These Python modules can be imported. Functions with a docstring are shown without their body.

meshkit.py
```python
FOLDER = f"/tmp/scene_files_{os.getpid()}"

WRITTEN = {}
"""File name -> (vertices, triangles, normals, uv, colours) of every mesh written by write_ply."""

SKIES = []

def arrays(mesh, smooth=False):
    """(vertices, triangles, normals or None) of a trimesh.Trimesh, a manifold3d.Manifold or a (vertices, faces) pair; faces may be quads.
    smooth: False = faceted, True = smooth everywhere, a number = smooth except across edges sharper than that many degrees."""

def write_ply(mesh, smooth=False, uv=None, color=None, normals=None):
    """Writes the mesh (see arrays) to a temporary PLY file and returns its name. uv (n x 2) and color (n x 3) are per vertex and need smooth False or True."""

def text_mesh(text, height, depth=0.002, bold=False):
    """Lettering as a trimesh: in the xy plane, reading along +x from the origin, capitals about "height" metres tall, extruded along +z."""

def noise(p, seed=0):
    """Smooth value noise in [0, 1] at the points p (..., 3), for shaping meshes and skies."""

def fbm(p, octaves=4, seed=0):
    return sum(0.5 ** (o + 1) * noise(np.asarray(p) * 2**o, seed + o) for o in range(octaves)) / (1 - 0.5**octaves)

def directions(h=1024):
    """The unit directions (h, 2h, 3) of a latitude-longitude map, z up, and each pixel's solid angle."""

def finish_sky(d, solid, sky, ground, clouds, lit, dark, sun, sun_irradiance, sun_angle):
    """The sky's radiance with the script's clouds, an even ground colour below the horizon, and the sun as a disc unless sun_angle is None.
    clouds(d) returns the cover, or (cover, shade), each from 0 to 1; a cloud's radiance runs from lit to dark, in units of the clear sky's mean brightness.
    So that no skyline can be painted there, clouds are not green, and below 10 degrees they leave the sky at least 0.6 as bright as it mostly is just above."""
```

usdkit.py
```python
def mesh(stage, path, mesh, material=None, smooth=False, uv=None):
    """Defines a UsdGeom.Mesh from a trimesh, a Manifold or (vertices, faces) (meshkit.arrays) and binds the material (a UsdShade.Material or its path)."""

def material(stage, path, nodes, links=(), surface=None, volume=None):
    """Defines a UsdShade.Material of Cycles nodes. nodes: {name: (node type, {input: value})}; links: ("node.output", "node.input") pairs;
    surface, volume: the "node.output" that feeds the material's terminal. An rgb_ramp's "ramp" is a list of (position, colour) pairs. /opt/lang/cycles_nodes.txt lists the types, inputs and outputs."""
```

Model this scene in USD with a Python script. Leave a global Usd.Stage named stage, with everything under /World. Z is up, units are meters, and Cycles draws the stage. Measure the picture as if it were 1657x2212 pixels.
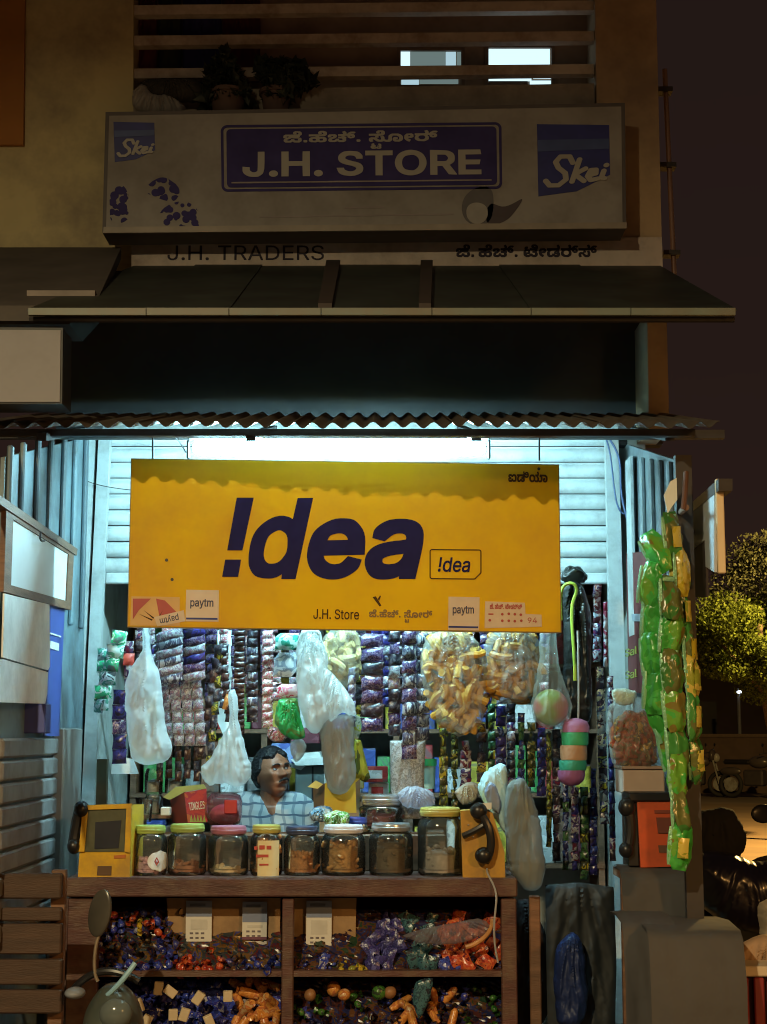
import math, random
import numpy as np, trimesh, manifold3d as m3, usdkit, meshkit, shapely
from shapely.geometry import Polygon, Point, LineString
from scipy.spatial import Delaunay
from pxr import Usd, UsdGeom, UsdLux, Gf, Sdf, UsdShade, Vt
rnd = random.Random(7); nr = np.random.default_rng(7)
stage = Usd.Stage.CreateInMemory()
UsdGeom.SetStageUpAxis(stage, 'Z'); UsdGeom.SetStageMetersPerUnit(stage, 1.0)
UsdGeom.Xform.Define(stage, '/World'); UsdGeom.Scope.Define(stage, '/World/Looks')

# ---------------------------------------------------------------- camera, sky, lamps, exposure
CY, CZ, PITCH, F = -6.5, 1.6, math.radians(8.0), 3400.0
cam = UsdGeom.Camera.Define(stage, '/World/camera')
cam.CreateHorizontalApertureAttr(36.0); cam.CreateFocalLengthAttr(36.0 * F / 1657.0)
cam.CreateClippingRangeAttr(Gf.Vec2f(0.05, 2000.0)); cam.CreateExposureAttr(0.0)
cam.AddTranslateOp().Set(Gf.Vec3d(0, CY, CZ)); cam.AddRotateXOp().Set(90 + math.degrees(PITCH))

usdkit.material(stage, '/World/Looks/night_sky', {
    'sky': ('sky_texture', {'sky_type': 'single_scattering', 'sun_disc': False, 'sun_elevation': -0.25, 'sun_rotation': 2.6}),
    'tc': ('texture_coordinate', {}), 'sep': ('separate_xyz', {}),
    'glow': ('rgb_ramp', {'ramp': [(0.0, (0.012, 0.007, 0.006)), (0.5, (0.33, 0.175, 0.135)), (0.62, (0.26, 0.145, 0.12)), (1.0, (0.16, 0.09, 0.08))]}),
    'mr': ('map_range', {'from_min': -1.0, 'from_max': 1.0, 'to_min': 0.0, 'to_max': 1.0}),
    'add': ('mix', {'mix_type': 'add', 'fac': 1.0}),
    'bg': ('background_shader', {'strength': 0.068})},
    [('tc.generated', 'sep.vector'), ('sep.z', 'mr.value'), ('mr.result', 'glow.fac'), ('glow.color', 'add.color1'), ('sky.color', 'add.color2'), ('add.color', 'bg.color')], surface='bg.background')
dome = UsdLux.DomeLight.Define(stage, '/World/sky')
UsdShade.MaterialBindingAPI.Apply(dome.GetPrim()).Bind(UsdShade.Material.Get(stage, '/World/Looks/night_sky'))
dome.GetPrim().SetCustomDataByKey('kind', 'structure')
TUBE = 290.0                     # radiance of the fluorescent tube over the counter
LAMP_POS, LAMP = (-2.1, -7.5, 4.92), 16000.0     # sodium street lamp across the road, behind the photographer
LAMP2_POS, LAMP2 = (8.0, 15.0, 6.0), 15000.0    # sodium street lamp by the tree
LAMP3_POS, LAMP3 = (4.3, -7.2, 3.6), 850.0      # amber street lamp across the road to the right
def disk_lamp(name, pos, radius, intensity, color, tilt=(0, 0)):
    d = UsdLux.DiskLight.Define(stage, '/World/' + name)
    d.CreateRadiusAttr(radius); d.CreateIntensityAttr(intensity); d.CreateColorAttr(Gf.Vec3f(*color))
    d.AddTranslateOp().Set(Gf.Vec3d(*pos)); d.AddRotateXYZOp().Set(Gf.Vec3f(tilt[0], tilt[1], 0))
disk_lamp('street_lamp_light', LAMP_POS, 0.07, LAMP, (1.0, 0.80, 0.44))
disk_lamp('street_lamp_light_002', LAMP3_POS, 0.25, LAMP3, (1.0, 0.50, 0.14))
disk_lamp('street_lamp_light_001', LAMP2_POS, 0.16, LAMP2, (1.0, 0.62, 0.18))

# ---------------------------------------------------------------- pixel -> point helpers (photo measured at 1657 x 2212)
cp, sp = math.cos(PITCH), math.sin(PITCH)
def ray(u, v):
    a, b = (u - 828.5) / F, (1106 - v) / F
    return np.array([a, cp - b * sp, sp + b * cp])
def W(u, v, y):
    d = ray(u, v); return np.array([0, CY, CZ]) + d * ((y - CY) / d[1])
def WX(u, v, x):
    d = ray(u, v); return np.array([0, CY, CZ]) + d * (x / d[0])
def WZ(u, v, z):
    d = ray(u, v); return np.array([0, CY, CZ]) + d * ((z - CZ) / d[2])
def sc(y): return (y - CY) / F * 1.0

# ---------------------------------------------------------------- materials
MATS = {}
def key(*a): return 'm_' + '_'.join(str(x) for x in a)
def M(name, color=(.5, .5, .5), rough=.55, var=.18, scale=9.0, bump=0.0, bscale=None, metal=0.0, coat=0.0, spec=.5, dirt=None, dirt_scale=3.0, trans=0.0, stretch=None):
    if name in MATS: return MATS[name]
    c = np.array(color)
    n = {'g': ('geometry', {}), 'map': ('mapping', {'scale': stretch or (1, 1, 1)}),
         'n': ('noise_texture', {'scale': scale, 'detail': 5.0, 'roughness': .62}),
         'r': ('rgb_ramp', {'ramp': [(.25, tuple(c * (1 - var))), (.75, tuple(np.minimum(1, c * (1 + var))))]}),
         'p': ('principled_bsdf', {'roughness': rough, 'metallic': metal, 'coat_weight': coat, 'specular_ior_level': spec})}
    l = [('g.position', 'map.vector'), ('map.vector', 'n.vector'), ('n.fac', 'r.fac')]
    last = 'r.color'
    if dirt is not None:
        n['dn'] = ('noise_texture', {'scale': dirt_scale, 'detail': 7.0, 'roughness': .68})
        n['dr'] = ('rgb_ramp', {'ramp': [(.44, (0, 0, 0)), (.68, (1, 1, 1))]})
        n['dm'] = ('mix', {'mix_type': 'mix', 'color2': dirt})
        l += [('g.position', 'dn.vector'), ('dn.fac', 'dr.fac'), ('dr.color', 'dm.fac'), ('r.color', 'dm.color1')]; last = 'dm.color'
    l.append((last, 'p.base_color'))
    if bump:
        n['bn'] = ('noise_texture', {'scale': bscale or scale * 4, 'detail': 4.0}); n['b'] = ('bump', {'strength': bump, 'distance': .01})
        l += [('map.vector', 'bn.vector'), ('bn.fac', 'b.height'), ('b.normal', 'p.normal')]
    out = 'p.BSDF'
    if trans:
        n['t'] = ('translucent_bsdf', {}); n['mx'] = ('mix_closure', {'fac': trans})
        l += [(last, 't.color'), ('p.BSDF', 'mx.closure1'), ('t.BSDF', 'mx.closure2')]; out = 'mx.closure'
    MATS[name] = usdkit.material(stage, '/World/Looks/' + name, n, l, surface=out); return MATS[name]
def PRINT(name, cols, scale=22.0, rough=.28, trans=0.12, stretch=(1, 1, 1), bump=.25):
    """printed foil: sharp patches of a few colours"""
    if name in MATS: return MATS[name]
    k = len(cols); stops = [(i / k, cols[i]) for i in range(k)]
    n = {'g': ('geometry', {}), 'map': ('mapping', {'scale': stretch}), 'n': ('noise_texture', {'scale': scale, 'detail': 2.5, 'roughness': .55, 'distortion': .6}),
         'mr': ('map_range', {'from_min': .30, 'from_max': .70, 'to_min': 0.0, 'to_max': .999, 'clamp': True}),
         'r': ('rgb_ramp', {'ramp': stops, 'interpolate': False}),
         'bn': ('noise_texture', {'scale': scale * 2.2, 'detail': 2.0}), 'b': ('bump', {'strength': bump, 'distance': .006}),
         'p': ('principled_bsdf', {'roughness': rough, 'specular_ior_level': .6}), 't': ('translucent_bsdf', {}), 'mx': ('mix_closure', {'fac': trans})}
    l = [('g.position', 'map.vector'), ('map.vector', 'n.vector'), ('n.fac', 'mr.value'), ('mr.result', 'r.fac'), ('r.color', 'p.base_color'), ('r.color', 't.color'),
         ('g.position', 'bn.vector'), ('bn.fac', 'b.height'), ('b.normal', 'p.normal'), ('p.BSDF', 'mx.closure1'), ('t.BSDF', 'mx.closure2')]
    MATS[name] = usdkit.material(stage, '/World/Looks/' + name, n, l, surface='mx.closure'); return MATS[name]
def FILM(name, color=(.75, .78, .78), clear=.35, rough=.25, trans=.45, wr=14.0, edge=.25):
    """thin plastic film: partly clear, partly milky, with sheen"""
    if name in MATS: return MATS[name]
    n = {'g': ('geometry', {}), 'map': ('mapping', {'scale': (1.5, 1.5, .22)}), 'n': ('noise_texture', {'scale': wr, 'detail': 3.0, 'roughness': .45, 'distortion': .5}), 'b': ('bump', {'strength': .38, 'distance': .02}),
         'p': ('principled_bsdf', {'base_color': color, 'roughness': rough, 'specular_ior_level': .7}), 't': ('translucent_bsdf', {'color': color}), 'm1': ('mix_closure', {'fac': trans}),
         'tr': ('transparent_bsdf', {'color': (.96, .98, .98)}), 'lw': ('layer_weight', {'blend': .35}),
         'mr': ('map_range', {'from_min': 0.0, 'from_max': 1.0, 'to_min': clear, 'to_max': clear * edge}), 'm2': ('mix_closure', {})}
    l = [('g.position', 'map.vector'), ('map.vector', 'n.vector'), ('n.fac', 'b.height'), ('b.normal', 'p.normal'), ('p.BSDF', 'm1.closure1'), ('t.BSDF', 'm1.closure2'),
         ('lw.facing', 'mr.value'), ('mr.result', 'm2.fac'), ('m1.closure', 'm2.closure1'), ('tr.BSDF', 'm2.closure2')]
    MATS[name] = usdkit.material(stage, '/World/Looks/' + name, n, l, surface='m2.closure'); return MATS[name]
def CLEAR(name, tint=(.93, .96, .95), milky=.08, color=(.7, .75, .75)):
    if name in MATS: return MATS[name]
    n = {'tr': ('transparent_bsdf', {'color': tint}), 'gl': ('glossy_bsdf', {'color': (.9, .95, .95), 'roughness': .08}), 'df': ('diffuse_bsdf', {'color': color}), 'fr': ('fresnel', {'IOR': 1.5}),
         'm0': ('mix_closure', {'fac': milky}), 'm1': ('mix_closure', {})}
    MATS[name] = usdkit.material(stage, '/World/Looks/' + name, n, [('tr.BSDF', 'm0.closure1'), ('df.BSDF', 'm0.closure2'), ('fr.fac', 'm1.fac'), ('m0.closure', 'm1.closure1'), ('gl.BSDF', 'm1.closure2')], surface='m1.closure'); return MATS[name]
def EMIT(name, color, strength):
    if name in MATS: return MATS[name]
    MATS[name] = usdkit.material(stage, '/World/Looks/' + name, {'e': ('emission', {'color': color, 'strength': strength})}, [], surface='e.emission'); return MATS[name]

# ---------------------------------------------------------------- object helpers
USED = {}
def numbered(parent, name):
    k = (parent, name); n = USED.get(k, 0); USED[k] = n + 1
    return f'{parent}/{name}' + (f'_{n:03d}' if n else '')
def cat_mesh(m):
    if isinstance(m, (list, tuple)) and not isinstance(m[0], np.ndarray):
        return trimesh.util.concatenate([tm(x) for x in m])
    return tm(m)
def tm(m):
    if hasattr(m, 'to_mesh'):
        q = m.to_mesh(); return trimesh.Trimesh(np.array(q.vert_properties[:, :3], float), np.array(q.tri_verts), process=False)
    return m
class Thing:
    """an Xform at the thing's base; parts are given in world coordinates"""
    def __init__(s, name, label, cat=None, group=None, kind=None):
        s.path = numbered('/World', name); s.parts = []; s.label, s.cat, s.group, s.kind = label, cat, group, kind
    def part(s, name, mesh, mat, smooth=30, label=None, under=None, kind=None):
        p = numbered(under or s.path, name); s.parts.append((p, cat_mesh(mesh), mat, smooth, label, kind)); return p
    def done(s, base=None):
        lo = np.min([p[1].bounds[0] for p in s.parts], 0); hi = np.max([p[1].bounds[1] for p in s.parts], 0)
        s.base = np.array([(lo[0] + hi[0]) / 2, (lo[1] + hi[1]) / 2, lo[2]]) if base is None else np.array(base, float)
        x = UsdGeom.Xform.Define(stage, s.path); x.AddTranslateOp().Set(Gf.Vec3d(*map(float, s.base))); tag(x.GetPrim(), s.label, s.cat, s.group, s.kind)
        for p, m, mat, sm, lb, kd in s.parts:
            m = m.copy(); m.vertices = m.vertices - s.base
            g = usdkit.mesh(stage, p, m, mat, 32 if m.metadata.get('soft') else sm)
            if lb: g.GetPrim().SetCustomDataByKey('label', lb)
            if kd: g.GetPrim().SetCustomDataByKey('kind', kd)
        return s
def tag(prim, label=None, cat=None, group=None, kind=None):
    for k, v in (('label', label), ('category', cat), ('group', group), ('kind', kind)):
        if v: prim.SetCustomDataByKey(k, v)
def one(name, mesh, mat, label, cat=None, group=None, kind=None, smooth=30):
    m = cat_mesh(mesh).copy(); lo, hi = m.bounds; b = np.array([(lo[0] + hi[0]) / 2, (lo[1] + hi[1]) / 2, lo[2]])
    m.vertices = m.vertices - b; p = numbered('/World', name)
    g = usdkit.mesh(stage, p, m, mat, 32 if m.metadata.get('soft') else smooth); UsdGeom.Xformable(g).AddTranslateOp().Set(Gf.Vec3d(*map(float, b))); tag(g.GetPrim(), label, cat, group, kind); return p
def copy_of(src, name, matrix, label, cat, group=None):
    p = numbered('/World', name); x = UsdGeom.Xform.Define(stage, p)
    x.GetPrim().GetReferences().AddInternalReference(src); x.GetPrim().SetInstanceable(True)
    x.ClearXformOpOrder(); x.AddTransformOp().Set(Gf.Matrix4d(*[[float(v) for v in r] for r in np.asarray(matrix).T])); tag(x.GetPrim(), label, cat, group); return p

# ---------------------------------------------------------------- mesh helpers
def bx(x0, y0, z0, x1, y1, z1, b=0.0):
    x0, x1 = sorted((x0, x1)); y0, y1 = sorted((y0, y1)); z0, z1 = sorted((z0, z1))
    if not b:
        m = trimesh.creation.box((x1 - x0, y1 - y0, z1 - z0)); m.apply_translation(((x0 + x1) / 2, (y0 + y1) / 2, (z0 + z1) / 2)); return m
    b = min(b, (x1 - x0) / 2.1, (y1 - y0) / 2.1, (z1 - z0) / 2.1)
    pts = [(x + i * b * a[0], y + j * b * a[1], z + k * b * a[2]) for x, i in ((x0, 1), (x1, -1)) for y, j in ((y0, 1), (y1, -1)) for z, k in ((z0, 1), (z1, -1)) for a in ((0, 1, 1), (1, 0, 1), (1, 1, 0))]
    return trimesh.convex.convex_hull(np.array(pts))
def R(u0, v0, u1, v1, y, d=.02, b=0.0):
    """box whose front face covers a rectangle of the photo at depth y"""
    um, vm = (u0 + u1) / 2, (v0 + v1) / 2
    return bx(W(u0, vm, y)[0], y, W(um, v1, y)[2], W(u1, vm, y)[0], y + d, W(um, v0, y)[2], b)
def extr(poly_xz, y, d):
    """shapely polygon in (x, z) -> solid with its front at y and its back at y + d"""
    ms = []
    for g in getattr(poly_xz, 'geoms', [poly_xz]):
        if g.is_empty or g.area < 1e-8: continue
        m = trimesh.creation.extrude_polygon(g, d, engine='earcut')
        v = m.vertices.copy(); m.vertices = np.stack([v[:, 0], y + d - v[:, 2], v[:, 1]], 1); ms.append(m)
    return trimesh.util.concatenate(ms)
def xz(pts, y): return Polygon([(lambda p: (p[0], p[2]))(W(u, v, y)) for u, v in pts])
def P(pts, y, d=.02): return extr(xz(pts, y).buffer(0), y, d)
def tube(pts, r, n=8, taper=None):
    p = np.asarray(pts, float)
    if len(p) > 2:   # smooth the path
        t = np.linspace(0, 1, len(p)); q = np.linspace(0, 1, max(len(p) * 4, 8))
        from scipy.interpolate import CubicSpline
        p = CubicSpline(t, p)(q)
    rr = np.full(len(p), r) if taper is None else np.linspace(r, taper, len(p))
    t = np.gradient(p, axis=0); t /= np.linalg.norm(t, axis=1, keepdims=True) + 1e-12
    ref = np.array([0, 0, 1.0]) if abs(t[:, 2]).max() < .9 else np.array([.37, .93, .05])
    a = np.cross(t, ref); a /= np.linalg.norm(a, axis=1, keepdims=True) + 1e-12; b = np.cross(t, a)
    an = np.arange(n) * 2 * np.pi / n
    v = (p[:, None] + rr[:, None, None] * (np.cos(an)[None, :, None] * a[:, None] + np.sin(an)[None, :, None] * b[:, None])).reshape(-1, 3)
    f = []
    for i in range(len(p) - 1):
        for j in range(n):
            k = (j + 1) % n; f += [(i * n + j, i * n + k, (i + 1) * n + k), (i * n + j, (i + 1) * n + k, (i + 1) * n + j)]
    v = np.vstack([v, p[0], p[-1]]); c0, c1 = len(v) - 2, len(v) - 1; L = (len(p) - 1) * n
    for j in range(n):
        k = (j + 1) % n; f += [(c0, k, j), (c1, L + j, L + k)]
    m = trimesh.Trimesh(v, f, process=False); m.fix_normals(); return m
def cyl(a, b, r, n=20):
    return tube([a, b], r, n)
def lathe(prof, c, n=28):
    m = trimesh.creation.revolve(np.array(prof, float), sections=n); m.apply_translation(c); return m
def ell(c, r, sub=2):
    m = trimesh.creation.icosphere(sub); m.vertices = m.vertices * np.array(r) + np.array(c); return m
def wob(m, amp, freq, seed=0):
    v = m.vertices; n = np.stack([meshkit.fbm(v * freq + 17.3 * k, 3, seed + k) - .5 for k in range(3)], 1); m.vertices = v + n * amp; return m
def smooth_path(pts, k=6):
    from scipy.interpolate import CubicSpline
    p = np.array(pts + [pts[0]], float); d = np.r_[0, np.cumsum(np.linalg.norm(np.diff(p, axis=0), axis=1))]
    cs = CubicSpline(d, p, bc_type='periodic'); return cs(np.linspace(0, d[-1], len(pts) * k + 1)[:-1])
def puff(pts, y, T=.04, step=None, back=.6, wrinkle=.35, wf=9.0, seed=0, rounded=True, edge=.8, lean=0.0, gather=1.0):
    """an inflated, creased shape with the given outline (photo pixels at depth y) and real thickness 2T"""
    q = smooth_path([tuple(map(float, p)) for p in pts]) if rounded else np.array(pts, float)
    if rounded: q = .55 * q + .45 * np.array([np.array(pts[i], float) * (1 - j / 6) + np.array(pts[(i + 1) % len(pts)], float) * (j / 6) for i in range(len(pts)) for j in range(6)]); jr = np.random.default_rng(77 + seed); q = q + jr.normal(0, 1.0, q.shape) * min(1.0, .012 * np.ptp(q[:, 0]))
    poly = xz([tuple(p) for p in q], y).buffer(0)
    if poly.geom_type != 'Polygon': poly = max(poly.geoms, key=lambda g: g.area)
    x0, z0, x1, z1 = poly.bounds; step = step or max(.0045, math.sqrt(poly.area) / 38)
    bl = poly.exterior; nb = max(16, int(bl.length / step)); bp = np.array([bl.interpolate(i / nb, normalized=True).coords[0] for i in range(nb)])
    gx, gz = np.meshgrid(np.arange(x0, x1, step), np.arange(z0, z1, step * .87)); gx[1::2] += step / 2
    g = np.stack([gx.ravel(), gz.ravel()], 1); pt = shapely.points(g); dist = shapely.distance(pt, bl); keep = shapely.contains(poly, pt) & (dist > step * .45)
    g, dist = g[keep], dist[keep]
    allp = np.vstack([bp, g]); dd = np.r_[np.zeros(nb), dist]
    tri = Delaunay(allp).simplices; cen = allp[tri].mean(1); tri = tri[shapely.contains(poly, shapely.points(cen))]
    w = max(dd.max() * edge, 1e-6); h = np.sqrt(np.clip(1 - (1 - np.minimum(dd / w, 1)) ** 2, 0, 1))
    p3 = np.stack([allp[:, 0] * wf, np.zeros(len(allp)) + seed * 3.7, allp[:, 1] * wf * .55], 1)
    n = 1 - 2 * np.abs(meshkit.fbm(p3 * 2.2, 4, seed) - .5); n2 = meshkit.fbm(p3 * 4.1 + 5, 3, seed + 9)
    kx, kz = allp[:, 0] - (x0 + x1) / 2, z1 + .25 * (z1 - z0) - allp[:, 1]; th = np.arctan2(kx, kz)
    rr = np.hypot(kx, kz) / max(x1 - x0, z1 - z0); q3 = np.stack([th * 10, rr * 1.5, np.full(len(allp), seed * 1.7)], 1)
    r1 = 1 - 2 * np.abs(meshkit.fbm(q3, 3, seed + 5) - .5); q4 = np.stack([th * 22 + rr * 3, rr * 5.0, np.full(len(allp), seed * .7)], 1); r2 = 1 - 2 * np.abs(meshkit.noise(q4, seed + 8) - .5)
    cr = np.zeros(len(allp)); rs_ = np.random.default_rng(1000 + seed); wx = allp[:, 0] + .03 * (n2 - .5); wz = allp[:, 1] + .03 * (n - .8)
    for kk in range(9):      # sharp straight creases, steeper ones more often
        a_ = rs_.normal(0, .42); f_ = (1 / .15) * 1.33 ** kk; ph = rs_.random(); s_ = (wx * math.cos(a_) + wz * math.sin(a_)) * f_ + ph; cr += (np.abs((s_ % 1) - .5) * 2 - .5) * 1.42 ** -kk
    hf = T * h * (1 + wrinkle * (1.7 * gather * (r1 - .78) + .38 * cr + .3 * gather * (r2 - .5) + .25 * (n - .8)))
    off = lean * (allp[:, 1] - z1)
    vf = np.stack([allp[:, 0], y - hf + off, allp[:, 1]], 1); vb = np.stack([allp[:, 0], y + T * back * h + off, allp[:, 1]], 1)
    N = len(allp); idx = np.arange(N); bidx = np.where(idx < nb, idx, idx + N)
    a, b, c = tri.T; s = np.cross(allp[b] - allp[a], allp[c] - allp[a]) if False else (allp[b][:, 0] - allp[a][:, 0]) * (allp[c][:, 1] - allp[a][:, 1]) - (allp[b][:, 1] - allp[a][:, 1]) * (allp[c][:, 0] - allp[a][:, 0])
    tri[s < 0] = tri[s < 0][:, [0, 2, 1]]
    m = trimesh.Trimesh(np.vstack([vf, vb]), np.vstack([tri, bidx[tri][:, [0, 2, 1]]]), process=False); m.remove_unreferenced_vertices(); m.metadata['soft'] = True; return m
def packet(c, w, h, T, rz=0.0, tilt=0.0, yaw=0.0, n=5, puffy=1.0):
    """one sealed pillow packet: flat crimped ends, swollen middle"""
    s = np.linspace(-1, 1, n); X, Z = np.meshgrid(s, s); prof = (1 - np.abs(X) ** 2.5) * (1 - np.abs(Z) ** 4)
    prof[0] = prof[-1] = 0; prof[:, 0] = prof[:, -1] = 0
    narrow = (1 - .10 * (1 - np.abs(Z) ** 2) * puffy) if puffy >= 0 else (1 + .34 * puffy * np.abs(Z) ** 2.2)
    f = np.stack([X * w / 2 * narrow, -T * prof * (1 + .25 * np.sin(X * 5 + c[2] * 90)), Z * h / 2], -1).reshape(-1, 3); k = f.copy(); k[:, 1] = T * .8 * prof.ravel()
    N = n * n; q = []
    for i in range(n - 1):
        for j in range(n - 1):
            a, b, cc, d = i * n + j, i * n + j + 1, (i + 1) * n + j + 1, (i + 1) * n + j
            q += [(a, b, cc), (a, cc, d), (N + a, N + cc, N + b), (N + a, N + d, N + cc)]
    m = trimesh.Trimesh(np.vstack([f, k]), q, process=False)
    m.apply_transform(trimesh.transformations.euler_matrix(tilt, rz, yaw, 'sxyz')); m.apply_translation(c); return m
def text_poly(t, bold=False):
    m = meshkit.text_mesh(t, 1.0, .01, bold=bold); v, f = m.vertices, m.faces
    up = m.face_normals[:, 2] > .9; return shapely.union_all([Polygon(v[q][:, :2]) for q in f[up]]).buffer(.002)
def soften(poly):
    def ring(c):
        p = np.array(c)[:-1]
        for _ in range(2):
            a, b_ = np.roll(p, 1, 0), np.roll(p, -1, 0); d1, d2 = p - a, b_ - p
            ang = np.abs((np.arctan2(d2[:, 1], d2[:, 0]) - np.arctan2(d1[:, 1], d1[:, 0]) + np.pi) % (2 * np.pi) - np.pi); q = []
            for i in range(len(p)):
                if ang[i] > .95: q.append(p[i])
                else: q += [p[i] - d1[i] * .25, p[i] + d2[i] * .25]
            p = np.array(q)
        return p
    return shapely.union_all([Polygon(ring(g.exterior.coords), [ring(h.coords) for h in g.interiors]).buffer(0) for g in getattr(poly, 'geoms', [poly])])
def fit(poly, u0, v0, u1, v1, y, roll=0.0, skew=0.0, fat=0.0):
    """scale lettering into a rectangle of the photo at depth y"""
    from shapely import affinity
    if fat > .04: poly = soften(poly.simplify(.022)).buffer(fat, join_style='mitre', mitre_limit=1.6)
    elif fat: poly = poly.buffer(fat)
    if skew: poly = affinity.affine_transform(poly, [1, skew, 0, 1, 0, 0])
    a, b, c, d = poly.bounds; um, vm = (u0 + u1) / 2, (v0 + v1) / 2
    X0, X1 = W(u0, vm, y)[0], W(u1, vm, y)[0]; Z0, Z1 = W(um, v1, y)[2], W(um, v0, y)[2]
    sx, sz = (X1 - X0) / (c - a), (Z1 - Z0) / (d - b)
    poly = affinity.affine_transform(poly, [sx, 0, 0, sz, X0 - a * sx, Z0 - b * sz])
    if roll: poly = affinity.rotate(poly, math.degrees(roll), origin=((X0 + X1) / 2, (Z0 + Z1) / 2))
    return poly
def letters(t, u0, v0, u1, v1, y, d=.0025, roll=0.0, skew=0.0, fat=0.0, bold=False):
    p = t if not isinstance(t, str) else text_poly(t, bold)
    return extr(fit(p, u0, v0, u1, v1, y, roll, skew, fat), y - d, d)
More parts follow.
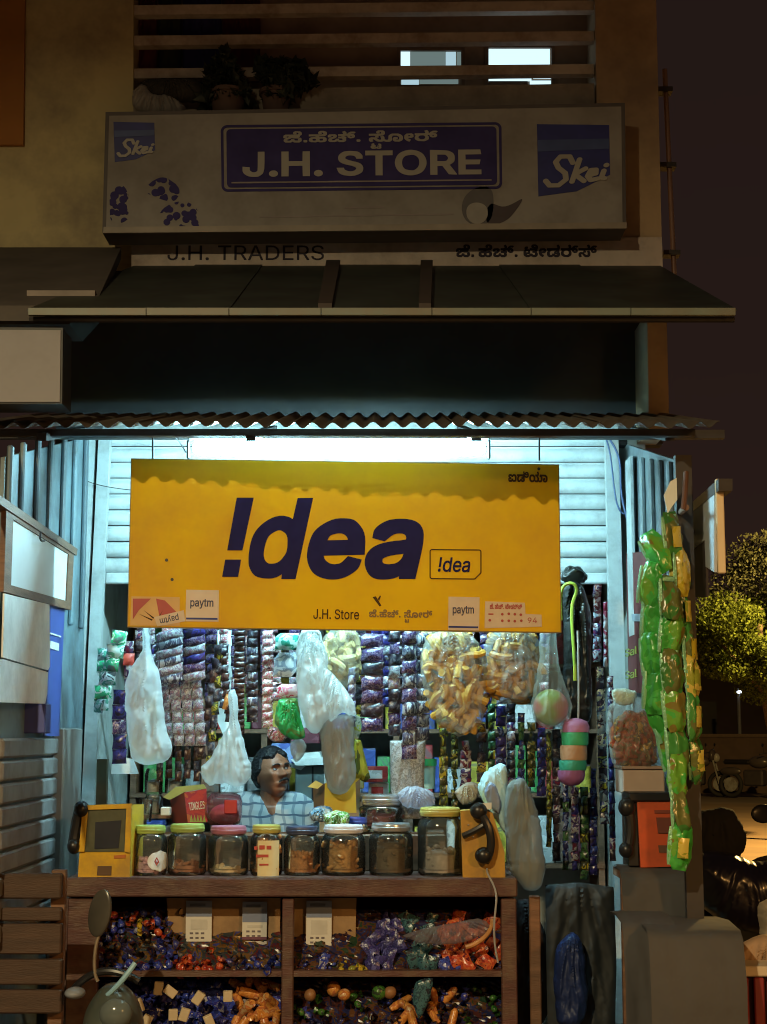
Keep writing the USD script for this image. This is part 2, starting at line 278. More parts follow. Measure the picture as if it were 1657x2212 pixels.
KAN = {"idea":[[[[0,14],[7,21],[1,22],[0,27],[2,32],[7,35],[19,35],[25,31],[31,35],[42,35],[46,33],[50,28],[52,22],[52,10],[50,4],[46,0],[33,-1],[26,3],[20,-1],[8,-1],[4,1],[0,7]],[[8,21],[15,21],[20,17],[19,10],[13,11],[12,14],[8,13],[8,9],[11,7],[20,8],[23,14],[31,14],[31,10],[34,7],[39,7],[42,10],[42,22],[38,27],[32,27],[29,22],[21,22],[19,26],[11,27],[10,23],[8,22]]],[[[136,29],[139,32],[145,35],[159,35],[166,31],[170,24],[171,18],[170,10],[174,7],[182,8],[184,10],[184,19],[178,26],[171,27],[171,35],[183,35],[185,37],[185,40],[182,44],[182,46],[188,50],[192,46],[194,41],[193,31],[189,27],[194,18],[194,9],[197,7],[203,7],[207,11],[206,21],[198,27],[198,30],[200,31],[201,35],[237,34],[246,28],[249,20],[249,10],[246,3],[238,-2],[226,-1],[222,2],[220,6],[220,13],[222,17],[225,19],[231,19],[234,17],[234,11],[232,9],[228,9],[229,6],[235,6],[239,10],[238,22],[235,25],[227,27],[214,27],[217,19],[217,9],[214,3],[208,-1],[196,-1],[191,2],[185,-1],[173,-1],[166,3],[158,-1],[145,-1],[137,4],[133,13],[133,22]],[[149,7],[155,7],[159,9],[161,14],[160,23],[155,27],[146,26],[143,22],[143,14],[144,11]]],[[[92,35],[95,36],[96,41],[93,46],[98,50],[101,49],[104,41],[106,41],[109,46],[120,47],[126,44],[130,37],[130,28],[129,25],[125,21],[120,19],[111,19],[103,22],[105,7],[103,3],[97,-1],[86,-1],[80,3],[74,-1],[64,-1],[60,1],[56,8],[56,18],[61,26],[56,27],[56,35]],[[112,26],[118,26],[122,30],[121,31],[111,30],[105,34],[104,34],[107,28]],[[119,36],[120,40],[114,41],[113,38],[114,36]],[[88,7],[95,8],[95,10],[86,11],[85,9]],[[94,19],[90,19],[91,17],[94,16]],[[73,7],[75,9],[76,13],[83,13],[83,20],[86,23],[91,24],[91,26],[79,27],[71,25],[66,19],[66,10],[68,7]]]],"store":[[[[257,-10],[262,-9],[263,-14],[261,-14],[261,-16],[264,-16],[267,-19],[266,-26],[272,-26],[273,-29],[277,-29],[278,-25],[277,-24],[272,-24],[272,-20],[277,-20],[277,-16],[274,-14],[275,-11],[277,-10],[281,-12],[283,-15],[283,-20],[281,-22],[283,-24],[283,-31],[279,-34],[273,-34],[269,-31],[265,-34],[258,-34],[253,-29],[253,-22],[256,-18],[255,-12]],[[260,-27],[260,-28],[265,-29],[266,-26]],[[263,-20],[260,-21],[259,-23],[263,-22]]],[[[59,0],[58,8],[61,10],[67,9],[69,6],[68,1],[65,-1]]],[[[213,0],[212,8],[215,10],[221,9],[223,6],[222,1],[219,-1]]],[[[375,18],[370,15],[361,15],[361,12],[369,6],[365,-2],[360,0],[353,7],[350,14],[351,27],[357,34],[371,35],[376,31],[377,22]],[[362,28],[360,22],[366,22],[368,24],[368,27],[367,28]]],[[[412,38],[409,47],[415,50],[418,48],[420,44],[421,36],[424,36],[425,40],[433,46],[443,46],[447,44],[443,38],[436,39],[434,38],[434,36],[440,35],[445,29],[445,22],[441,17],[431,16],[425,20],[423,28],[416,28],[421,19],[421,11],[419,6],[411,0],[408,-1],[391,0],[383,6],[381,11],[381,19],[385,26],[381,27],[381,35],[409,35]],[[431,25],[433,22],[437,23],[437,26],[434,28],[431,28]],[[402,27],[396,26],[391,21],[391,13],[397,7],[405,7],[411,12],[411,21],[407,26]]],[[[154,22],[148,16],[141,13],[140,8],[141,7],[148,7],[151,10],[152,14],[159,14],[162,8],[170,7],[172,9],[171,15],[168,16],[159,16],[159,23],[167,23],[169,25],[168,27],[159,27],[159,35],[170,35],[173,36],[174,41],[171,44],[171,46],[177,50],[182,44],[183,36],[186,36],[187,40],[195,46],[205,46],[209,44],[205,38],[198,39],[196,38],[196,36],[202,35],[207,29],[207,22],[203,17],[193,16],[187,20],[185,28],[177,28],[177,23],[182,23],[182,16],[180,15],[182,8],[180,3],[174,-1],[162,-1],[156,3],[149,-1],[135,0],[131,4],[130,7],[131,14],[137,20],[144,23],[145,28],[139,28],[138,26],[139,23],[132,20],[129,23],[129,29],[133,34],[149,35],[154,31],[155,28]],[[195,22],[198,22],[199,26],[193,28],[193,25]]],[[[268,25],[262,27],[248,27],[248,35],[279,35],[283,36],[284,40],[282,45],[278,45],[279,38],[277,37],[272,37],[269,40],[270,47],[276,51],[288,50],[292,47],[294,43],[294,35],[290,29],[286,27],[275,26],[276,19],[274,17],[267,18],[277,7],[281,7],[283,9],[283,17],[280,22],[287,25],[290,24],[292,20],[293,9],[298,6],[303,7],[304,9],[305,26],[311,33],[316,35],[332,35],[338,32],[343,27],[346,20],[346,10],[343,3],[335,-2],[323,-1],[319,2],[317,6],[317,13],[319,17],[322,19],[328,19],[331,17],[331,10],[325,9],[325,7],[331,6],[335,8],[336,20],[328,27],[320,27],[316,25],[314,20],[314,5],[309,-1],[306,-2],[297,-2],[290,2],[285,-1],[274,-1],[270,1],[261,11],[258,9],[258,4],[260,3],[260,1],[256,-1],[252,-2],[248,5],[248,12],[250,16],[255,19],[267,18],[266,22]]],[[[44,38],[44,42],[42,45],[37,45],[38,38],[36,37],[31,37],[28,40],[29,47],[35,51],[47,50],[51,47],[53,43],[53,35],[48,30],[47,23],[44,20],[40,18],[30,18],[23,21],[23,19],[12,13],[11,11],[12,7],[19,7],[22,10],[23,14],[31,14],[33,8],[41,7],[43,9],[42,17],[50,20],[52,17],[53,9],[51,3],[45,-1],[33,-1],[28,2],[27,4],[20,-1],[6,0],[2,4],[1,7],[2,14],[8,20],[15,23],[16,28],[10,28],[9,26],[10,22],[7,22],[5,20],[1,20],[0,23],[1,31],[6,35],[20,35],[21,34],[22,35],[42,36]],[[31,27],[31,26],[35,25],[36,26]]],[[[74,35],[111,35],[116,37],[116,41],[114,45],[110,45],[111,38],[104,37],[101,40],[101,45],[104,49],[108,51],[117,51],[124,47],[126,43],[126,35],[122,29],[118,27],[102,26],[104,22],[116,23],[123,19],[125,15],[125,7],[123,3],[119,0],[106,-1],[100,2],[93,-1],[80,0],[76,3],[74,7],[75,17],[81,22],[95,23],[93,26],[90,27],[74,27]],[[107,16],[104,13],[105,7],[107,6],[113,6],[115,8],[115,14],[113,16]],[[84,14],[84,9],[86,6],[92,6],[94,7],[95,13],[92,16],[87,16]]]],"traders":[[[[68,8],[69,3],[67,0],[61,-1],[58,1],[59,9],[65,10]]],[[[235,6],[234,1],[231,-1],[225,0],[224,8],[227,10],[233,9]]],[[[338,35],[343,31],[344,22],[342,18],[336,15],[327,15],[331,9],[336,7],[332,-1],[325,2],[319,8],[316,15],[317,27],[323,34]],[[335,24],[335,27],[334,28],[329,28],[327,27],[326,22],[332,22]]],[[[501,47],[507,50],[510,48],[512,44],[513,36],[516,36],[517,40],[525,46],[535,46],[539,44],[535,38],[528,39],[526,38],[526,36],[532,35],[537,29],[537,22],[533,17],[523,16],[519,18],[516,22],[515,28],[493,27],[493,25],[496,24],[496,19],[494,17],[487,18],[487,16],[489,16],[490,13],[497,7],[501,7],[503,9],[503,17],[500,22],[509,25],[512,20],[513,16],[512,5],[509,1],[505,-1],[494,-1],[490,1],[482,11],[480,11],[478,10],[478,5],[480,3],[480,1],[472,-2],[468,5],[468,12],[470,16],[475,19],[487,18],[486,22],[489,26],[468,27],[468,35],[502,35],[504,37],[504,40]],[[526,28],[523,28],[523,25],[525,22],[529,23],[529,26]]],[[[401,35],[429,35],[432,38],[429,47],[435,50],[438,48],[440,44],[441,36],[444,36],[445,40],[453,46],[463,46],[467,44],[463,38],[456,39],[454,38],[454,36],[460,35],[465,29],[465,22],[461,17],[451,16],[445,20],[443,28],[436,28],[441,19],[441,11],[439,6],[431,0],[428,-1],[411,0],[403,6],[401,11],[401,19],[405,26],[401,27]],[[454,28],[451,28],[451,25],[453,22],[457,23],[457,26]],[[431,21],[427,26],[422,27],[416,26],[411,21],[411,13],[417,7],[425,7],[431,12]]],[[[348,27],[348,35],[385,35],[388,38],[388,41],[385,46],[390,50],[393,49],[397,41],[396,31],[392,28],[394,25],[395,17],[397,14],[397,7],[393,1],[389,-1],[378,-1],[372,3],[366,-1],[356,-1],[350,3],[348,8],[348,18],[353,26]],[[387,8],[387,10],[378,11],[377,9],[380,7]],[[386,17],[385,19],[382,19],[384,16],[386,16]],[[367,9],[368,13],[375,13],[375,20],[378,23],[383,24],[383,26],[371,27],[363,25],[358,19],[358,10],[360,7],[365,7]]],[[[161,35],[166,31],[167,28],[166,22],[160,16],[153,13],[152,8],[153,7],[160,7],[163,10],[164,14],[171,14],[174,8],[182,7],[184,9],[183,15],[180,16],[171,16],[171,23],[179,23],[181,25],[180,27],[171,27],[171,35],[182,35],[185,36],[186,41],[183,44],[183,46],[189,50],[194,44],[195,36],[198,36],[199,40],[207,46],[217,46],[221,44],[217,38],[210,39],[208,38],[208,36],[214,35],[219,29],[219,22],[215,17],[205,16],[199,20],[197,28],[189,28],[189,23],[194,23],[194,16],[192,15],[194,8],[192,3],[186,-1],[174,-1],[168,3],[161,-1],[147,0],[143,4],[142,7],[143,14],[149,20],[156,23],[157,28],[151,28],[150,26],[151,23],[144,20],[141,23],[141,29],[145,34]],[[211,26],[208,28],[205,28],[205,25],[207,22],[211,23]]],[[[20,35],[21,34],[22,35],[42,36],[44,38],[44,42],[42,45],[37,45],[38,38],[36,37],[31,37],[28,40],[29,47],[35,51],[47,50],[51,47],[53,43],[53,35],[48,30],[47,23],[44,20],[40,18],[30,18],[23,21],[23,19],[12,13],[11,11],[12,7],[19,7],[22,10],[23,14],[31,14],[33,8],[41,7],[43,9],[42,17],[50,20],[52,17],[53,9],[51,3],[45,-1],[33,-1],[28,2],[27,4],[20,-1],[6,0],[2,4],[1,7],[2,14],[8,20],[15,23],[16,28],[10,28],[9,26],[10,22],[7,22],[5,20],[1,20],[0,23],[1,31],[6,35]],[[31,27],[31,26],[35,25],[36,26]]],[[[107,23],[105,26],[102,27],[86,27],[86,35],[123,35],[128,37],[128,41],[126,45],[122,45],[123,38],[116,37],[113,40],[113,45],[116,49],[120,51],[129,51],[136,47],[138,43],[138,35],[134,29],[130,27],[114,26],[116,22],[128,23],[135,19],[137,15],[137,7],[134,2],[127,-1],[118,-1],[112,2],[105,-1],[96,-1],[89,2],[86,7],[87,17],[91,21],[96,23]],[[127,8],[127,14],[125,16],[119,16],[116,13],[117,7],[119,6],[125,6]],[[106,15],[103,16],[97,15],[96,13],[99,6],[106,7],[107,10]]],[[[262,32],[262,37],[264,40],[268,42],[274,42],[275,34],[272,34],[272,31],[279,30],[281,28],[282,35],[297,35],[297,37],[291,37],[288,40],[288,45],[291,49],[295,51],[304,51],[311,47],[313,43],[313,35],[311,33],[311,25],[308,20],[312,14],[312,7],[308,1],[303,-1],[295,-1],[286,3],[278,-1],[268,-1],[260,5],[258,10],[258,20],[260,25],[264,28]],[[302,45],[297,44],[298,41],[304,39],[304,43]],[[282,13],[291,13],[294,8],[297,7],[301,8],[302,9],[302,15],[299,17],[292,17],[292,24],[299,24],[301,25],[301,27],[282,27],[283,18],[282,15],[279,12],[269,11],[272,7],[275,7],[279,8]],[[275,20],[274,24],[270,24],[268,21],[268,18],[273,18]]]]}
def kan(n): return shapely.union_all([Polygon(r[0], r[1:]).buffer(.4) for r in KAN[n]])
def strokes(lines, w): return shapely.union_all([LineString(l).buffer(w) for l in lines])
def spine(u, v0, v1, y, k=8): return [W(u, v0 + (v1 - v0) * i / k, y) for i in range(k + 1)]

# ---------------------------------------------------------------- shared materials
cream = M('cream_plaster', (.60, .50, .26), .85, .10, 3.0, .25, 30, dirt=(.30, .24, .16), dirt_scale=1.6)
tan = M('tan_plaster', (.46, .33, .20), .85, .12, 3.0, .25, 30, dirt=(.27, .19, .13), dirt_scale=1.8)
orangep = M('orange_lit_plaster', (.36, .15, .035), .85, .12, 4.0, .2, 30)
greyp = M('grey_plaster', (.34, .29, .24), .85, .15, 4.0, .3, 30, dirt=(.18, .15, .13))
stripp = M('pale_plaster', (.55, .46, .40), .85, .12, 6.0, .2, 30, dirt=(.32, .26, .22), dirt_scale=4)
railm = M('rail_paint', (.55, .48, .42), .7, .15, 8.0, dirt=(.3, .22, .17), dirt_scale=5)
darkwall = M('shaded_wall', (.032, .033, .036), .7, .3, 4.0, .1)
roomw = M('shop_wall_paint', (.42, .46, .44), .8, .15, 5.0, dirt=(.22, .22, .2))
white_steel = M('white_painted_steel', (.52, .56, .56), .45, .10, 12.0, dirt=(.30, .31, .31), dirt_scale=6)
shutter_m = M('shutter_steel', (.62, .66, .66), .38, .08, 14.0, dirt=(.40, .42, .42), dirt_scale=7)
dark_steel = M('dark_steel', (.035, .03, .03), .5, .3, 10)
grey_steel = M('grey_steel', (.22, .23, .23), .45, .2, 10, dirt=(.12, .10, .08), dirt_scale=8)
galv = M('galvanised_sheet', (.17, .15, .13), .5, .25, 7.0, metal=.2, dirt=(.15, .10, .07), dirt_scale=4)
wing_m = M('blue_grey_sheet', (.17, .25, .29), .5, .2, 6.0, dirt=(.10, .12, .13), dirt_scale=5)
wood_red = M('red_brown_wood', (.075, .028, .023), .5, .5, 6.0, .2, 40, dirt=(.12, .075, .05), dirt_scale=9, stretch=(1, 1, 6))
wood = M('brown_wood', (.17, .085, .045), .6, .4, 5.0, .2, 40, stretch=(1, 1, 7))
plank_m = M('reflection_plank', (.05, .026, .015), .7, .4, 4.0, .25, 40, stretch=(1, 1, 8))  # brown of the window reflection streaks put into a plank colour
black_pl = M('black_plastic', (.012, .012, .014), .35, .2, 20)
white_paper = M('white_paper', (.66, .68, .66), .8, .06, 12.0, dirt=(.5, .5, .48), dirt_scale=9)
ink = M('dark_print', (.03, .024, .04), .9, .1, 20)
navy = M('navy_print', (.03, .022, .11), .45, .15, 20)
purple = M('violet_print', (.055, .046, .16), .8, .2, 9, spec=.1)
card_m = M('cardboard', (.30, .19, .095), .8, .12, 14, dirt=(.2, .12, .06), dirt_scale=9)

def PX(pts, x, d):
    """outline (photo pixels) lying on the wall plane x = const, thickness d along x"""
    q = Polygon([(lambda p: (p[1], p[2]))(WX(u, v, x)) for u, v in pts]).buffer(0)
    m = trimesh.creation.extrude_polygon(q, abs(d), engine='earcut'); v = m.vertices
    m.vertices = np.stack([x + (v[:, 2] if d > 0 else -v[:, 2]), v[:, 0], v[:, 1]], 1); m.fix_normals(); return m
def prism_x(prof_yz, x0, x1):
    m = trimesh.creation.extrude_polygon(Polygon(prof_yz), x1 - x0, engine='earcut'); v = m.vertices
    m.vertices = np.stack([x0 + v[:, 2], v[:, 0], v[:, 1]], 1); m.fix_normals(); return m

# ---------------------------------------------------------------- ground and road
g = bx(-120, -60, -.3, 160, 400, 0.0)
one('ground', g, M('dusty_ground', (.14, .105, .075), .95, .3, 1.2, .4, 9, dirt=(.09, .07, .05), dirt_scale=.5), 'dusty bare ground running into the dark behind the kiosk', kind='structure')
one('road', bx(2.6, 10.5, .004, 60, 30, .008), M('dusty_road', (.13, .085, .045), .95, .2, .9, .3, 6, dirt=(.09, .06, .035), dirt_scale=.35), 'dusty road lit amber by a street lamp', kind='structure')

# ---------------------------------------------------------------- the building behind the kiosk
YB = .7
b = Thing('apartment_building', 'dim plastered building with a barred balcony above the yellow shop sign', 'building')
b.part('wall', P([(-90, -60), (288, -60), (288, 545), (-90, 545)], YB, .3), cream, label='cream plaster wall left of the balcony')
b.part('lit_band', P([(-90, -60), (54, -60), (50, 312), (-90, 312)], YB - .03, .026), orangep, label='band at the upper left corner with orange light put into its colour')  # orange light on the corner is put into this colour
b.part('pilaster', P([(1284, -60), (1416, -60), (1431, 580), (1296, 580)], YB - .02, .9), tan, label='tan pilaster at the right corner')
b.part('balcony_back_wall', P([(200, -120), (1310, -120), (1310, 300), (200, 300)], 1.0, .12), M('balcony_wall', (.36, .26, .19), .9, .15, 3.0, dirt=(.2, .14, .1)))
b.part('balcony_floor', bx(-1.4, .75, W(600, 222, .75)[2] - .12, 1.15, 1.95, W(600, 222, .75)[2]), greyp)
b.part('parapet', P([(288, 196), (1284, 180), (1290, 530), (288, 530)], YB - .005, .06), greyp)
for k, v in enumerate((20, 86, 157)):
    b.part('rail', P([(289, v - 9), (1283, v - 19), (1284, v + 2), (289, v + 12)], YB + .02, .05), railm)
for k, u in enumerate((1288,)):
    pass
b.part('sign_band', P([(284, 523), (1430, 512), (1432, 585), (284, 585)], YB - .06, .05), stripp, label='pale plaster band with painted lettering')
b.part('lower_wall', P([(120, 585), (1415, 585), (1432, 960), (120, 960)], YB - .02, .1), darkwall, label='wall between awning and roof with the shade under the awning put into its colour')  # shade under the awning is put into the dark wall colour
b.part('column', P([(1398, 672), (1440, 672), (1446, 930), (1402, 930)], .32, .35), tan, label='tan plaster column at the right end')
rx0, rx1 = -1.30, 1.13
zc = 2.95
b.part('shop_back_wall', bx(rx0, 1.95, 0, rx1, 2.05, zc), roomw); b.part('shop_side_wall', bx(rx0 - .08, .66, 0, rx0, 1.95, zc), roomw); b.part('shop_side_wall', bx(rx1, .66, 0, rx1 + .08, 1.95, zc), roomw)
b.part('shop_ceiling', bx(rx0, .66, zc, rx1, 2.05, zc + .08), roomw); b.part('shop_floor', bx(rx0, -.4, .01, rx1, 1.95, .06), greyp)
b.part('side_wall', bx(W(1284, 300, YB)[0], 2.0, 0, W(1416, 300, YB)[0] + .0, 8, 6.5), tan)
# lit windows on the balcony's back wall
lit = EMIT('lit_window_glow', (.62, .88, .98), 1.25); lit2 = EMIT('lit_window_dim', (.45, .62, .60), .30); lit3 = EMIT('lit_window_mid', (.55, .80, .90), .75)
wy = .99
def window(rects, frame):
    f = b.part('window', [P(q, wy - .012, .05) for q in frame], M('window_frame_paint', (.20, .14, .10), .6))
    for r, m in rects: b.part('pane', P(r, wy + .002, .01), m, under=f)
window([([(866, 110), (886, 110), (886, 143), (866, 143)], lit), ([(887, 111), (962, 111), (962, 142), (887, 142)], lit2), ([(963, 112), (985, 112), (985, 141), (963, 141)], lit3), ([(987, 112), (996, 112), (996, 140), (987, 140)], lit2),
        ([(867, 158), (905, 158), (905, 182), (867, 182)], lit3), ([(906, 158), (990, 158), (990, 180), (906, 180)], lit2)],
       [[(858, 102), (1004, 102), (1004, 109), (858, 109)], [(858, 183), (1004, 183), (1004, 190), (858, 190)], [(858, 109), (865, 109), (865, 183), (858, 183)], [(997, 109), (1004, 109), (1004, 183), (997, 183)]])
window([([(1056, 104), (1188, 104), (1188, 145), (1056, 145)], lit), ([(1056, 158), (1148, 158), (1148, 174), (1056, 174)], lit), ([(1152, 158), (1190, 158), (1190, 169), (1152, 169)], lit), ([(1145, 174), (1190, 174), (1190, 194), (1145, 194)], lit)],
       [[(1048, 97), (1198, 97), (1198, 103), (1048, 103)], [(1048, 197), (1198, 197), (1198, 205), (1048, 205)], [(1048, 103), (1055, 103), (1055, 197), (1048, 197)], [(1191, 103), (1198, 103), (1198, 197), (1191, 197)], [(1149, 157), (1151, 157), (1151, 170), (1149, 170)], [(1056, 175), (1140, 175), (1140, 196), (1056, 196)]])
yl = YB - .06
b.part('lettering', letters('J.H. TRADERS', 362, 530, 700, 562, yl), ink); b.part('lettering', letters(kan('traders'), 985, 528, 1290, 556, yl), ink)
b.done()
# laundry and pots on the balcony
for k, (u0, u1, col, lb) in enumerate(((292, 340, (.10, .015, .015), 'maroon cloth hung at the left end of the balcony'), (342, 392, (.02, .022, .015), 'black cloth hung beside the maroon cloth on the balcony'), (394, 478, (.018, .018, .12), 'navy blue cloth hung in the middle of the balcony washing'), (480, 562, (.07, .012, .02), 'wine red cloth hung right of the navy cloth on the balcony'))):
    one('hanging_cloth', puff([(u0, -20), (u1, -20), (u1 + 1, 80), (u1 - 2, 178), ((u0 + u1) / 2, 182), (u0 + 2, 176), (u0, 80)], .90, .03, wrinkle=.8, seed=k, rounded=False), M(f'laundry_{k}', col, .9, .3, 12), lb, 'cloth', 'washing on the balcony')
def leaf_cloud(pts, y, depth, n, size, seed, aspect=.45, droop=.3):
    r = np.random.default_rng(seed); poly = xz(pts, y); x0, z0, x1, z1 = poly.bounds; out = []; F_ = []
    k = 0
    while k < n:
        x, z = r.uniform(x0, x1), r.uniform(z0, z1)
        if not poly.contains(Point(x, z)): continue
        d = r.normal(size=3); d[2] -= droop; d /= np.linalg.norm(d); a = np.cross(d, r.normal(size=3)); a /= np.linalg.norm(a) + 1e-9
        L = size * r.uniform(.6, 1.3); c = np.array([x, y + r.uniform(-depth, depth), z]); i = len(out)
        nn = np.cross(d, a) * L * .12
        out += [c - d * L / 2, c + a * L * aspect / 2 + nn, c + d * L / 2, c - a * L * aspect / 2 + nn]; F_ += [(i, i + 1, i + 2), (i, i + 2, i + 3)]; k += 1
    return trimesh.Trimesh(np.array(out), np.array(F_), process=False)
leafd = M('dark_leaf', (.022, .028, .016), .6, .4, 30, trans=.15)
pots = M('clay_pot', (.10, .06, .05), .8, .2, 14)
t = Thing('potted_plant', 'dark conical plant in a pot on the balcony parapet', 'plant')
t.part('foliage', leaf_cloud([(488, 108), (505, 140), (540, 215), (440, 222), (452, 165)], YB - .09, .07, 900, .085, 3), leafd); pc = W(492, 226, YB - .09)
t.part('pot', lathe([(0, 0), (.065, 0), (.085, .10), (.095, .10), (.095, .12), (0, .115)], pc - [0, 0, .06]), pots); t.part('stem', tube([pc, W(490, 150, YB - .09)], .006), leafd); t.done()
t = Thing('potted_plant', 'dark drooping plant spreading wide over its pot on the balcony parapet', 'plant')
t.part('foliage', leaf_cloud([(552, 138), (600, 140), (660, 140), (640, 165), (690, 170), (640, 185), (612, 222), (585, 222), (575, 185)], YB - .09, .07, 900, .085, 4), leafd); pc = W(596, 228, YB - .09)
t.part('pot', lathe([(0, 0), (.055, 0), (.07, .10), (.08, .10), (.08, .12), (0, .115)], pc - [0, 0, .05]), pots); t.part('stem', tube([pc, W(598, 160, YB - .09)], .006), leafd); t.done()
one('cloth_bundle', puff([(305, 180), (360, 172), (440, 182), (445, 212), (380, 222), (312, 218)], YB - .08, .05, seed=5), M('dark_bundle', (.03, .026, .022), .9, .3), 'dark bundle lying along the balcony parapet left of the plants', 'bundle')
one('plastic_bag', puff([(288, 198), (312, 180), (322, 200), (345, 214), (400, 210), (412, 236), (290, 238)], YB - .14, .04, seed=6, wrinkle=.7), FILM('bag_pale_dim', (.5, .47, .45)), 'pale crumpled bag at the left end of the balcony parapet', 'plastic bag')
# drainpipe at the building's right edge
t = Thing('drainpipe', 'thin red-brown drainpipe down the right edge of the building', 'pipe')
pa, pb = W(1436, 150, .85), W(1458, 620, .85)
t.part('pipe', cyl(pb, pa, .012), M('pipe_paint', (.22, .13, .10), .5)); 
for f_ in (.15, .55, .9): q = pb + (pa - pb) * f_; t.part('bracket', bx(q[0] - .05, q[1] - .027, q[2] - .012, q[0] + .03, q[1] + .04, q[2] + .012), dark_steel)
t.done()

# ---------------------------------------------------------------- J.H. STORE sign
ys = .42
t = Thing('shop_sign', 'wide pale sign box reading J.H. STORE on a violet panel', 'sign')
vinyl = M('pale_vinyl', (.31, .29, .275), .7, .10, 3.0, dirt=(.21, .19, .175), dirt_scale=2.8, stretch=(1, 1, .5))
t.part('box', P([(228, 242), (1350, 222), (1353, 492), (221, 502)], ys, .19), M('sign_box_sheet', (.10, .085, .085), .6))
t.part('face', P([(236, 250), (1342, 230), (1345, 484), (229, 494)], ys - .004, .0045), vinyl)
t.part('border', P([(224, 490), (1354, 480), (1354, 493), (222, 503)], ys - .012, .011), M('sign_edge', (.32, .27, .22), .5))
rollS = math.atan2(W(1350, 222, ys)[2] - W(228, 242, ys)[2], W(1350, 222, ys)[0] - W(228, 242, ys)[0]) * .6
def rbox(u0, v0, u1, v1, y, r):
    p = xz([(u0, v0), (u1, v0), (u1, v1), (u0, v1)], y); return p.buffer(-r).buffer(r)
fr = rbox(478, 268, 1084, 412, ys, .03); t.part('panel_frame', extr(shapely.affinity.rotate(fr.difference(fr.buffer(-.012)), math.degrees(rollS)), ys - .0065, .0024), purple)
fr2 = rbox(490, 277, 1073, 403, ys, .02); t.part('name_panel', extr(shapely.affinity.rotate(fr2, math.degrees(rollS)), ys - .0065, .0024), purple)
pl = M('pale_letter', (.38, .36, .33), .5, .06)
t.part('lettering', letters('J.H. STORE', 524, 325, 1040, 380, ys - .0066, .002, rollS, fat=.045), pl)
t.part('lettering', letters(kan('store'), 612, 282, 946, 322, ys - .0066, .002, rollS), pl)
t.part('small_print', [P([(500, 393), (1062, 387), (1062, 390), (500, 396)], ys - .0085, .0019), P([(745, 447), (830, 445), (830, 449), (745, 451)], ys - .006, .0019), P([(560, 467), (980, 461), (980, 464), (560, 470)], ys - .006, .0019)], M('faint_print', (.28, .24, .24), .6))
def skei(u0, v0, u1, v1, wv):
    nm = t.part('brand_badge', P([(u0, v0), (u1, v0 + 2), (u1 + 2, v1 - .30 * (v1 - v0)), (u0 + .55 * (u1 - u0), v1 - .07 * (v1 - v0)), (u0 + 3, v1)], ys - .0065, .0024), M('deep_blue_print', (.03, .035, .20), .5, .25, 7))
    t.part('badge_band', P([(u0 + 2, v0 + .22 * (v1 - v0)), (u1, v0 + .2 * (v1 - v0)), (u1, v0 + .34 * (v1 - v0)), (u0 + 2, v0 + .38 * (v1 - v0))], ys - .0085, .0019), M('mid_blue_print', (.06, .09, .26), .5, .2, 9), under=nm)
    S = strokes([[(2.6, 5), (2.0, 6), (.9, 5.9), (.5, 5.0), (1.0, 4.1), (2.0, 3.3), (2.3, 2.3), (1.6, 1.3), (.5, 1.2), (-.1, 1.9)], [(3.3, 5.6), (3.1, 2.0)], [(4.3, 4.2), (3.2, 3.2), (4.5, 2.2)], [(4.9, 3.1), (5.7, 3.5), (5.6, 4.1), (5.0, 4.0), (4.8, 3.0), (5.3, 2.4), (6.1, 2.7)], [(6.6, 4.0), (6.5, 2.9), (6.9, 2.8)], [(6.7, 4.9), (6.75, 4.95)]], wv)
    t.part('lettering', letters(shapely.affinity.skew(S, 12, -4), u0 + .08 * (u1 - u0), v0 + .42 * (v1 - v0), u1 + 1, v0 + .88 * (v1 - v0), ys - .0086, .002), pl, under=nm)
skei(245, 263, 333, 350, .36); skei(1160, 268, 1316, 424, .34)
# printed pictures on the sign: dark blotchy cattle-like shapes, a pair of cups
for pts, c in (([(238, 452), (246, 404), (262, 400), (280, 430), (284, 462), (262, 482), (242, 478)], purple), ([(316, 412), (352, 384), (372, 392), (388, 412), (380, 432), (345, 430)], purple), ([(345, 468), (372, 440), (420, 446), (432, 484), (356, 486)], purple)):
    q = xz(smooth_path(pts), ys).buffer(0); x0, z0, x1, z1 = q.bounds; r_ = np.random.default_rng(int(pts[0][0]))
    blots = shapely.union_all([Point(r_.uniform(x0, x1), r_.uniform(z0, z1)).buffer(r_.uniform(.008, .02)) for _ in range(26)])
    t.part('printed_picture', extr(q.intersection(blots).simplify(.001), ys - .0065, .0024), c)
for pts, c in (([(1008, 420), (1060, 408), (1066, 436), (1052, 482), (1012, 480)], M('cup_print', (.12, .11, .12), .6)), ([(1062, 440), (1084, 446), (1128, 430), (1108, 462), (1080, 482), (1054, 482)], M('cup_print_dark', (.07, .05, .06), .6)), ([(1012, 444), (1050, 446), (1046, 478), (1016, 478)], M('cup_print_pale', (.34, .32, .30), .6))):
    t.part('printed_picture', P(smooth_path(pts), ys - .0065 - (.002 if c is MATS['cup_print_pale'] else 0), .0022), c)
t.done()

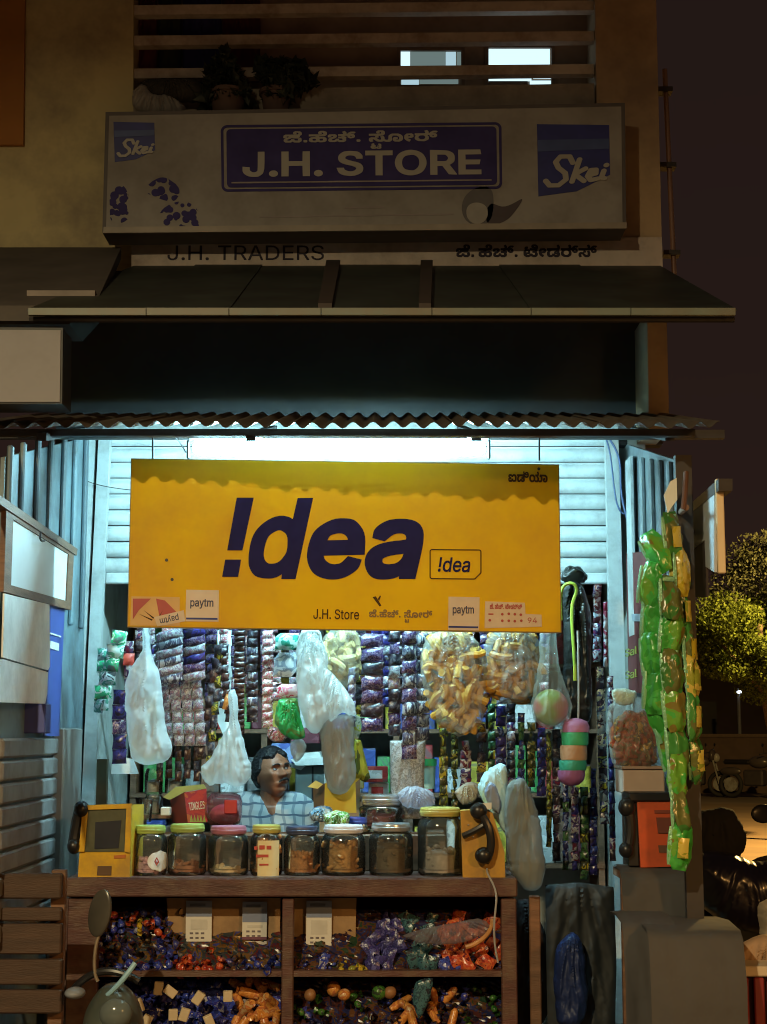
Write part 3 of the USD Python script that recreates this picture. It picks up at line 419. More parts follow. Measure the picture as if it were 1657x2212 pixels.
# ---------------------------------------------------------------- sloping green awning
aw = Thing('awning', 'dark sloping awning of green translucent sheets with a pale front edge', 'awning')
ru = [290, 424, 565, 722, 911, 1080, 1250, 1425]; fu = [828 + (u - 828) * 1.268 for u in ru]; fu[0], fu[-1] = 60, 1590
frp = M('green_sheet', (.060, .072, .060), .45, .25, 5.0, trans=.35, dirt=(.04, .04, .035), dirt_scale=4)
YF = -.9
def slab(a, bb, c, d, th):
    v = np.array([a, bb, c, d]); w = v - [0, 0, th]; return trimesh.Trimesh(np.vstack([v, w]), [(0, 1, 2), (0, 2, 3), (4, 6, 5), (4, 7, 6), (0, 4, 5), (0, 5, 1), (1, 5, 6), (1, 6, 2), (2, 6, 7), (2, 7, 3), (3, 7, 4), (3, 4, 0)], process=False)
for i in range(7):
    g_ = -.004
    A, B_, C_, D_ = W(fu[i], 668, YF), W(fu[i + 1], 668, YF), W(ru[i + 1], 574, .6), W(ru[i], 574, .6)
    for q in (A, D_): q[0] += g_
    for q in (B_, C_): q[0] -= g_
    aw.part('sheet', slab(A + [0, 0, .006 * (i % 2)], B_ + [0, 0, .006 * (i % 2)], C_ + [0, 0, .006 * (i % 2)], D_ + [0, 0, .006 * (i % 2)], .005), frp)
for (u1, u2, w_) in ((720, 702, 15), (922, 918, 13)):
    aw.part('rafter', slab(W(u2 - w_, 672, YF - .01) + [0, 0, .03], W(u2 + w_, 672, YF - .01) + [0, 0, .03], W(u1 + w_, 575, .58) + [0, 0, .03], W(u1 - w_, 575, .58) + [0, 0, .03], .028), M('rafter_wood', (.05, .035, .03), .7))
fasc = M('awning_edge', (.17, .20, .165), .5, .15, 8, dirt=(.2, .16, .11), dirt_scale=3)
for i in range(7): aw.part('front_edge', P([(fu[i] + 1, 665), (fu[i + 1] - 1, 665), (fu[i + 1] - 1, 680), (fu[i] + 1, 680)], YF - .02, .018), fasc)
aw.part('under_rail', tube([W(64, 690, YF + .05), W(1586, 690, YF + .05)], .012), dark_steel)
aw.done()
# neighbour at the left: dark slab awning and a pale sign box
t = Thing('neighbour_awning', 'dark slab awning jutting out left of the shop sign', 'awning')
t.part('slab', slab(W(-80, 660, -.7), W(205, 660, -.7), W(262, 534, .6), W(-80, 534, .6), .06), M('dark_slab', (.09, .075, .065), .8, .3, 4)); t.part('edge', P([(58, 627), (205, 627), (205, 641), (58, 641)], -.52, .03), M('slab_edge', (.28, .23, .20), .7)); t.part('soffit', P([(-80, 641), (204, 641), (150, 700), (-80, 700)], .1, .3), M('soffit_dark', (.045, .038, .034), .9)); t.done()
t = Thing('blank_sign_box', 'pale blank sign box at the left edge under the slab awning', 'sign')
t.part('box', P([(-80, 706), (136, 708), (134, 872), (-80, 872)], -.98, .16), M('dark_back', (.03, .03, .03))); t.part('face', P([(-80, 712), (131, 713), (129, 868), (-80, 868)], -.986, .006), M('faded_face', (.30, .29, .31), .7, .06, 3, dirt=(.24, .23, .24))); t.done()

# ---------------------------------------------------------------- corrugated roof
t = Thing('corrugated_roof', 'rusty corrugated sheet roof with a wavy front edge above the tube light', 'roof')
def roof_y(u): return -.83 - .16 * (u - 280) / 928
def roof_sheet(ua, ub, waves, lift):
    n = waves * 8 + 1; s = np.linspace(0, 1, n); rows = 5; V = []
    jag = meshkit.noise(np.stack([s * waves * .9 + ua * .01, s * 0, s * 0], 1), 3)
    for j in range(rows):
        tt = j / (rows - 1)
        for i in range(n):
            u = ua + (ub - ua) * s[i]
            f_, r_ = W(u, 917, roof_y(u)), W(828 + (u - 828) * .82, 896, .36)
            p = f_ + (r_ - f_) * tt; p[2] += .0115 * math.cos(2 * math.pi * waves * s[i]) + lift + (.012 * (jag[i] - .5) if j == 0 else 0); p[1] += (.03 * (jag[i] - .5) if j == 0 else 0); V.append(p)
    V = np.array(V); N = len(V); Fq = []
    for j in range(rows - 1):
        for i in range(n - 1):
            a, b2, c, d = j * n + i, j * n + i + 1, (j + 1) * n + i + 1, (j + 1) * n + i
            Fq += [(a, b2, c), (a, c, d), (N + a, N + c, N + b2), (N + a, N + d, N + c)]
    for i in range(n - 1): Fq += [(i, N + i, N + i + 1), (i, N + i + 1, i + 1)]
    return trimesh.Trimesh(np.vstack([V, V - [0, 0, .0025]]), Fq, process=False)
for k, (a, bb, w_) in enumerate(((-60, 300, 8), (292, 640, 8), (632, 980, 8), (972, 1300, 8), (1292, 1556, 6))): t.part('sheet', roof_sheet(a, bb, w_, .003 * (k % 2)), galv, smooth=True)
def along(u0, u1, v, dy, w_, h_):
    A, B_ = W(u0, v, roof_y(u0) + dy), W(u1, v, roof_y(u1) + dy); m = []
    q = np.array([A, B_]); o = [np.array([0, -w_, -h_]), np.array([0, w_, -h_]), np.array([0, w_, h_]), np.array([0, -w_, h_])]
    V = np.array([A + k for k in o] + [B_ + k for k in o]); return trimesh.convex.convex_hull(V)
t.part('front_beam', along(-60, 1500, 936, .23, .02, .013), dark_steel)
t.part('purlin', bx(-1.6, -.15, W(800, 905, -.15)[2] - .08, 1.4, -.11, W(800, 905, -.15)[2] - .045), dark_steel)
for x in (-1.29, -.5, .35, 1.08): t.part('rafter', trimesh.convex.convex_hull(np.array([[x + a, y, z + c] for a in (-.018, .018) for (y, z) in ((-.66, W(828, 931, -.70)[2]), (.5, W(828, 905, .5)[2] - .03)) for c in (0, -.03)])), dark_steel)
t.done()

# ---------------------------------------------------------------- roller shutter with side channels
YS = .60
t = Thing('roller_shutter', 'white roller shutter half rolled down behind the yellow sign', 'shutter')
pitch = 34.2; v = 930
zs = [W(800, 930 + pitch * k, YS)[2] for k in range(11)]
xa, xb = W(232, 1100, YS)[0], W(1316, 1100, YS)[0]
for k in range(9):
    z1, z0 = zs[k], zs[k + 1]; h = z1 - z0; a = np.linspace(0, 1, 9)
    prof = [(YS - .016 * math.sin(math.pi * q) ** .7, z0 + h * (.10 + .78 * q)) for q in a] + [(YS - .006, z1 - h * .05), (YS + .006, z1 - h * .05), (YS + .006, z0 + h * .04)]
    t.part('slat', prism_x(prof, xa, xb), shutter_m, smooth=25)
t.part('bottom_rail', bx(xa, YS - .02, zs[9] - .05, xb, YS + .02, zs[9], .006), shutter_m)
t.part('backing', bx(xa, YS + .012, zs[9], xb, YS + .016, zs[0]), dark_steel)
for pts in ([(213, 940), (238, 940), (220, 1330), (196, 1905), (168, 1905), (194, 1330)], [(186, 940), (206, 940), (188, 1330), (158, 1905), (134, 1905), (168, 1330)]): t.part('guide_channel', P(pts, .50, .05), white_steel)
t.part('guide_channel', P([(1308, 940), (1336, 940), (1352, 1500), (1362, 2210), (1332, 2210), (1320, 1500)], .50, .05), white_steel)
t.part('guide_gap', P([(205, 940), (214, 940), (195, 1330), (169, 1905), (157, 1905), (187, 1330)], .535, .03), dark_steel)
t.done()
def wire(name, pts, r, mat, label, cat='wire'): return one(name, tube(pts, r, 6), mat, label, cat)
bluew = M('blue_wire', (.05, .09, .22), .5)
wire('electric_wire', [W(1310, 950, .46), W(1322, 1010, .46), W(1330, 1075, .46), W(1348, 1110, .46)], .004, bluew, 'blue wire curving down the right shutter channel')
wire('electric_wire', [W(1318, 950, .455), W(1340, 1010, .455), W(1344, 1075, .455), W(1368, 1165, .455), W(1378, 1200, .455)], .005, bluew, 'longer blue wire hanging beside the right shutter channel')
wire('electric_wire', [W(365, 935, -.2), W(385, 952, -.16), W(402, 978, -.14)], .003, black_pl, 'short black wire feeding the left end of the tube light')
wire('electric_wire', [W(190, 1040, .47), W(235, 1052, .46), W(300, 1060, .45)], .002, black_pl, 'thin black wire strung across the left shutter channel')

# ---------------------------------------------------------------- tube light
yt = -.33
LT = B_[0] - A[0] if False else W(1050, 974, yt)[0] - W(416, 972, yt)[0]
tcap = lathe([(0, 0), (.012, .001), (.024, .008), (.031, .022), (.033, .04), (.033, LT - .04), (.031, LT - .022), (.024, LT - .008), (.012, LT - .001), (0, LT)], (0, 0, 0), 24); tcap.apply_transform(trimesh.transformations.rotation_matrix(math.pi / 2, (0, 1, 0))); tcap.vertices[:, 1:] *= .86; tcap.apply_translation(W(416, 968, yt))
t = Thing('tube_light', 'glowing white fluorescent tube light over the yellow sign', 'lamp')
A, B_ = W(416, 968, yt), W(1050, 970, yt)
t.part('housing', bx(W(406, 960, yt)[0], yt - .012, A[2] + .034, W(1058, 960, yt)[0], yt + .012, A[2] + .050, .004), M('fitting_grey', (.02, .02, .02), .6, .1))
t.part('tube', tcap, EMIT('tube_glow', (.44, .88, 1.0), TUBE))
for u in (408, 1053): t.part('end_holder', R(u - 5 if u < 800 else u + 1, 950, u + 1 if u < 800 else u + 7, 990, yt - .012, .035, .003), black_pl)
for u in (455, 700, 960): t.part('hanger', tube([W(u, 955, yt + .045), W(u, 934, yt + .045)], .004), dark_steel)
t.done()

# ---------------------------------------------------------------- yellow sign
yg = -.40
sg = Thing('yellow_sign', 'big yellow sign board with a slanted dark violet wordmark under the tube light', 'sign')
yel = M('yellow_sign_paint', (.80, .49, .010), .75, .07, 2.2, spec=.12, dirt=(.66, .35, .03), dirt_scale=1.4)
sg.part('board', P([(283, 990), (1208, 1003), (1213, 1367), (275, 1355)], yg + .003, .03), M('sign_frame_metal', (.32, .20, .06), .6))
sg.part('face', P([(285, 992), (1206, 1005), (1211, 1365), (277, 1353)], yg, .0032), yel)
RO = -math.atan2(13, 937)
def sgn(p): u, v = p; return ((250 + u / 1.578) * .959, (950 + v / 1.578) * .959)
def sb(x0, y0, x1, y1): a = sgn((x0, y0)); c = sgn((x1, y1)); return a + c
dk = M('sign_violet', (.024, .021, .085), .85, .15, 12, spec=.05)
l_ = sg.part('wordmark', [P([sgn(q) for q in [(447, 270), (507, 270), (467, 457), (413, 457)]], yg - .0025, .0023), P([sgn(q) for q in [(406, 490), (462, 490), (452, 551), (395, 551)]], yg - .0025, .0023),
        letters('d', *sb(490, 271, 717, 559), yg - .0002, .0023, RO * .2, .22, .045), letters('e', *sb(697, 343, 904, 561), yg - .0002, .0023, RO * .2, .16, .05), letters('a', *sb(902, 345, 1112, 561), yg - .0002, .0023, RO * .2, .18, .05)], dk)
br = M('brown_print', (.085, .045, .02), .85, .1, spec=.05)
a0 = xz([(928, 1186), (1040, 1187), (1040, 1238), (1026, 1252), (928, 1251)], yg).buffer(-.01).buffer(.01)
sg.part('logo_box', extr(a0.difference(a0.buffer(-.0042)), yg - .0025, .0023), br)
sg.part('small_wordmark', letters('!dea', 946, 1204, 1016, 1236, yg - .0002, .0023, RO, .16, .02), dk)
sg.part('lettering', letters('J.H. Store', 677, 1316, 776, 1338, yg - .0002, .0023, RO, 0, .012), br)
sg.part('lettering', letters(kan('store'), 797, 1317, 934, 1345, yg - .0002, .0023, RO), M('faint_brown_print', (.22, .12, .025), .5, .1))
sg.part('lettering', letters(kan('idea'), 1098, 1018, 1183, 1042, yg - .0002, .0023, RO), br)
peach = M('sticker_paper', (.70, .55, .42), .85, .05, 9, dirt=(.6, .45, .3)); inkb = M('sticker_ink', (.06, .05, .09), .5, .1); blueb = M('sticker_blue', (.02, .03, .19), .5, .1); redm = M('sticker_red', (.40, .05, .035), .5, .15)
def pay(u0, v0, u1, v1, bar):
    k = sg.part('sticker', P([(u0, v0), (u1, v0 + 1), (u1 - 1, v1), (u0 - 1, v1 - 1)], yg - .0022, .002), peach)
    sg.part('sticker_print', letters('paytm', u0 + 9, v0 + 20, u1 - 12, v0 + 41, yg - .0023, .0015, RO, 0, .03), inkb, under=k)
    sg.part('sticker_bar', P([(u0, bar), (u1 - 3, bar + 1), (u1 - 3, bar + 5), (u0, bar + 4)], yg - .0038, .0015), blueb, under=k)
pay(402, 1274, 473, 1343, 1334); pay(969, 1289, 1036, 1362, 1352)
k = sg.part('sticker', P([(284, 1288), (388, 1290), (388, 1352), (281, 1351)], yg - .0021, .002), M('sticker_orange', (.66, .40, .16), .85, .08, 9))
sg.part('sticker_print', [P([(287, 1293), (326, 1293), (300, 1318), (287, 1338)], yg - .0037, .0014), P([(337, 1293), (356, 1297), (384, 1325), (344, 1330)], yg - .0037, .0014)], redm, under=k)
sg.part('sticker_print', [P([(310, 1318), (333, 1334), (331, 1337)], yg - .0039, .0016), P([(300, 1326), (330, 1338), (328, 1341)], yg - .0039, .0016), P([(352, 1318), (340, 1336), (343, 1337)], yg - .0039, .0016)], br, under=k)
k = sg.part('sticker', P([(333, 1333), (397, 1318), (400, 1342), (340, 1353)], yg - .0045, .002), peach); sg.part('sticker_print', letters(shapely.affinity.rotate(text_poly('paytm'), 180), 345, 1329, 386, 1345, yg - .0046, .0014, .2, 0, .02), inkb, under=k)
k = sg.part('sticker', P([(1048, 1299), (1134, 1302), (1135, 1326), (1170, 1328), (1171, 1354), (1047, 1357)], yg - .0022, .002), peach)
dots = [P([(1055 + 0, 1325), (1066, 1325), (1066, 1328), (1055, 1328)], yg - .0037, .0014)] + [extr(Point(*(W(u, v, yg)[[0, 2]])).buffer(.0052, 4), yg - .0037, .0014) for u, v in ((1085, 1327), (1099, 1326), (1112, 1327), (1125, 1328), (1058, 1340), (1085, 1341), (1099, 1341), (1112, 1342), (1126, 1341))]
sg.part('sticker_print', dots + [letters(kan('traders'), 1058, 1304, 1128, 1316, yg - .0023, .0014, RO), letters('94', 1140, 1334, 1160, 1346, yg - .0023, .0014, RO)], redm, under=k)
sg.part('scratch', [P([(805, 1290), (812, 1288), (824, 1308), (820, 1310)], yg - .0022, .002), P([(816, 1294), (821, 1286), (823, 1288), (819, 1298)], yg - .0022, .002)], br); sg.part('screw', [extr(Point(*(W(u, v, yg)[[0, 2]])).buffer(.006, 6), yg - .004, .004) for u, v in ((372, 1252), (1164, 1013), (360, 1210))], dark_steel)
for u in (330, 1165): sg.part('hanger', tube([W(u, 995, yg + .02), W(u, 938, yg + .02)], .004), dark_steel)
sg.done()

# ---------------------------------------------------------------- left wing wall
XL = -1.33
t = Thing('corrugated_side_panel', 'blue-grey ribbed sheet panel forming the left side of the kiosk', 'wall panel')
def yz_panel(x, y0, y1, z0, za, zb, d):
    m = trimesh.creation.extrude_polygon(Polygon([(y0, z0), (y1, z0), (y1, zb), (y0, za)]), d, engine='earcut'); v_ = m.vertices; m.vertices = np.stack([x - v_[:, 2], v_[:, 0], v_[:, 1]], 1); m.fix_normals(); return m
t.part('sheet', yz_panel(XL, -1.05, .55, 0.0, 2.56, 2.94, .015), wing_m)
for u in (-30, 16, 44, 76, 104, 133, 157, 180):
    y = WX(u, 1000, XL)[1]; t.part('rib', bx(XL, y - .018, 2.05, XL + .02, y + .018, 2.60 + .24 * (y + 1.05), .006), M('rib_sheet', (.10, .14, .165), .5, .2, 6) if u in (16, 76, 133, 180) else wing_m)
t.done()
XB = XL + .045
t = Thing('framed_notice_board', 'white board in a brown wooden frame hung at an angle on the left side', 'notice board')
t.part('panel', PX([(26, 1117), (152, 1196), (147, 1302), (22, 1268)], XB, -.012), M('white_board', (.74, .80, .82), .5, .05, 6))
fo = [(14, 1103), (160, 1192), (154, 1318), (8, 1278)]; fi = [(29, 1122), (149, 1197), (144, 1298), (24, 1264)]
for i in range(4):
    j = (i + 1) % 4; t.part('frame', PX([fo[i], fo[j], fi[j], fi[i]], XB + .006, -.018), wood)
t.part('hook', tube([WX(88, 1150, XB + .02), WX(88, 1166, XB + .03), WX(96, 1168, XB + .03)], .004), dark_steel); t.done()
one('wooden_ledge', PX([(-20, 1056), (168, 1186), (166, 1200), (-20, 1076)], XB + .012, -.04), wood, 'sloping brown ledge running above the framed white board', 'ledge')
cl = M('white_sheet_cloth', (.80, .84, .84), .85, .05, 9, dirt=(.62, .66, .66), dirt_scale=6)
one('paper_sheet', PX([(10, 1282), (107, 1306), (108, 1440), (104, 1448), (60, 1436), (6, 1420)], XB + .012, -.006), cl, 'upper white paper sheet hung under the framed board', 'paper')
one('paper_sheet', PX([(-20, 1424), (6, 1424), (104, 1452), (102, 1500), (98, 1520), (50, 1519), (-20, 1516)], XB + .022, -.006), cl, 'lower white paper sheet with a dark fold line above it', 'paper')
t = Thing('blue_poster', 'narrow blue poster strip beside the white paper sheets', 'poster'); t.part('sheet', PX([(104, 1300), (140, 1316), (134, 1440), (128, 1590), (96, 1590), (104, 1450)], XB - .01, -.006), M('blue_print', (.05, .08, .30), .5, .15, 7)); t.part('label_patch', PX([(108, 1384), (128, 1390), (127, 1406), (107, 1400)], XB - .006, -.005), white_paper); t.part('printed_line', PX([(108, 1366), (132, 1374), (132, 1377), (108, 1369)], XB - .006, -.005), white_paper); t.done()
t = Thing('blue_box', 'small blue carton under the white paper sheets at the left edge', 'box'); t.part('carton', R(40, 1520, 98, 1584, -.62, .10, .004), M('blue_carton', (.07, .09, .36), .5, .12, 8)); t.part('flap', R(41, 1510, 84, 1520, -.61, .06), M('blue_carton_flap', (.10, .13, .42), .5)); t.done()
t = Thing('shutter_door', 'grey slatted shutter door low on the left side of the kiosk', 'shutter')
for k in range(9): 
    v0 = 1592 + 46 * k; z1, z0 = WX(60, v0, XL + .012)[2], WX(60, v0 + 46, XL + .012)[2]
    t.part('slat', bx(XL + .001, -1.05, z0 + .006, XL + .03, WX(108, 1700, XL)[1], z1 - .004, .008), M('grey_slat', (.20, .20, .20), .5, .2, 9, dirt=(.12, .10, .09), dirt_scale=5))
t.part('frame', bx(XL + .001, WX(109, 1700, XL)[1], 0, XL + .05, WX(150, 1700, XL)[1], 1.62, .006), M('pale_frame', (.24, .235, .22), .6, .15, 8)); t.done()
t = Thing('reflection_planks', 'brown stand-in bench end at the lower left edge', 'planks')  # planks added in place of window reflection streaks; no real seat here
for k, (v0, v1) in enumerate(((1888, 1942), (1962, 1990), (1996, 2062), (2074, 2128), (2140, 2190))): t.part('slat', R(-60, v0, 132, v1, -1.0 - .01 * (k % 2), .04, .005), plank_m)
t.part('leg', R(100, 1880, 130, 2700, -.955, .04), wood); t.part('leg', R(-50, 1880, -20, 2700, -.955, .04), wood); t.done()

# ---------------------------------------------------------------- right wing wall
XR = 1.11
t = Thing('corrugated_side_panel', 'grey ribbed sheet panel on the right side of the kiosk behind the green packets', 'wall panel')
def yz_r(x, y0, y1, z0, za, zb, d):
    m = yz_panel(x, y0, y1, z0, za, zb, d); m.vertices[:, 0] += d; return m
rs = M('grey_side_sheet', (.20, .24, .26), .5, .2, 6.0, dirt=(.10, .11, .12), dirt_scale=5)
t.part('sheet', yz_r(XR, -.72, .55, 0.0, 2.6, 2.9, .015), rs)
for u in (1372, 1392, 1412, 1432, 1452, 1470):
    y = WX(u, 1000, XR)[1]; t.part('rib', bx(XR, y - .02, 1.9, XR - .022, y + .02, 2.60 + .2 * (y + .7), .006), rs)
t.part('edge_post', bx(XR - .03, -.76, 0, XR + .03, -.722, 2.62), dark_steel); t.part('pale_strip', bx(XR - .032, .28, 2.02, XR - .02, .42, 2.8), white_steel); t.done()
t = Thing('maroon_banner', 'maroon banner with faded yellow lettering right of the shutter channel', 'banner')
t.part('cloth', PX([(1352, 1196), (1396, 1190), (1404, 1500), (1358, 1494)], XR - .03, .006), M('maroon_cloth', (.12, .025, .025), .7, .25, 8))
for v in (1420, 1468):
    L = text_poly('Sal'); L = shapely.affinity.scale(L, .026 / 1.0 * 1.6, .034, origin=(0, 0)); y0 = WX(1366, v, XR)[1]; z0 = WX(1366, v, XR)[2]
    m = trimesh.creation.extrude_polygon(max(L.geoms, key=lambda q: q.area), .003, engine='earcut') if False else trimesh.util.concatenate([trimesh.creation.extrude_polygon(q, .003, engine='earcut') for q in L.geoms]); w_ = m.vertices.copy(); m.vertices = np.stack([XR - .031 - w_[:, 2], y0 - w_[:, 0] * 4.0, z0 + w_[:, 1]], 1); m.fix_normals()
    t.part('lettering', m, M('lime_print', (.28, .32, .06), .6))
t.part('pale_print', PX([(1364, 1326), (1392, 1326), (1394, 1342), (1366, 1342)], XR - .037, .004), M('pale_blue_print', (.25, .3, .36), .6)); t.done()
XS = 1.20
t = Thing('side_sign', 'white side sign with lamp light put into its amber edge standing out at right of the kiosk', 'sign')
t.part('panel', PX([(1482, 1118), (1549, 1062), (1549, 1236), (1530, 1224), (1528, 1166), (1494, 1192)], XS, -.01), M('side_white', (.52, .56, .60), .6, .08, 8))
t.part('lower_panel', PX([(1488, 1196), (1529, 1168), (1531, 1290), (1490, 1290)], XS + .002, -.008), M('side_dark', (.035, .025, .022), .7))
t.part('top_bar', PX([(1470, 1108), (1552, 1034), (1552, 1060), (1476, 1122)], XS - .012, .05), dark_steel)
t.part('end_edge', R(1549, 1034, 1566, 1238, -.945, .02, .003), M('lamplit_edge', (.80, .62, .38), .5, .06)); t.part('bracket', tube([WX(1475, 1150, XR), WX(1500, 1150, XS)], .01), dark_steel); t.done()  # amber lamp light is put into the colour of the end edge
one('paper_tag', P([(1462, 1032), (1448, 1040), (1434, 1070), (1440, 1098), (1442, 1110), (1452, 1094), (1463, 1080)], -.86, .003), M('tag_white', (.74, .78, .74), .6, .05), 'white diamond shaped tag hung above the green packets', 'tag')
t = Thing('hanging_rod', 'brown wooden rod sticking out from the right side that carries the green packets', 'rod'); t.part('rod', tube([W(1395, 1185, .1), W(1440, 1138, -.4), W(1482, 1096, -.88)], .012), wood); t.part('hook', tube([W(1482, 1020, -.86), W(1480, 1060, -.88), W(1476, 1100, -.88)], .01), M('rust', (.12, .05, .025), .8, .3)); t.done()

# ---------------------------------------------------------------- counter with the display cabinet
yc = -.45
zt = W(600, 1897, yc)[2]
c = Thing('shop_counter', 'dark red-brown wooden counter with two open shelves of sweets below', 'counter')
c.part('counter_top', bx(W(140, 1918, yc)[0], yc, W(600, 1938, yc)[2], W(1118, 1918, yc)[0], .10, zt, .006), wood_red)
for (u0, u1, v1) in ((136, 204, 2720), (606, 632, 2120), (606, 632, 2720), (1086, 1120, 2720)):
    if (u0, v1) == (606, 2120): continue
    c.part('post', R(u0, 1942, u1, v1, yc + .012, .04, .004), wood_red)
c.part('shelf', bx(W(206, 2104, yc)[0], yc + .02, W(600, 2112, yc)[2], W(1086, 2104, yc)[0], .02, W(600, 2099, yc)[2]), wood_red)
c.part('shelf', bx(W(206, 2104, yc)[0], yc + .02, W(600, 2262, yc)[2], W(1086, 2104, yc)[0], .02, W(600, 2246, yc)[2]), wood_red)
c.part('back_panel', bx(W(140, 2000, yc)[0], .03, 0.05, W(1118, 2000, yc)[0], .05, W(600, 1944, yc)[2]), M('cabinet_back', (.05, .035, .03), .7))
c.part('side_panel', bx(W(136, 2000, yc)[0], yc + .06, .05, W(136, 2000, yc)[0] + .02, .03, W(600, 1944, yc)[2]), wood_red); c.part('side_panel', bx(W(1118, 2000, yc)[0] - .02, yc + .06, .05, W(1118, 2000, yc)[0], .03, W(600, 1944, yc)[2]), wood_red)
c.done()
def on_counter(u, v, y): p = W(u, v, y); p[2] = zt; return p

# ---------------------------------------------------------------- jars
jarc = CLEAR('clear_jar', (.97, .985, .98), .025, (.50, .56, .55))
def lump_fill(x, y, z, r, h, seed, n=60, size=.016):
    r_ = np.random.default_rng(seed); ms = []
    base = lathe([(0, 0), (r * .93, 0), (r * .93, h * .72), (r * .5, h * .86), (0, h * .9)], (x, y, z), 18); ms.append(wob(base, .01, 30, seed))
    for _ in range(n):
        a = r_.uniform(0, 6.28); q = math.sqrt(r_.uniform(.35, 1)) * r * .90; hh = r_.uniform(.05, 1) * h
        e = ell((0, 0, 0), (size * r_.uniform(.6, 1.2), size * r_.uniform(.5, .9), size * r_.uniform(.4, .8)), 1); e.apply_transform(trimesh.transformations.random_rotation_matrix(r_.random(3))); e.apply_translation((x + q * math.cos(a), y + q * math.sin(a), z + hh)); ms.append(e)
    return trimesh.util.concatenate(ms)
def jar(u0, u1, v0, v1, y, lid, label, fill=None, fillm=None, lidh=14, sticker=None, square=False, zbase=None, n=60, size=.016, group='jars standing in a row on the counter'):
    a, b_ = W(u0, (v0 + v1) / 2, y), W(u1, (v0 + v1) / 2, y); x = (a[0] + b_[0]) / 2; r = (b_[0] - a[0]) / 2
    zb = (zt if zbase is None else zbase) + .001; ztop = W((u0 + u1) / 2, v0, y)[2]; H = ztop - zb; lh = lidh * (y - CY) / F
    t = Thing('jar', label, 'jar', group)
    hb = H - lh
    prof = [(0, 0), (r * .90, 0), (r * .985, .008), (r, .02), (r, hb * .42), (r * .985, hb * .45), (r, hb * .48), (r, hb * .80), (r * .93, hb * .90), (r * .80, hb * .955), (r * .80, hb)]
    inner = [(r * .775, hb), (r * .775, hb * .95), (r * .90, hb * .89), (r * .965, hb * .79), (r * .965, .025), (0, .012)]
    t.part('glass_body', lathe(prof + inner, (x, y, zb), 32), jarc, smooth=35)
    lp = t.part('lid', lathe([(0, hb - .004), (r * .84, hb - .004), (r * .88, hb), (r * .88, H - .006), (r * .84, H), (r * .3, H + .001), (0, H + .001)], (x, y, zb), 32), lid, smooth=30)
    t.part('lid_ridge', lathe([(r * .885, hb + lh * .2), (r * .905, hb + lh * .25), (r * .905, hb + lh * .5), (r * .885, hb + lh * .55)], (x, y, zb), 32), lid, under=lp)
    if fill: t.part('contents', lump_fill(x, y, zb + .013, r * .95, fill * hb, int(u0), n, size), fillm, smooth=40)
    if sticker:
        (su0, sv0, su1, sv1, sm, kind) = sticker
        A, B2 = W(su0, sv1, y - r), W(su1, sv0, y - r); ang = np.linspace(math.asin(np.clip((A[0] - x) / r, -1, 1)), math.asin(np.clip((B2[0] - x) / r, -1, 1)), 9); rr = r * 1.012
        V = []; 
        for q in ang:
            for z in np.linspace(A[2], B2[2], 9): V.append((q, z))
        zc_, ac = (A[2] + B2[2]) / 2, (ang[0] + ang[-1]) / 2
        if kind == 'round':
            V = [(ac + (q - ac) * math.sqrt(max(0, 1 - ((z - zc_) / (B2[2] - A[2]) * 2) ** 2)), z) for q, z in V]
        V3 = np.array([(x + rr * math.sin(q), y - rr * math.cos(q), z) for q, z in V]); Fq = []
        for i in range(8):
            for j in range(8): k = i * 9 + j; Fq += [(k, k + 9, k + 10), (k, k + 10, k + 1)]
        V4 = V3 + (np.array([x, y, 0]) - V3) * np.array([.01, .01, 0]); N = len(V3)
        m = trimesh.Trimesh(np.vstack([V3, V4]), Fq + [(a + N, c_ + N, b2 + N) for a, b2, c_ in Fq], process=False)
        sp_ = t.part('sticker', m, sm)
        if kind == 'round': t.part('sticker_mark', extr(strokes([[(0, 1), (.6, 0), (0, -1), (-.6, 0), (0, 1)]], .14).simplify(.02) if False else fit(strokes([[(0, 1), (.6, 0), (0, -1), (-.6, 0), (0, 1)]], .14), (su0 + su1) / 2 - 5, (sv0 + sv1) / 2 - 9, (su0 + su1) / 2 + 5, (sv0 + sv1) / 2 + 9, y - r), y - r * 1.02, .002), redm, under=sp_)
        else: t.part('sticker_print', [extr(fit(Polygon([(0, 0), (1, 0), (1, 1), (0, 1)]), p[0], p[1], p[2], p[3], y - r * 1.02), y - r * 1.025, .002) for p in ((549, 1828, 556, 1836), (560, 1826, 572, 1835), (576, 1827, 586, 1835), (553, 1846, 580, 1852), (560, 1866, 580, 1870))], redm, under=sp_)
    return t.done()
lime = M('lime_lid', (.28, .35, .08), .45, .08); yellowl = M('yellow_lid', (.42, .35, .08), .45, .08); pinkl = M('pink_lid', (.34, .12, .17), .4, .1); silver = M('silver_lid', (.62, .64, .66), .22, .08, metal=.8); dkl = M('dark_blue_lid', (.04, .05, .10), .4); palel = M('pale_lid', (.60, .58, .62), .4); whitel = M('cloudy_lid', (.50, .58, .62), .3)
biscuit = M('biscuit_brown', (.36, .16, .055), .75, .4, 40, .4); snack = M('snack_orange', (.42, .17, .035), .7, .45, 40, .4); darks = M('dark_snack', (.085, .055, .03), .7, .5, 40); pale = M('pale_snack', (.55, .42, .26), .75, .3, 40); rasp = M('rust_snack', (.26, .10, .05), .7, .4, 40)
yj = -.30
jar(287, 361, 1783, 1897, yj, lime, 'clear jar with a round white sticker, first from the left on the counter', .30, M('mixed_sweets_pink', (.45, .26, .30), .5, .4, 50), sticker=(318, 1838, 359, 1884, white_paper, 'round'))
jar(363, 446, 1780, 1898, yj + .01, lime, 'clear jar with rust coloured crumbs at the bottom, under the red snack box', .20, rasp)
jar(450, 537, 1784, 1898, yj, pinkl, 'nearly empty clear jar with one pale lump left at the bottom', .09, pale, n=5, size=.022)
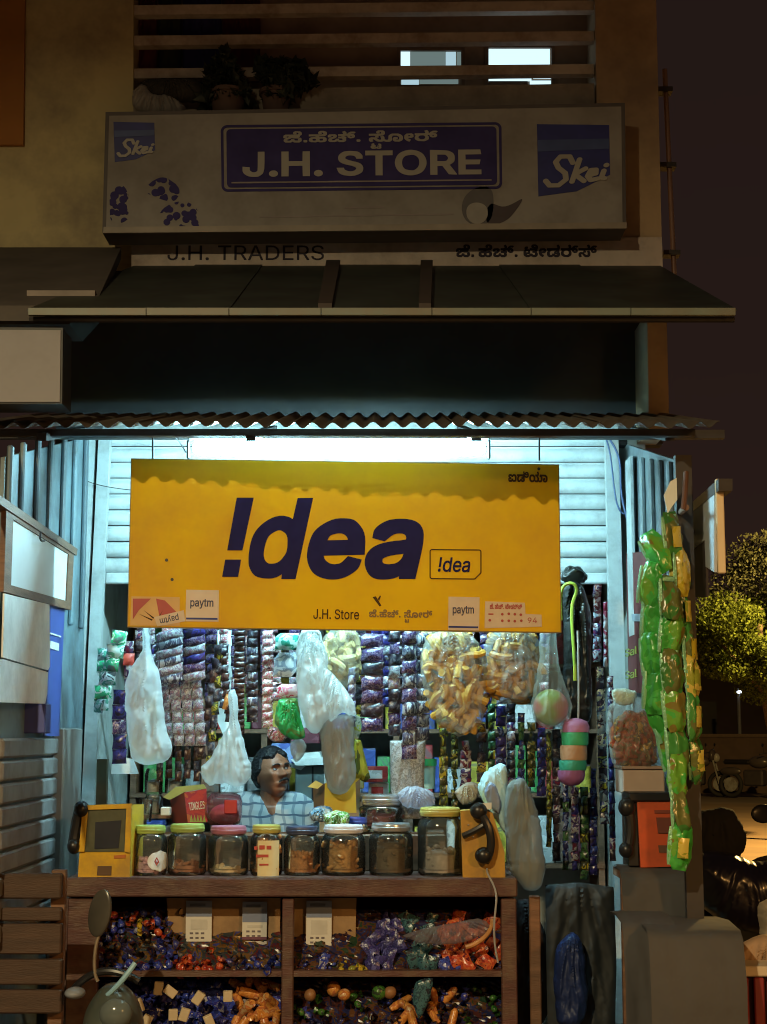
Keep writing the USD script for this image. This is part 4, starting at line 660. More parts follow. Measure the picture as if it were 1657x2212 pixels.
jar(541, 610, 1782, 1897, yj - .01, yellowl, 'jar of orange snacks with a tall cream label and yellow lid', .78, snack, sticker=(556, 1816, 602, 1894, M('cream_label', (.66, .56, .32), .6, .06), 'label'))
jar(613, 691, 1785, 1898, yj, dkl, 'jar half full of brown biscuits under a dark lid', .45, biscuit, n=80)
jar(694, 790, 1782, 1898, yj + .01, palel, 'wide jar of orange brown twists beside the dark jar', .70, M('twist_snack', (.36, .19, .06), .7, .45, 40), n=90, size=.02)
jar(797, 893, 1778, 1899, yj, silver, 'wide dark jar with a silver lid in the middle right of the row', .72, darks)
jar(902, 1000, 1744, 1902, yj - .01, yellowl, 'tall cloudy jar with a yellow-green lid left of the right payphone', .40, M('cloudy_contents', (.30, .26, .24), .7, .3, 30), lidh=16)
z2 = zt
jar(775, 872, 1716, 1778, -.05, silver, 'squat silver topped jar of dark red sweets standing in the second row', .55, M('dark_red_sweets', (.14, .03, .035), .4, .4, 40), zbase=W(820, 1790, -.05)[2], lidh=20, group='jars in the second row')
jar(742, 800, 1765, 1800, -.08, M('blue_lid', (.03, .06, .35), .4), 'low jar with a bright blue lid under the yellow carton', .4, pale, zbase=W(770, 1800, -.08)[2], lidh=16, group='jars in the second row')
# shelf block that lifts the second row
one('wooden_step', bx(W(300, 1800, 0)[0], -.16, zt + .001, W(960, 1800, 0)[0], .02, W(600, 1801, -.10)[2], .004), wood, 'brown wooden step at the back of the counter carrying the second row of goods', 'step')
# sideways pink jar, red snack carton, yellow carton
t = Thing('round_jar', 'round clear jar lying on its side with pink sweets inside', 'jar')
pa, pb = W(446, 1748, -.09), W(522, 1746, -.09); L = pb[0] - pa[0]; rj = .066
m = lathe([(0, 0), (rj * .7, 0), (rj, .02), (rj, L * .75), (rj * .85, L * .95), (rj * .5, L), (0, L)], (0, 0, 0), 28); m.apply_transform(trimesh.transformations.rotation_matrix(math.pi / 2, (0, 1, 0))); m.apply_translation(pa); t.part('body', m, CLEAR('pinkish_jar', (.9, .75, .80), .15, (.6, .3, .4)), smooth=35)
t.part('contents', wob(ell((pa + pb) / 2 - [0, 0, .022], (L * .42, rj * .85, rj * .6), 3), .02, 25, 3), M('pink_sweets', (.45, .06, .13), .45, .4, 45)); t.part('label_patch', R(484, 1728, 512, 1758, -.165, .012, .003), M('red_label', (.45, .03, .03), .5)); t.done()
t = Thing('snack_carton', 'red snack carton with white TINGLES lettering and open flaps behind the jars', 'box')
cr = PRINT('red_carton', [(.34, .025, .035), (.42, .03, .04), (.30, .02, .05), (.40, .10, .04)], 16, .4, 0.02)
q = [(398, 1712), (446, 1704), (448, 1776), (406, 1780)]; t.part('front', P(q, -.13, .006), cr); t.part('side', trimesh.convex.convex_hull(np.array([W(398, 1712, -.13), W(406, 1780, -.13), W(368, 1728, -.02), W(372, 1778, -.02), W(399, 1712, -.125), W(407, 1780, -.125)])), M('carton_side', (.16, .03, .02), .5)); t.part('flap', P([(398, 1711), (366, 1728), (352, 1722), (380, 1700), (440, 1694), (446, 1703)], -.10, .004), M('flap_olive', (.30, .33, .10), .6)); t.part('lettering', letters('TINGLES', 408, 1732, 442, 1749, -.131, .002, .12, 0, .005), white_paper)
t.part('printed_fan', [P([(410 + 7 * i, 1776), (413 + 7 * i, 1760), (417 + 7 * i, 1776)], -.133, .002) for i in range(5)], lime); t.done()
t = Thing('yellow_carton', 'open yellow carton standing behind the jars right of the man', 'box')
yc1 = M('yellow_card', (.55, .40, .03), .6, .1, 8); t.part('front', P([(702, 1692), (768, 1690), (770, 1756), (700, 1756)], -.06, .005), yc1); t.part('side', trimesh.convex.convex_hull(np.array([W(702, 1692, -.06), W(700, 1756, -.06), W(676, 1702, .03), W(678, 1752, .03), W(703, 1692, -.055), W(701, 1756, -.055)])), M('brown_card_inside', (.17, .10, .05), .7)); t.part('flap', P([(698, 1694), (682, 1686), (664, 1700), (686, 1704)], -.09, .004), M('pale_yellow_card', (.66, .62, .20), .6)); t.part('flap', P([(704, 1690), (712, 1684), (778, 1682), (769, 1690)], -.04, .004), yc1); t.part('back', P([(712, 1684), (778, 1682), (778, 1750), (712, 1750)], .02, .004), M('brown_card', (.2, .12, .06), .7)); t.done()
one('green_packet', puff([(700, 1762), (730, 1750), (756, 1758), (752, 1782), (728, 1800), (708, 1796), (700, 1780)], -.18, .035, seed=61, wrinkle=.8), PRINT('lime_foil', [(.25, .38, .05), (.55, .62, .45), (.12, .28, .06), (.4, .5, .3)], 30), 'crumpled lime green packet lying on the jar lids', 'packet')
one('blue_packet', puff([(668, 1756), (690, 1740), (718, 1746), (720, 1766), (690, 1776), (672, 1770)], -.12, .03, seed=62, wrinkle=.8), PRINT('sky_foil', [(.10, .28, .55), (.5, .6, .65), (.2, .4, .6)], 30), 'light blue packet lying beside the man on the counter', 'packet')
one('plastic_bag', puff([(860, 1712), (900, 1698), (938, 1716), (940, 1738), (900, 1748), (866, 1738)], -.10, .04, seed=63, wrinkle=.9), FILM('bag_lilac', (.62, .62, .72)), 'lilac white crumpled bag on the counter left of the tall cloudy jar', 'plastic bag')
one('folded_paper', puff([(982, 1712), (1010, 1690), (1034, 1692), (1028, 1730), (1000, 1738)], -.16, .02, seed=64, wrinkle=.6), M('beige_paper', (.42, .38, .32), .7, .15, 30), 'beige printed paper lying above the right payphone', 'paper')
t = Thing('glass_tumbler', 'small clear tumbler behind the left payphone', 'glass'); p = W(315, 1775, -.1); t.part('glass', lathe([(0, 0), (.022, 0), (.028, .09), (.026, .09), (.020, .006), (0, .006)], p, 20), jarc); t.done()
one('white_label_box', R(347, 1744, 367, 1762, -.12, .05, .003), white_paper, 'tiny white box left of the red snack carton', 'box')

# ---------------------------------------------------------------- payphones
py = M('payphone_yellow', (.62, .37, .018), .38, .08, 9, coat=.15, dirt=(.4, .24, .04), dirt_scale=8)
t = Thing('payphone', 'yellow coin payphone with a grey window and the black handset on its left side', 'payphone')
yp = -.40
t.part('body', trimesh.convex.convex_hull(np.vstack([[W(u, v, yp) for u, v in ((178, 1742), (284, 1738), (280, 1898), (168, 1898))], [W(u, v, yp) + [0, .20, 0] for u, v in ((186, 1746), (294, 1742), (290, 1897), (178, 1897))]])), py)
t.part('bezel', [P([(178, 1740), (285, 1736), (283, 1746), (180, 1750)], yp - .012, .011), P([(178, 1750), (190, 1750), (182, 1840), (170, 1840)], yp - .012, .011), P([(273, 1746), (284, 1746), (281, 1842), (269, 1840)], yp - .012, .011)], py)
t.part('window', P([(190, 1750), (273, 1747), (269, 1840), (183, 1840)], yp - .004, .004), M('smoke_window', (.10, .105, .07), .18, .25, 12)); t.part('dark_screen', P([(206, 1776), (262, 1772), (256, 1832), (204, 1834)], yp - .007, .003), M('smoke_dark', (.03, .033, .045), .25))
t.part('return_slot', P([(211, 1871), (241, 1871), (240, 1891), (209, 1891)], yp - .004, .004), M('slot_dark', (.10, .05, .02), .6)); t.part('printed_mark', P([(246, 1848), (272, 1846), (271, 1854), (246, 1855)], yp - .003, .003), M('orange_mark', (.42, .13, .02), .5))
hs = t.part('handset', [ell(W(176, 1748, yp), (.030, .032, .032), 2), ell(W(160, 1828, yp), (.026, .032, .030), 2), tube([W(172, 1745, yp), W(164, 1790, yp + .01), W(158, 1828, yp)], .021, 10)], black_pl); t.part('cradle', R(163, 1782, 178, 1800, yp, .05), black_pl, under=hs); t.done()
t = Thing('payphone', 'dull yellow coin payphone seen from its side with a black handset across it', 'payphone')
op = M('payphone_ochre', (.46, .25, .03), .45, .1, 9, dirt=(.3, .17, .04), dirt_scale=8); y2 = -.42
t.part('body', trimesh.convex.convex_hull(np.vstack([[W(u, v, y2) for u, v in ((995, 1752), (1038, 1748), (1064, 1756), (1090, 1840), (1092, 1904), (1000, 1904))], [W(u, v, y2) + [0, .17, .0] for u, v in ((998, 1754), (1036, 1750), (1060, 1758), (1086, 1840), (1088, 1904), (1003, 1904))]])), op)
hs = t.part('handset', [ell(W(1034, 1752, y2 - .03), (.033, .03, .032), 2), tube([W(1034, 1755, y2 - .03), W(1056, 1790, y2 - .045), W(1060, 1830, y2 - .04), W(1048, 1862, y2 - .03)], .016, 10), ell(W(1045, 1848, y2 - .035), (.034, .03, .032), 2), tube([W(1052, 1776, y2 - .03), W(1030, 1792, y2 - .03), W(1000, 1806, y2 - .02)], .012, 8)], black_pl)
t.part('cord', tube([W(1052, 1876, y2 - .02), W(1060, 1900, y2 - .03), W(1072, 1935, yc - .03), W(1068, 1990, yc - .03), W(1076, 2080, yc - .03)], .004, 6), M('grey_cord', (.3, .3, .31), .5), under=hs); t.part('stickers', P([(1030, 1736), (1062, 1734), (1062, 1748), (1030, 1750)], y2 - .005, .02), white_paper); t.part('screw', [ell(W(1012, 1782, y2 - .002), (.004, .003, .004), 1), ell(W(1022, 1808, y2 - .002), (.005, .003, .004), 1), ell(W(1030, 1842, y2 - .03), (.005, .003, .005), 1)], silver); t.done()
t = Thing('payphone', 'orange-red coin payphone on the draped table with its black handset at the left', 'payphone')
rp = M('payphone_red', (.50, .075, .022), .42, .1, 9, dirt=(.35, .06, .02), dirt_scale=8); y3 = -.55
t.part('body', trimesh.convex.convex_hull(np.vstack([[W(u, v, y3) for u, v in ((1376, 1730), (1452, 1728), (1462, 1872), (1384, 1874))], [W(u, v, y3) + [0, .16, 0] for u, v in ((1380, 1732), (1452, 1730), (1460, 1872), (1388, 1874))]])), rp)
t.part('top_cover', R(1358, 1712, 1450, 1732, y3 - .01, .16, .006), black_pl); t.part('keypad', P([(1418, 1766), (1450, 1766), (1454, 1800), (1422, 1800)], y3 - .006, .006), M('keypad_brown', (.14, .035, .02), .5)); t.part('coin_slot', P([(1414, 1750), (1448, 1750), (1448, 1757), (1414, 1757)], y3 - .004, .004), M('slot_brown', (.2, .04, .02), .5)); t.part('return_slot', P([(1422, 1826), (1456, 1826), (1456, 1842), (1424, 1842)], y3 - .004, .004), M('slot_brown2', (.12, .05, .025), .5))
hs = t.part('handset', [ell(W(1354, 1744, y3), (.032, .03, .036), 2), ell(W(1353, 1836, y3), (.028, .03, .030), 2), tube([W(1356, 1745, y3), W(1362, 1790, y3), W(1355, 1836, y3)], .018, 10)], black_pl); t.part('cradle', R(1358, 1730, 1378, 1870, y3 + .01, .12), black_pl); t.done()

# ---------------------------------------------------------------- display shelves: cards, cartons, sweets
def card(u0, v0, u1, v1, y, label, band, foot):
    t = Thing('payment_card', label, 'card', 'payment cards under the counter')
    t.part('card', P([(u0, v0), (u1, v0), (u1 - 1, v1), (u0 - 1, v1)], y, .003), M('card_white', (.58, .57, .54), .6, .04)); t.part('blue_band', P([(u0, v0), (u1, v0), (u1, v0 + band), (u0, v0 + band)], y - .0015, .0014), M('card_blue', (.16, .20, .32), .5, .1))
    t.part('heading', P([(u0 + 8, v0 + 6), (u1 - 14, v0 + 6), (u1 - 14, v0 + 12), (u0 + 8, v0 + 12)], y - .003, .0014), M('card_navy', (.07, .09, .16), .5)); t.part('panel', P([(u0 + 10, v0 + band + 6), (u1 - 10, v0 + band + 6), (u1 - 10, v1 - 26), (u0 + 10, v1 - 26)], y - .0015, .0014), M('card_grey', (.49, .48, .455), .6))
    t.part('printed_row', [P([(u0 + 8 + 12 * i, v1 - 20 + 10 * j), (u0 + 15 + 12 * i, v1 - 20 + 10 * j), (u0 + 15 + 12 * i, v1 - 16 + 10 * j), (u0 + 8 + 12 * i, v1 - 16 + 10 * j)], y - .0015, .0014) for i in range(int((u1 - u0 - 12) / 12)) for j in range(2)], M('card_ink', (.14, .12, .14), .5))
    if foot: t.part('foot_band', P([(u0 - 1, v1 - 6), (u1 - 1, v1 - 6), (u1 - 1, v1), (u0 - 1, v1)], y - .003, .0014), M('card_maroon', (.14, .05, .09), .5))
    return t.done()
yk = yc + .145
card(402, 1946, 458, 2034, yk, 'left payment card hung under the counter with two rows of small print', 34, False)
card(524, 1948, 577, 2030, yk, 'middle payment card hung under the counter with a maroon foot', 44, True)
one('name_strip', P([(519, 2033), (576, 2033), (576, 2047), (519, 2045)], yk - .002, .003), M('strip_white', (.5, .47, .44), .6), 'narrow white strip card below the middle payment card', 'card')
card(662, 1946, 717, 2044, yk, 'right payment card hung in the bay right of the divider', 36, False)
t = Thing('cardboard_strip', 'brown cardboard strip hung behind the two left payment cards', 'cardboard'); t.part('strip', P([(360, 1940), (606, 1940), (604, 2034), (380, 2032), (366, 2026)], yc + .165, .004), card_m); t.done()
one('cardboard_strip', P([(634, 1940), (770, 1940), (768, 2032), (636, 2034)], yc + .165, .004), card_m, 'brown cardboard strip hung behind the right payment card', 'cardboard')
# prototypes of sweets
def candy_mesh(L=.03, r=.010):
    body = ell((0, 0, 0), (L * .42, r, r), 1); fan = []
    for s in (-1, 1):
        V = [(s * L * .36, 0, 0)] + [(s * L * .78, math.cos(a) * r * 1.05, math.sin(a) * r * 1.05 + .002 * math.sin(a * 5)) for a in np.linspace(0, 2 * math.pi, 9)[:-1]]
        fan.append(trimesh.Trimesh(np.array(V), [(0, 1 + i, 1 + (i + 1) % 8) for i in range(8)] + [(0, 1 + (i + 1) % 8, 1 + i) for i in range(8)], process=False))
    return body, fan
def candy_proto(name, mat, kind):
    p = numbered('/World/Protos', name); UsdGeom.Xform.Define(stage, p)
    if kind == 'candy': a, f = candy_mesh(); usdkit.mesh(stage, p + '/sweet', a, mat, 40); usdkit.mesh(stage, p + '/wrapper_end', f[0], mat); usdkit.mesh(stage, p + '/wrapper_end_001', f[1], mat)
    elif kind == 'roll':
        usdkit.mesh(stage, p + '/roll', lathe([(0, -.032), (.013, -.032), (.0145, -.030), (.0145, .030), (.013, .032), (0, .032)], (0, 0, 0), 14), mat, 35); usdkit.mesh(stage, p + '/end_twist', lathe([(0, .031), (.008, .031), (.011, .041), (0, .036)], (0, 0, 0), 10), mat)
    elif kind == 'box': usdkit.mesh(stage, p + '/carton', bx(-.017, -.009, -.027, .017, .009, .027, .003), mat); usdkit.mesh(stage, p + '/flap', bx(-.016, -.008, .0272, .016, .002, .0285), mat)
    elif kind == 'sachet': usdkit.mesh(stage, p + '/sachet', packet((0, 0, 0), .05, .06, .010), mat, True)
    elif kind == 'ball': usdkit.mesh(stage, p + '/ball', ell((0, 0, 0), (.021, .021, .019), 2), mat, True)
    elif kind == 'stick': usdkit.mesh(stage, p + '/stick', lathe([(0, -.06), (.012, -.06), (.019, -.03), (.017, .05), (.008, .065), (0, .068)], (0, 0, 0), 12), mat, True)
    return p
UsdGeom.Scope.Define(stage, '/World/Protos'); stage.GetPrimAtPath('/World/Protos').SetSpecifier(Sdf.SpecifierClass)
def heap(region, n, protos, name, label, cat, group, seed, y0=yc + .05, y1=yc + .20, s=1.0, floor_v=None, face=False):
    """n single sweets lying on a heap that rises towards the back"""
    r_ = np.random.default_rng(seed); poly = Polygon(region); u0, v0, u1, v1 = poly.bounds; k = 0; pts = []
    tries = 0
    while k < n and tries < 5000:
        tries += 1
        u, v = r_.uniform(u0, u1), r_.uniform(v0, v1)
        if not poly.contains(Point(u, v)): continue
        if any((u - a) ** 2 + (v - b2) ** 2 < (13 * s) ** 2 for a, b2 in pts) and tries < 4000: continue
        pts.append((u, v)); f_ = (v1 - v) / max(1, v1 - v0); y = y0 + (y1 - y0) * f_ + r_.uniform(-.008, .008); p = W(u, v, y)
        if face: Rm = trimesh.transformations.euler_matrix(r_.uniform(-.4, .4), r_.uniform(-1.2, 1.2), r_.uniform(-.5, .5))
        else: Rm = trimesh.transformations.random_rotation_matrix(r_.random(3))
        S = np.eye(4); S[:3, :3] *= s * r_.uniform(.88, 1.12); T = np.eye(4); T[:3, 3] = p
        copy_of(protos[k % len(protos)], name, T @ Rm @ S, label, cat, group); k += 1
def bed(region, mat, label, name, seed, y0=yc + .075, y1=yc + .225, T=.03):
    poly = region; us = [p[0] for p in region]; vs = [p[1] for p in region]; n = 26; ms = []
    u0, u1, v0, v1 = min(us), max(us), min(vs), max(vs); U, V_ = np.meshgrid(np.linspace(u0, u1, n * 2), np.linspace(v0, v1, n)); top = []
    for u, v in zip(U.ravel(), V_.ravel()):
        f_ = (v1 - v) / (v1 - v0); p = W(u, v, y0 + (y1 - y0) * f_); top.append(p)
    top = np.array(top); nz = meshkit.fbm(top * 55, 2, seed); top[:, 1] -= (nz - .5) * .05; bot = top + [0, .05, -.005]; q = []; w_ = n * 2; N = len(top)
    for i in range(n - 1):
        for j in range(w_ - 1):
            a, b2, c2, d = i * w_ + j, i * w_ + j + 1, (i + 1) * w_ + j + 1, (i + 1) * w_ + j; q += [(a, d, c2), (a, c2, b2), (N + a, N + c2, N + d), (N + a, N + b2, N + c2)]
    m = trimesh.Trimesh(np.vstack([top, bot]), q, process=False)
    one(name, m, mat, label, 'sweets', kind='stuff', smooth=25)
blue_f = PRINT('blue_foil', [(.02, .03, .16), (.04, .07, .42), (.03, .03, .24), (.34, .34, .42)], 45); red_f = PRINT('red_foil', [(.24, .02, .015), (.48, .06, .025), (.55, .13, .04), (.15, .015, .03)], 45); dark_f = PRINT('dark_foil', [(.015, .012, .03), (.06, .02, .02), (.02, .025, .10), (.10, .045, .02), (.02, .05, .03)], 22); multi = PRINT('multi_foil', [(.02, .02, .10), (.10, .02, .02), (.03, .04, .05), (.14, .07, .02), (.04, .05, .24), (.03, .02, .05)], 20)
orange_f = PRINT('orange_foil', [(.52, .20, .04), (.62, .28, .07), (.45, .15, .05), (.55, .36, .18)], 30); cream_f = M('cream_wrap', (.58, .48, .33), .5, .1, 20); yellow_f = PRINT('gold_foil', [(.40, .28, .02), (.55, .42, .05), (.2, .22, .03)], 40); purple_f = PRINT('violet_foil', [(.05, .04, .22), (.03, .03, .14), (.10, .10, .34)], 60); green_f = PRINT('green_foil', [(.02, .09, .02), (.06, .18, .03), (.03, .05, .03)], 50); teal_f = PRINT('teal_foil', [(.02, .06, .09), (.05, .14, .18), (.02, .03, .05)], 50)
PR = {k: candy_proto('sweet', m, 'candy') for k, m in (('blue', blue_f), ('red', red_f), ('dark', dark_f), ('multi', multi), ('gold', yellow_f), ('violet', purple_f), ('green', green_f), ('teal', teal_f))}
roll = candy_proto('sweet_roll', orange_f, 'roll'); cbox = candy_proto('small_box', cream_f, 'box'); ball_o = candy_proto('sweet_ball', orange_f, 'ball'); ball_g = candy_proto('sweet_ball', green_f, 'ball'); stick_o = candy_proto('snack_stick', orange_f, 'stick'); sach_b = candy_proto('sachet', blue_f, 'sachet'); sach_t = candy_proto('sachet', teal_f, 'sachet'); sach_r = candy_proto('sachet', red_f, 'sachet'); sach_v = candy_proto('sachet', purple_f, 'sachet'); ball_b = candy_proto('sweet_ball', M('brown_ball', (.25, .12, .05), .5, .3, 30), 'ball')
Q = lambda u0, v0, u1, v1: [(u0, v0), (u1, v0), (u1, v1), (u0, v1)]
bed(Q(206, 1960, 606, 2100), multi, 'mixed small wrapped sweets heaped on the upper left shelf', 'heaped_sweets', 1)
bed(Q(632, 1965, 1086, 2100), dark_f, 'dark small packets heaped on the upper right shelf', 'heaped_sweets', 2)
bed(Q(206, 2118, 606, 2248), blue_f, 'blue wrapped sweets heaped on the lower left shelf', 'heaped_sweets', 3)
bed(Q(632, 2118, 1086, 2248), dark_f, 'dark mixed sweets heaped on the lower right shelf', 'heaped_sweets', 4)
heap(Q(212, 1965, 385, 2092), 34, [PR['blue'], PR['multi'], PR['dark'], PR['blue'], PR['red']], 'wrapped_sweet', 'blue and brown wrapped sweet on the upper left shelf behind the oval mirror', 'sweet', 'mixed sweets on the upper left shelf', 11, s=1.45)
heap(Q(295, 1985, 322, 2010), 3, [PR['gold'], PR['green']], 'wrapped_sweet', 'gold wrapped sweet high on the upper left shelf', 'sweet', 'gold sweets', 12)
heap(Q(388, 2038, 486, 2096), 26, [PR['red']], 'wrapped_sweet', 'red-orange wrapped sweet on the shelf below the left payment card', 'sweet', 'red sweets below the left payment card', 13, s=1.4)
heap(Q(494, 2046, 602, 2096), 24, [PR['violet'], PR['blue'], PR['dark']], 'wrapped_sweet', 'dark blue wrapped sweet on the shelf below the middle payment card', 'sweet', 'dark blue sweets below the middle card', 14, s=1.4)
heap(Q(638, 2038, 724, 2096), 18, [sach_b, PR['blue'], PR['multi']], 'sweet_sachet', 'blue and white sachet on the shelf below the right payment card', 'sachet', 'sachets below the right payment card', 15, face=True, s=.7)
heap(Q(728, 2060, 790, 2096), 9, [PR['gold']], 'wrapped_sweet', 'yellow wrapped sweet on the shelf right of the right payment card', 'sweet', 'yellow sweets right of the card', 16, s=1.2)
heap(Q(796, 1985, 866, 2094), 16, [sach_v], 'sweet_sachet', 'violet blue packet stacked in the middle of the upper right shelf', 'sachet', 'violet packets on the upper right shelf', 17, face=True, s=1.0)
heap(Q(870, 1985, 935, 2090), 12, [sach_t], 'sweet_sachet', 'teal packet stacked right of the violet packets', 'sachet', 'teal packets on the upper right shelf', 18, face=True)
heap(Q(938, 2040, 1000, 2092), 8, [sach_b], 'sweet_sachet', 'dark blue packet with orange marks right of the teal packets', 'sachet', 'dark blue packets', 19, face=True)
heap(Q(950, 1980, 1080, 2092), 24, [sach_r], 'sweet_sachet', 'maroon packet at the right end of the upper right shelf', 'sachet', 'maroon packets', 20, face=True)
heap(Q(215, 2125, 490, 2240), 30, [PR['blue'], PR['violet']], 'wrapped_sweet', 'blue wrapped sweet on the lower left shelf among the cream boxes', 'sweet', 'blue sweets on the lower left shelf', 21, s=1.6)
for u, v, a in ((342, 2135, .1), (368, 2142, -.9), (428, 2156, .6), (492, 2152, 0), (300, 2172, -.35), (374, 2192, 0), (398, 2192, .3), (316, 2206, .5), (452, 2206, -.4)):
    T = np.eye(4); T[:3, 3] = W(u, v, yc + .045); copy_of(cbox, 'small_box', T @ trimesh.transformations.euler_matrix(.2, a, .2) @ np.diag([1.0, 1.0, .9 if a else .75, 1]), 'small cream box lying among the blue sweets', 'box', 'cream boxes on the lower left shelf')
heap(Q(500, 2122, 602, 2240), 22, [roll], 'sweet_roll', 'orange wrapped roll of sweets at the right of the lower left shelf', 'sweet roll', 'orange rolls on the lower left shelf', 22, s=1.15)
heap(Q(640, 2125, 1080, 2240), 46, [PR['dark'], PR['multi'], PR['green'], PR['blue']], 'wrapped_sweet', 'dark wrapped sweet on the lower right shelf', 'sweet', 'dark sweets on the lower right shelf', 23, s=1.4)
heap(Q(652, 2120, 860, 2160), 5, [ball_o, ball_b, ball_g], 'sweet_ball', 'round sweet at the back of the lower right shelf', 'sweet', 'round sweets on the lower right shelf', 24, s=1.3)
heap([(850, 2130), (890, 2140), (920, 2215), (870, 2230)], 4, [stick_o], 'snack_stick', 'orange snack stick on the lower right shelf left of the blue wrapper', 'snack', 'left orange snack sticks', 25, face=True, s=.9)
heap([(925, 2140), (970, 2140), (1000, 2215), (940, 2220)], 5, [stick_o, roll], 'snack_stick', 'orange snack stick on the lower right shelf right of the blue wrapper', 'snack', 'right orange snack sticks', 26, face=True, s=.9)
one('blue_wrapper', puff([(900, 2120), (935, 2112), (930, 2150), (905, 2200), (895, 2180)], yc + .03, .012, seed=66), teal_f, 'teal foil wrapper standing up on the lower right shelf', 'wrapper')
t = Thing('clear_sleeve', 'clear plastic sleeve hanging slanted over the upper right shelf', 'plastic sleeve'); t.part('sleeve', puff([(870, 2022), (960, 1996), (1050, 1986), (1062, 2000), (1044, 2020), (980, 2040), (900, 2036)], yc - .01, .02, seed=67, wrinkle=.9), FILM('sleeve_film', (.35, .33, .4), .7, .15)); t.part('orange_curl', tube([W(1006, 2046, yc - .01), W(1040, 2030, yc - .012), W(1060, 2006, yc - .012), W(1062, 1985, yc - .01)], .009, 8), M('orange_curl', (.42, .20, .07), .5, .3, 20)); t.done()

# ---------------------------------------------------------------- the shopkeeper
def hull_chain(js):
    out = m3.Manifold()
    for (a, ra), (b_, rb) in js:
        s = [m3.Manifold.sphere(r, 20).translate(tuple(map(float, p))) for p, r in ((a, ra), (b_, rb))]; out = out + m3.Manifold.batch_hull(s)
    return out
def gauss(d, s): return np.exp(-(d ** 2).sum(1) / 2) if s is None else np.exp(-((d / np.array(s)) ** 2).sum(1) / 2)
def sculpt_head():
    """local: x right of the face seen from the front (viewer's right), -y is forwards, z up; origin in the middle of the skull"""
    m = trimesh.creation.icosphere(5); v = m.vertices * np.array([.081, .098, .114])
    low = np.clip((.0 - v[:, 2]) / .112, 0, 1)
    v[:, 0] *= 1 - .26 * low ** 1.3; v[:, 1] = np.where(v[:, 1] > 0, v[:, 1] * (1 - .50 * low ** 1.2), v[:, 1] * (1 - .02 * low))
    v[:, 1] = np.where(v[:, 1] < -.075, -.075 + (v[:, 1] + .075) * .55, v[:, 1])       # flatten the face
    def push(c, s, d, both=False):
        nonlocal v
        for sx in ((1, -1) if both else (1,)):
            w = np.exp(-(((v - np.array(c) * [sx, 1, 1]) / np.array(s)) ** 2).sum(1) / 2) * (v[:, 1] < .02); v = v + w[:, None] * np.array(d) * [sx, 1, 1]
    push((.030, -.086, .012), (.016, .03, .010), (0, .013, 0), True)      # eye sockets
    push((.028, -.090, .030), (.022, .03, .008), (0, -.008, -.001), True)  # brow ridge
    push((0, -.09, .030), (.012, .03, .012), (0, -.003, 0))
    push((0, -.090, .008), (.0085, .03, .020), (0, -.013, 0))              # bridge
    push((0, -.092, -.016), (.0115, .03, .011), (0, -.024, -.002))         # tip
    push((.014, -.088, -.020), (.007, .03, .007), (.001, -.010, 0), True)  # nostril wings
    push((.044, -.070, -.008), (.018, .03, .016), (.004, -.007, 0), True)  # cheekbones
    push((.040, -.06, -.045), (.016, .04, .018), (-.004, .004, 0), True)
    push((0, -.088, -.050), (.022, .03, .007), (0, -.009, 0)); push((0, -.088, -.044), (.020, .03, .0025), (0, .006, 0)); push((0, -.088, -.059), (.020, .03, .005), (0, -.008, 0))
    push((0, -.086, -.071), (.022, .03, .006), (0, .006, 0)); push((0, -.080, -.092), (.020, .03, .014), (0, -.012, -.003))   # chin
    m.vertices = v; return m
SK = M('brown_skin', (.30, .115, .060), .40, .12, 30, .12, 200, spec=.45); HAIR = M('black_hair', (.010, .009, .011), .5, .4, 120, .5, 260)
hc = W(588, 1671, .9); yaw, pitchh, rollh = math.radians(36), math.radians(9), math.radians(-4); hs_ = 1.0
RH = trimesh.transformations.rotation_matrix(yaw, (0, 0, 1)) @ trimesh.transformations.rotation_matrix(-pitchh, (1, 0, 0)) @ trimesh.transformations.rotation_matrix(rollh, (0, 1, 0))
def toW(v): return (np.asarray(v) * hs_) @ RH[:3, :3].T + hc
head = sculpt_head()
def ear(s):
    e = ell((0, 0, 0), (.011, .019, .031), 3); v = e.vertices; v[:, 0] += np.where(v[:, 0] * s > 0, -s * .007 * np.exp(-((v[:, 1] / .010) ** 2 + (v[:, 2] / .018) ** 2)), 0); e.vertices = v
    e.apply_transform(trimesh.transformations.rotation_matrix(s * .35, (0, 0, 1))); e.apply_translation((s * .072, .012, -.008)); return e
t = Thing('person', 'shopkeeper with short black hair and moustache in a pale checked shirt looking to the right', 'person')
neckb = toW([0, .022, -.075]); nb = np.array([hc[0] - .005, hc[1] + .035, hc[2] - .175])
shl, shr = np.array([hc[0] - .152, hc[1] + .03, hc[2] - .235]), np.array([hc[0] + .148, hc[1] + .05, hc[2] - .245])
hip = np.array([hc[0] - .01, hc[1] + .06, .95]); 
def arm_pts(s, sh): return [sh, (sh + np.array([s * .05, -.06, -.26])), (sh + np.array([-s * .10, -.27, -.30])), (sh + np.array([-s * .16, -.33, -.29]))]
AL = [shl, shl + np.array([-.05, -.07, -.24]), shl + np.array([.14, -.25, -.15]), shl + np.array([.19, -.27, -.10])]
AR = [shr, shr + np.array([.05, -.05, -.25]), shr + np.array([-.06, -.28, -.27]), shr + np.array([-.09, -.33, -.26])]
body = hull_chain([((neckb, .053), (nb, .060))])
body = body + m3.Manifold.batch_hull([m3.Manifold.sphere(r, 20).translate(tuple(map(float, p))) for p, r in ((nb + [0, 0, -.02], .062), (shl + [.03, 0, 0], .058), (shr - [.03, 0, 0], .058), (hip + [-.11, 0, .25], .10), (hip + [.11, 0, .25], .10))])
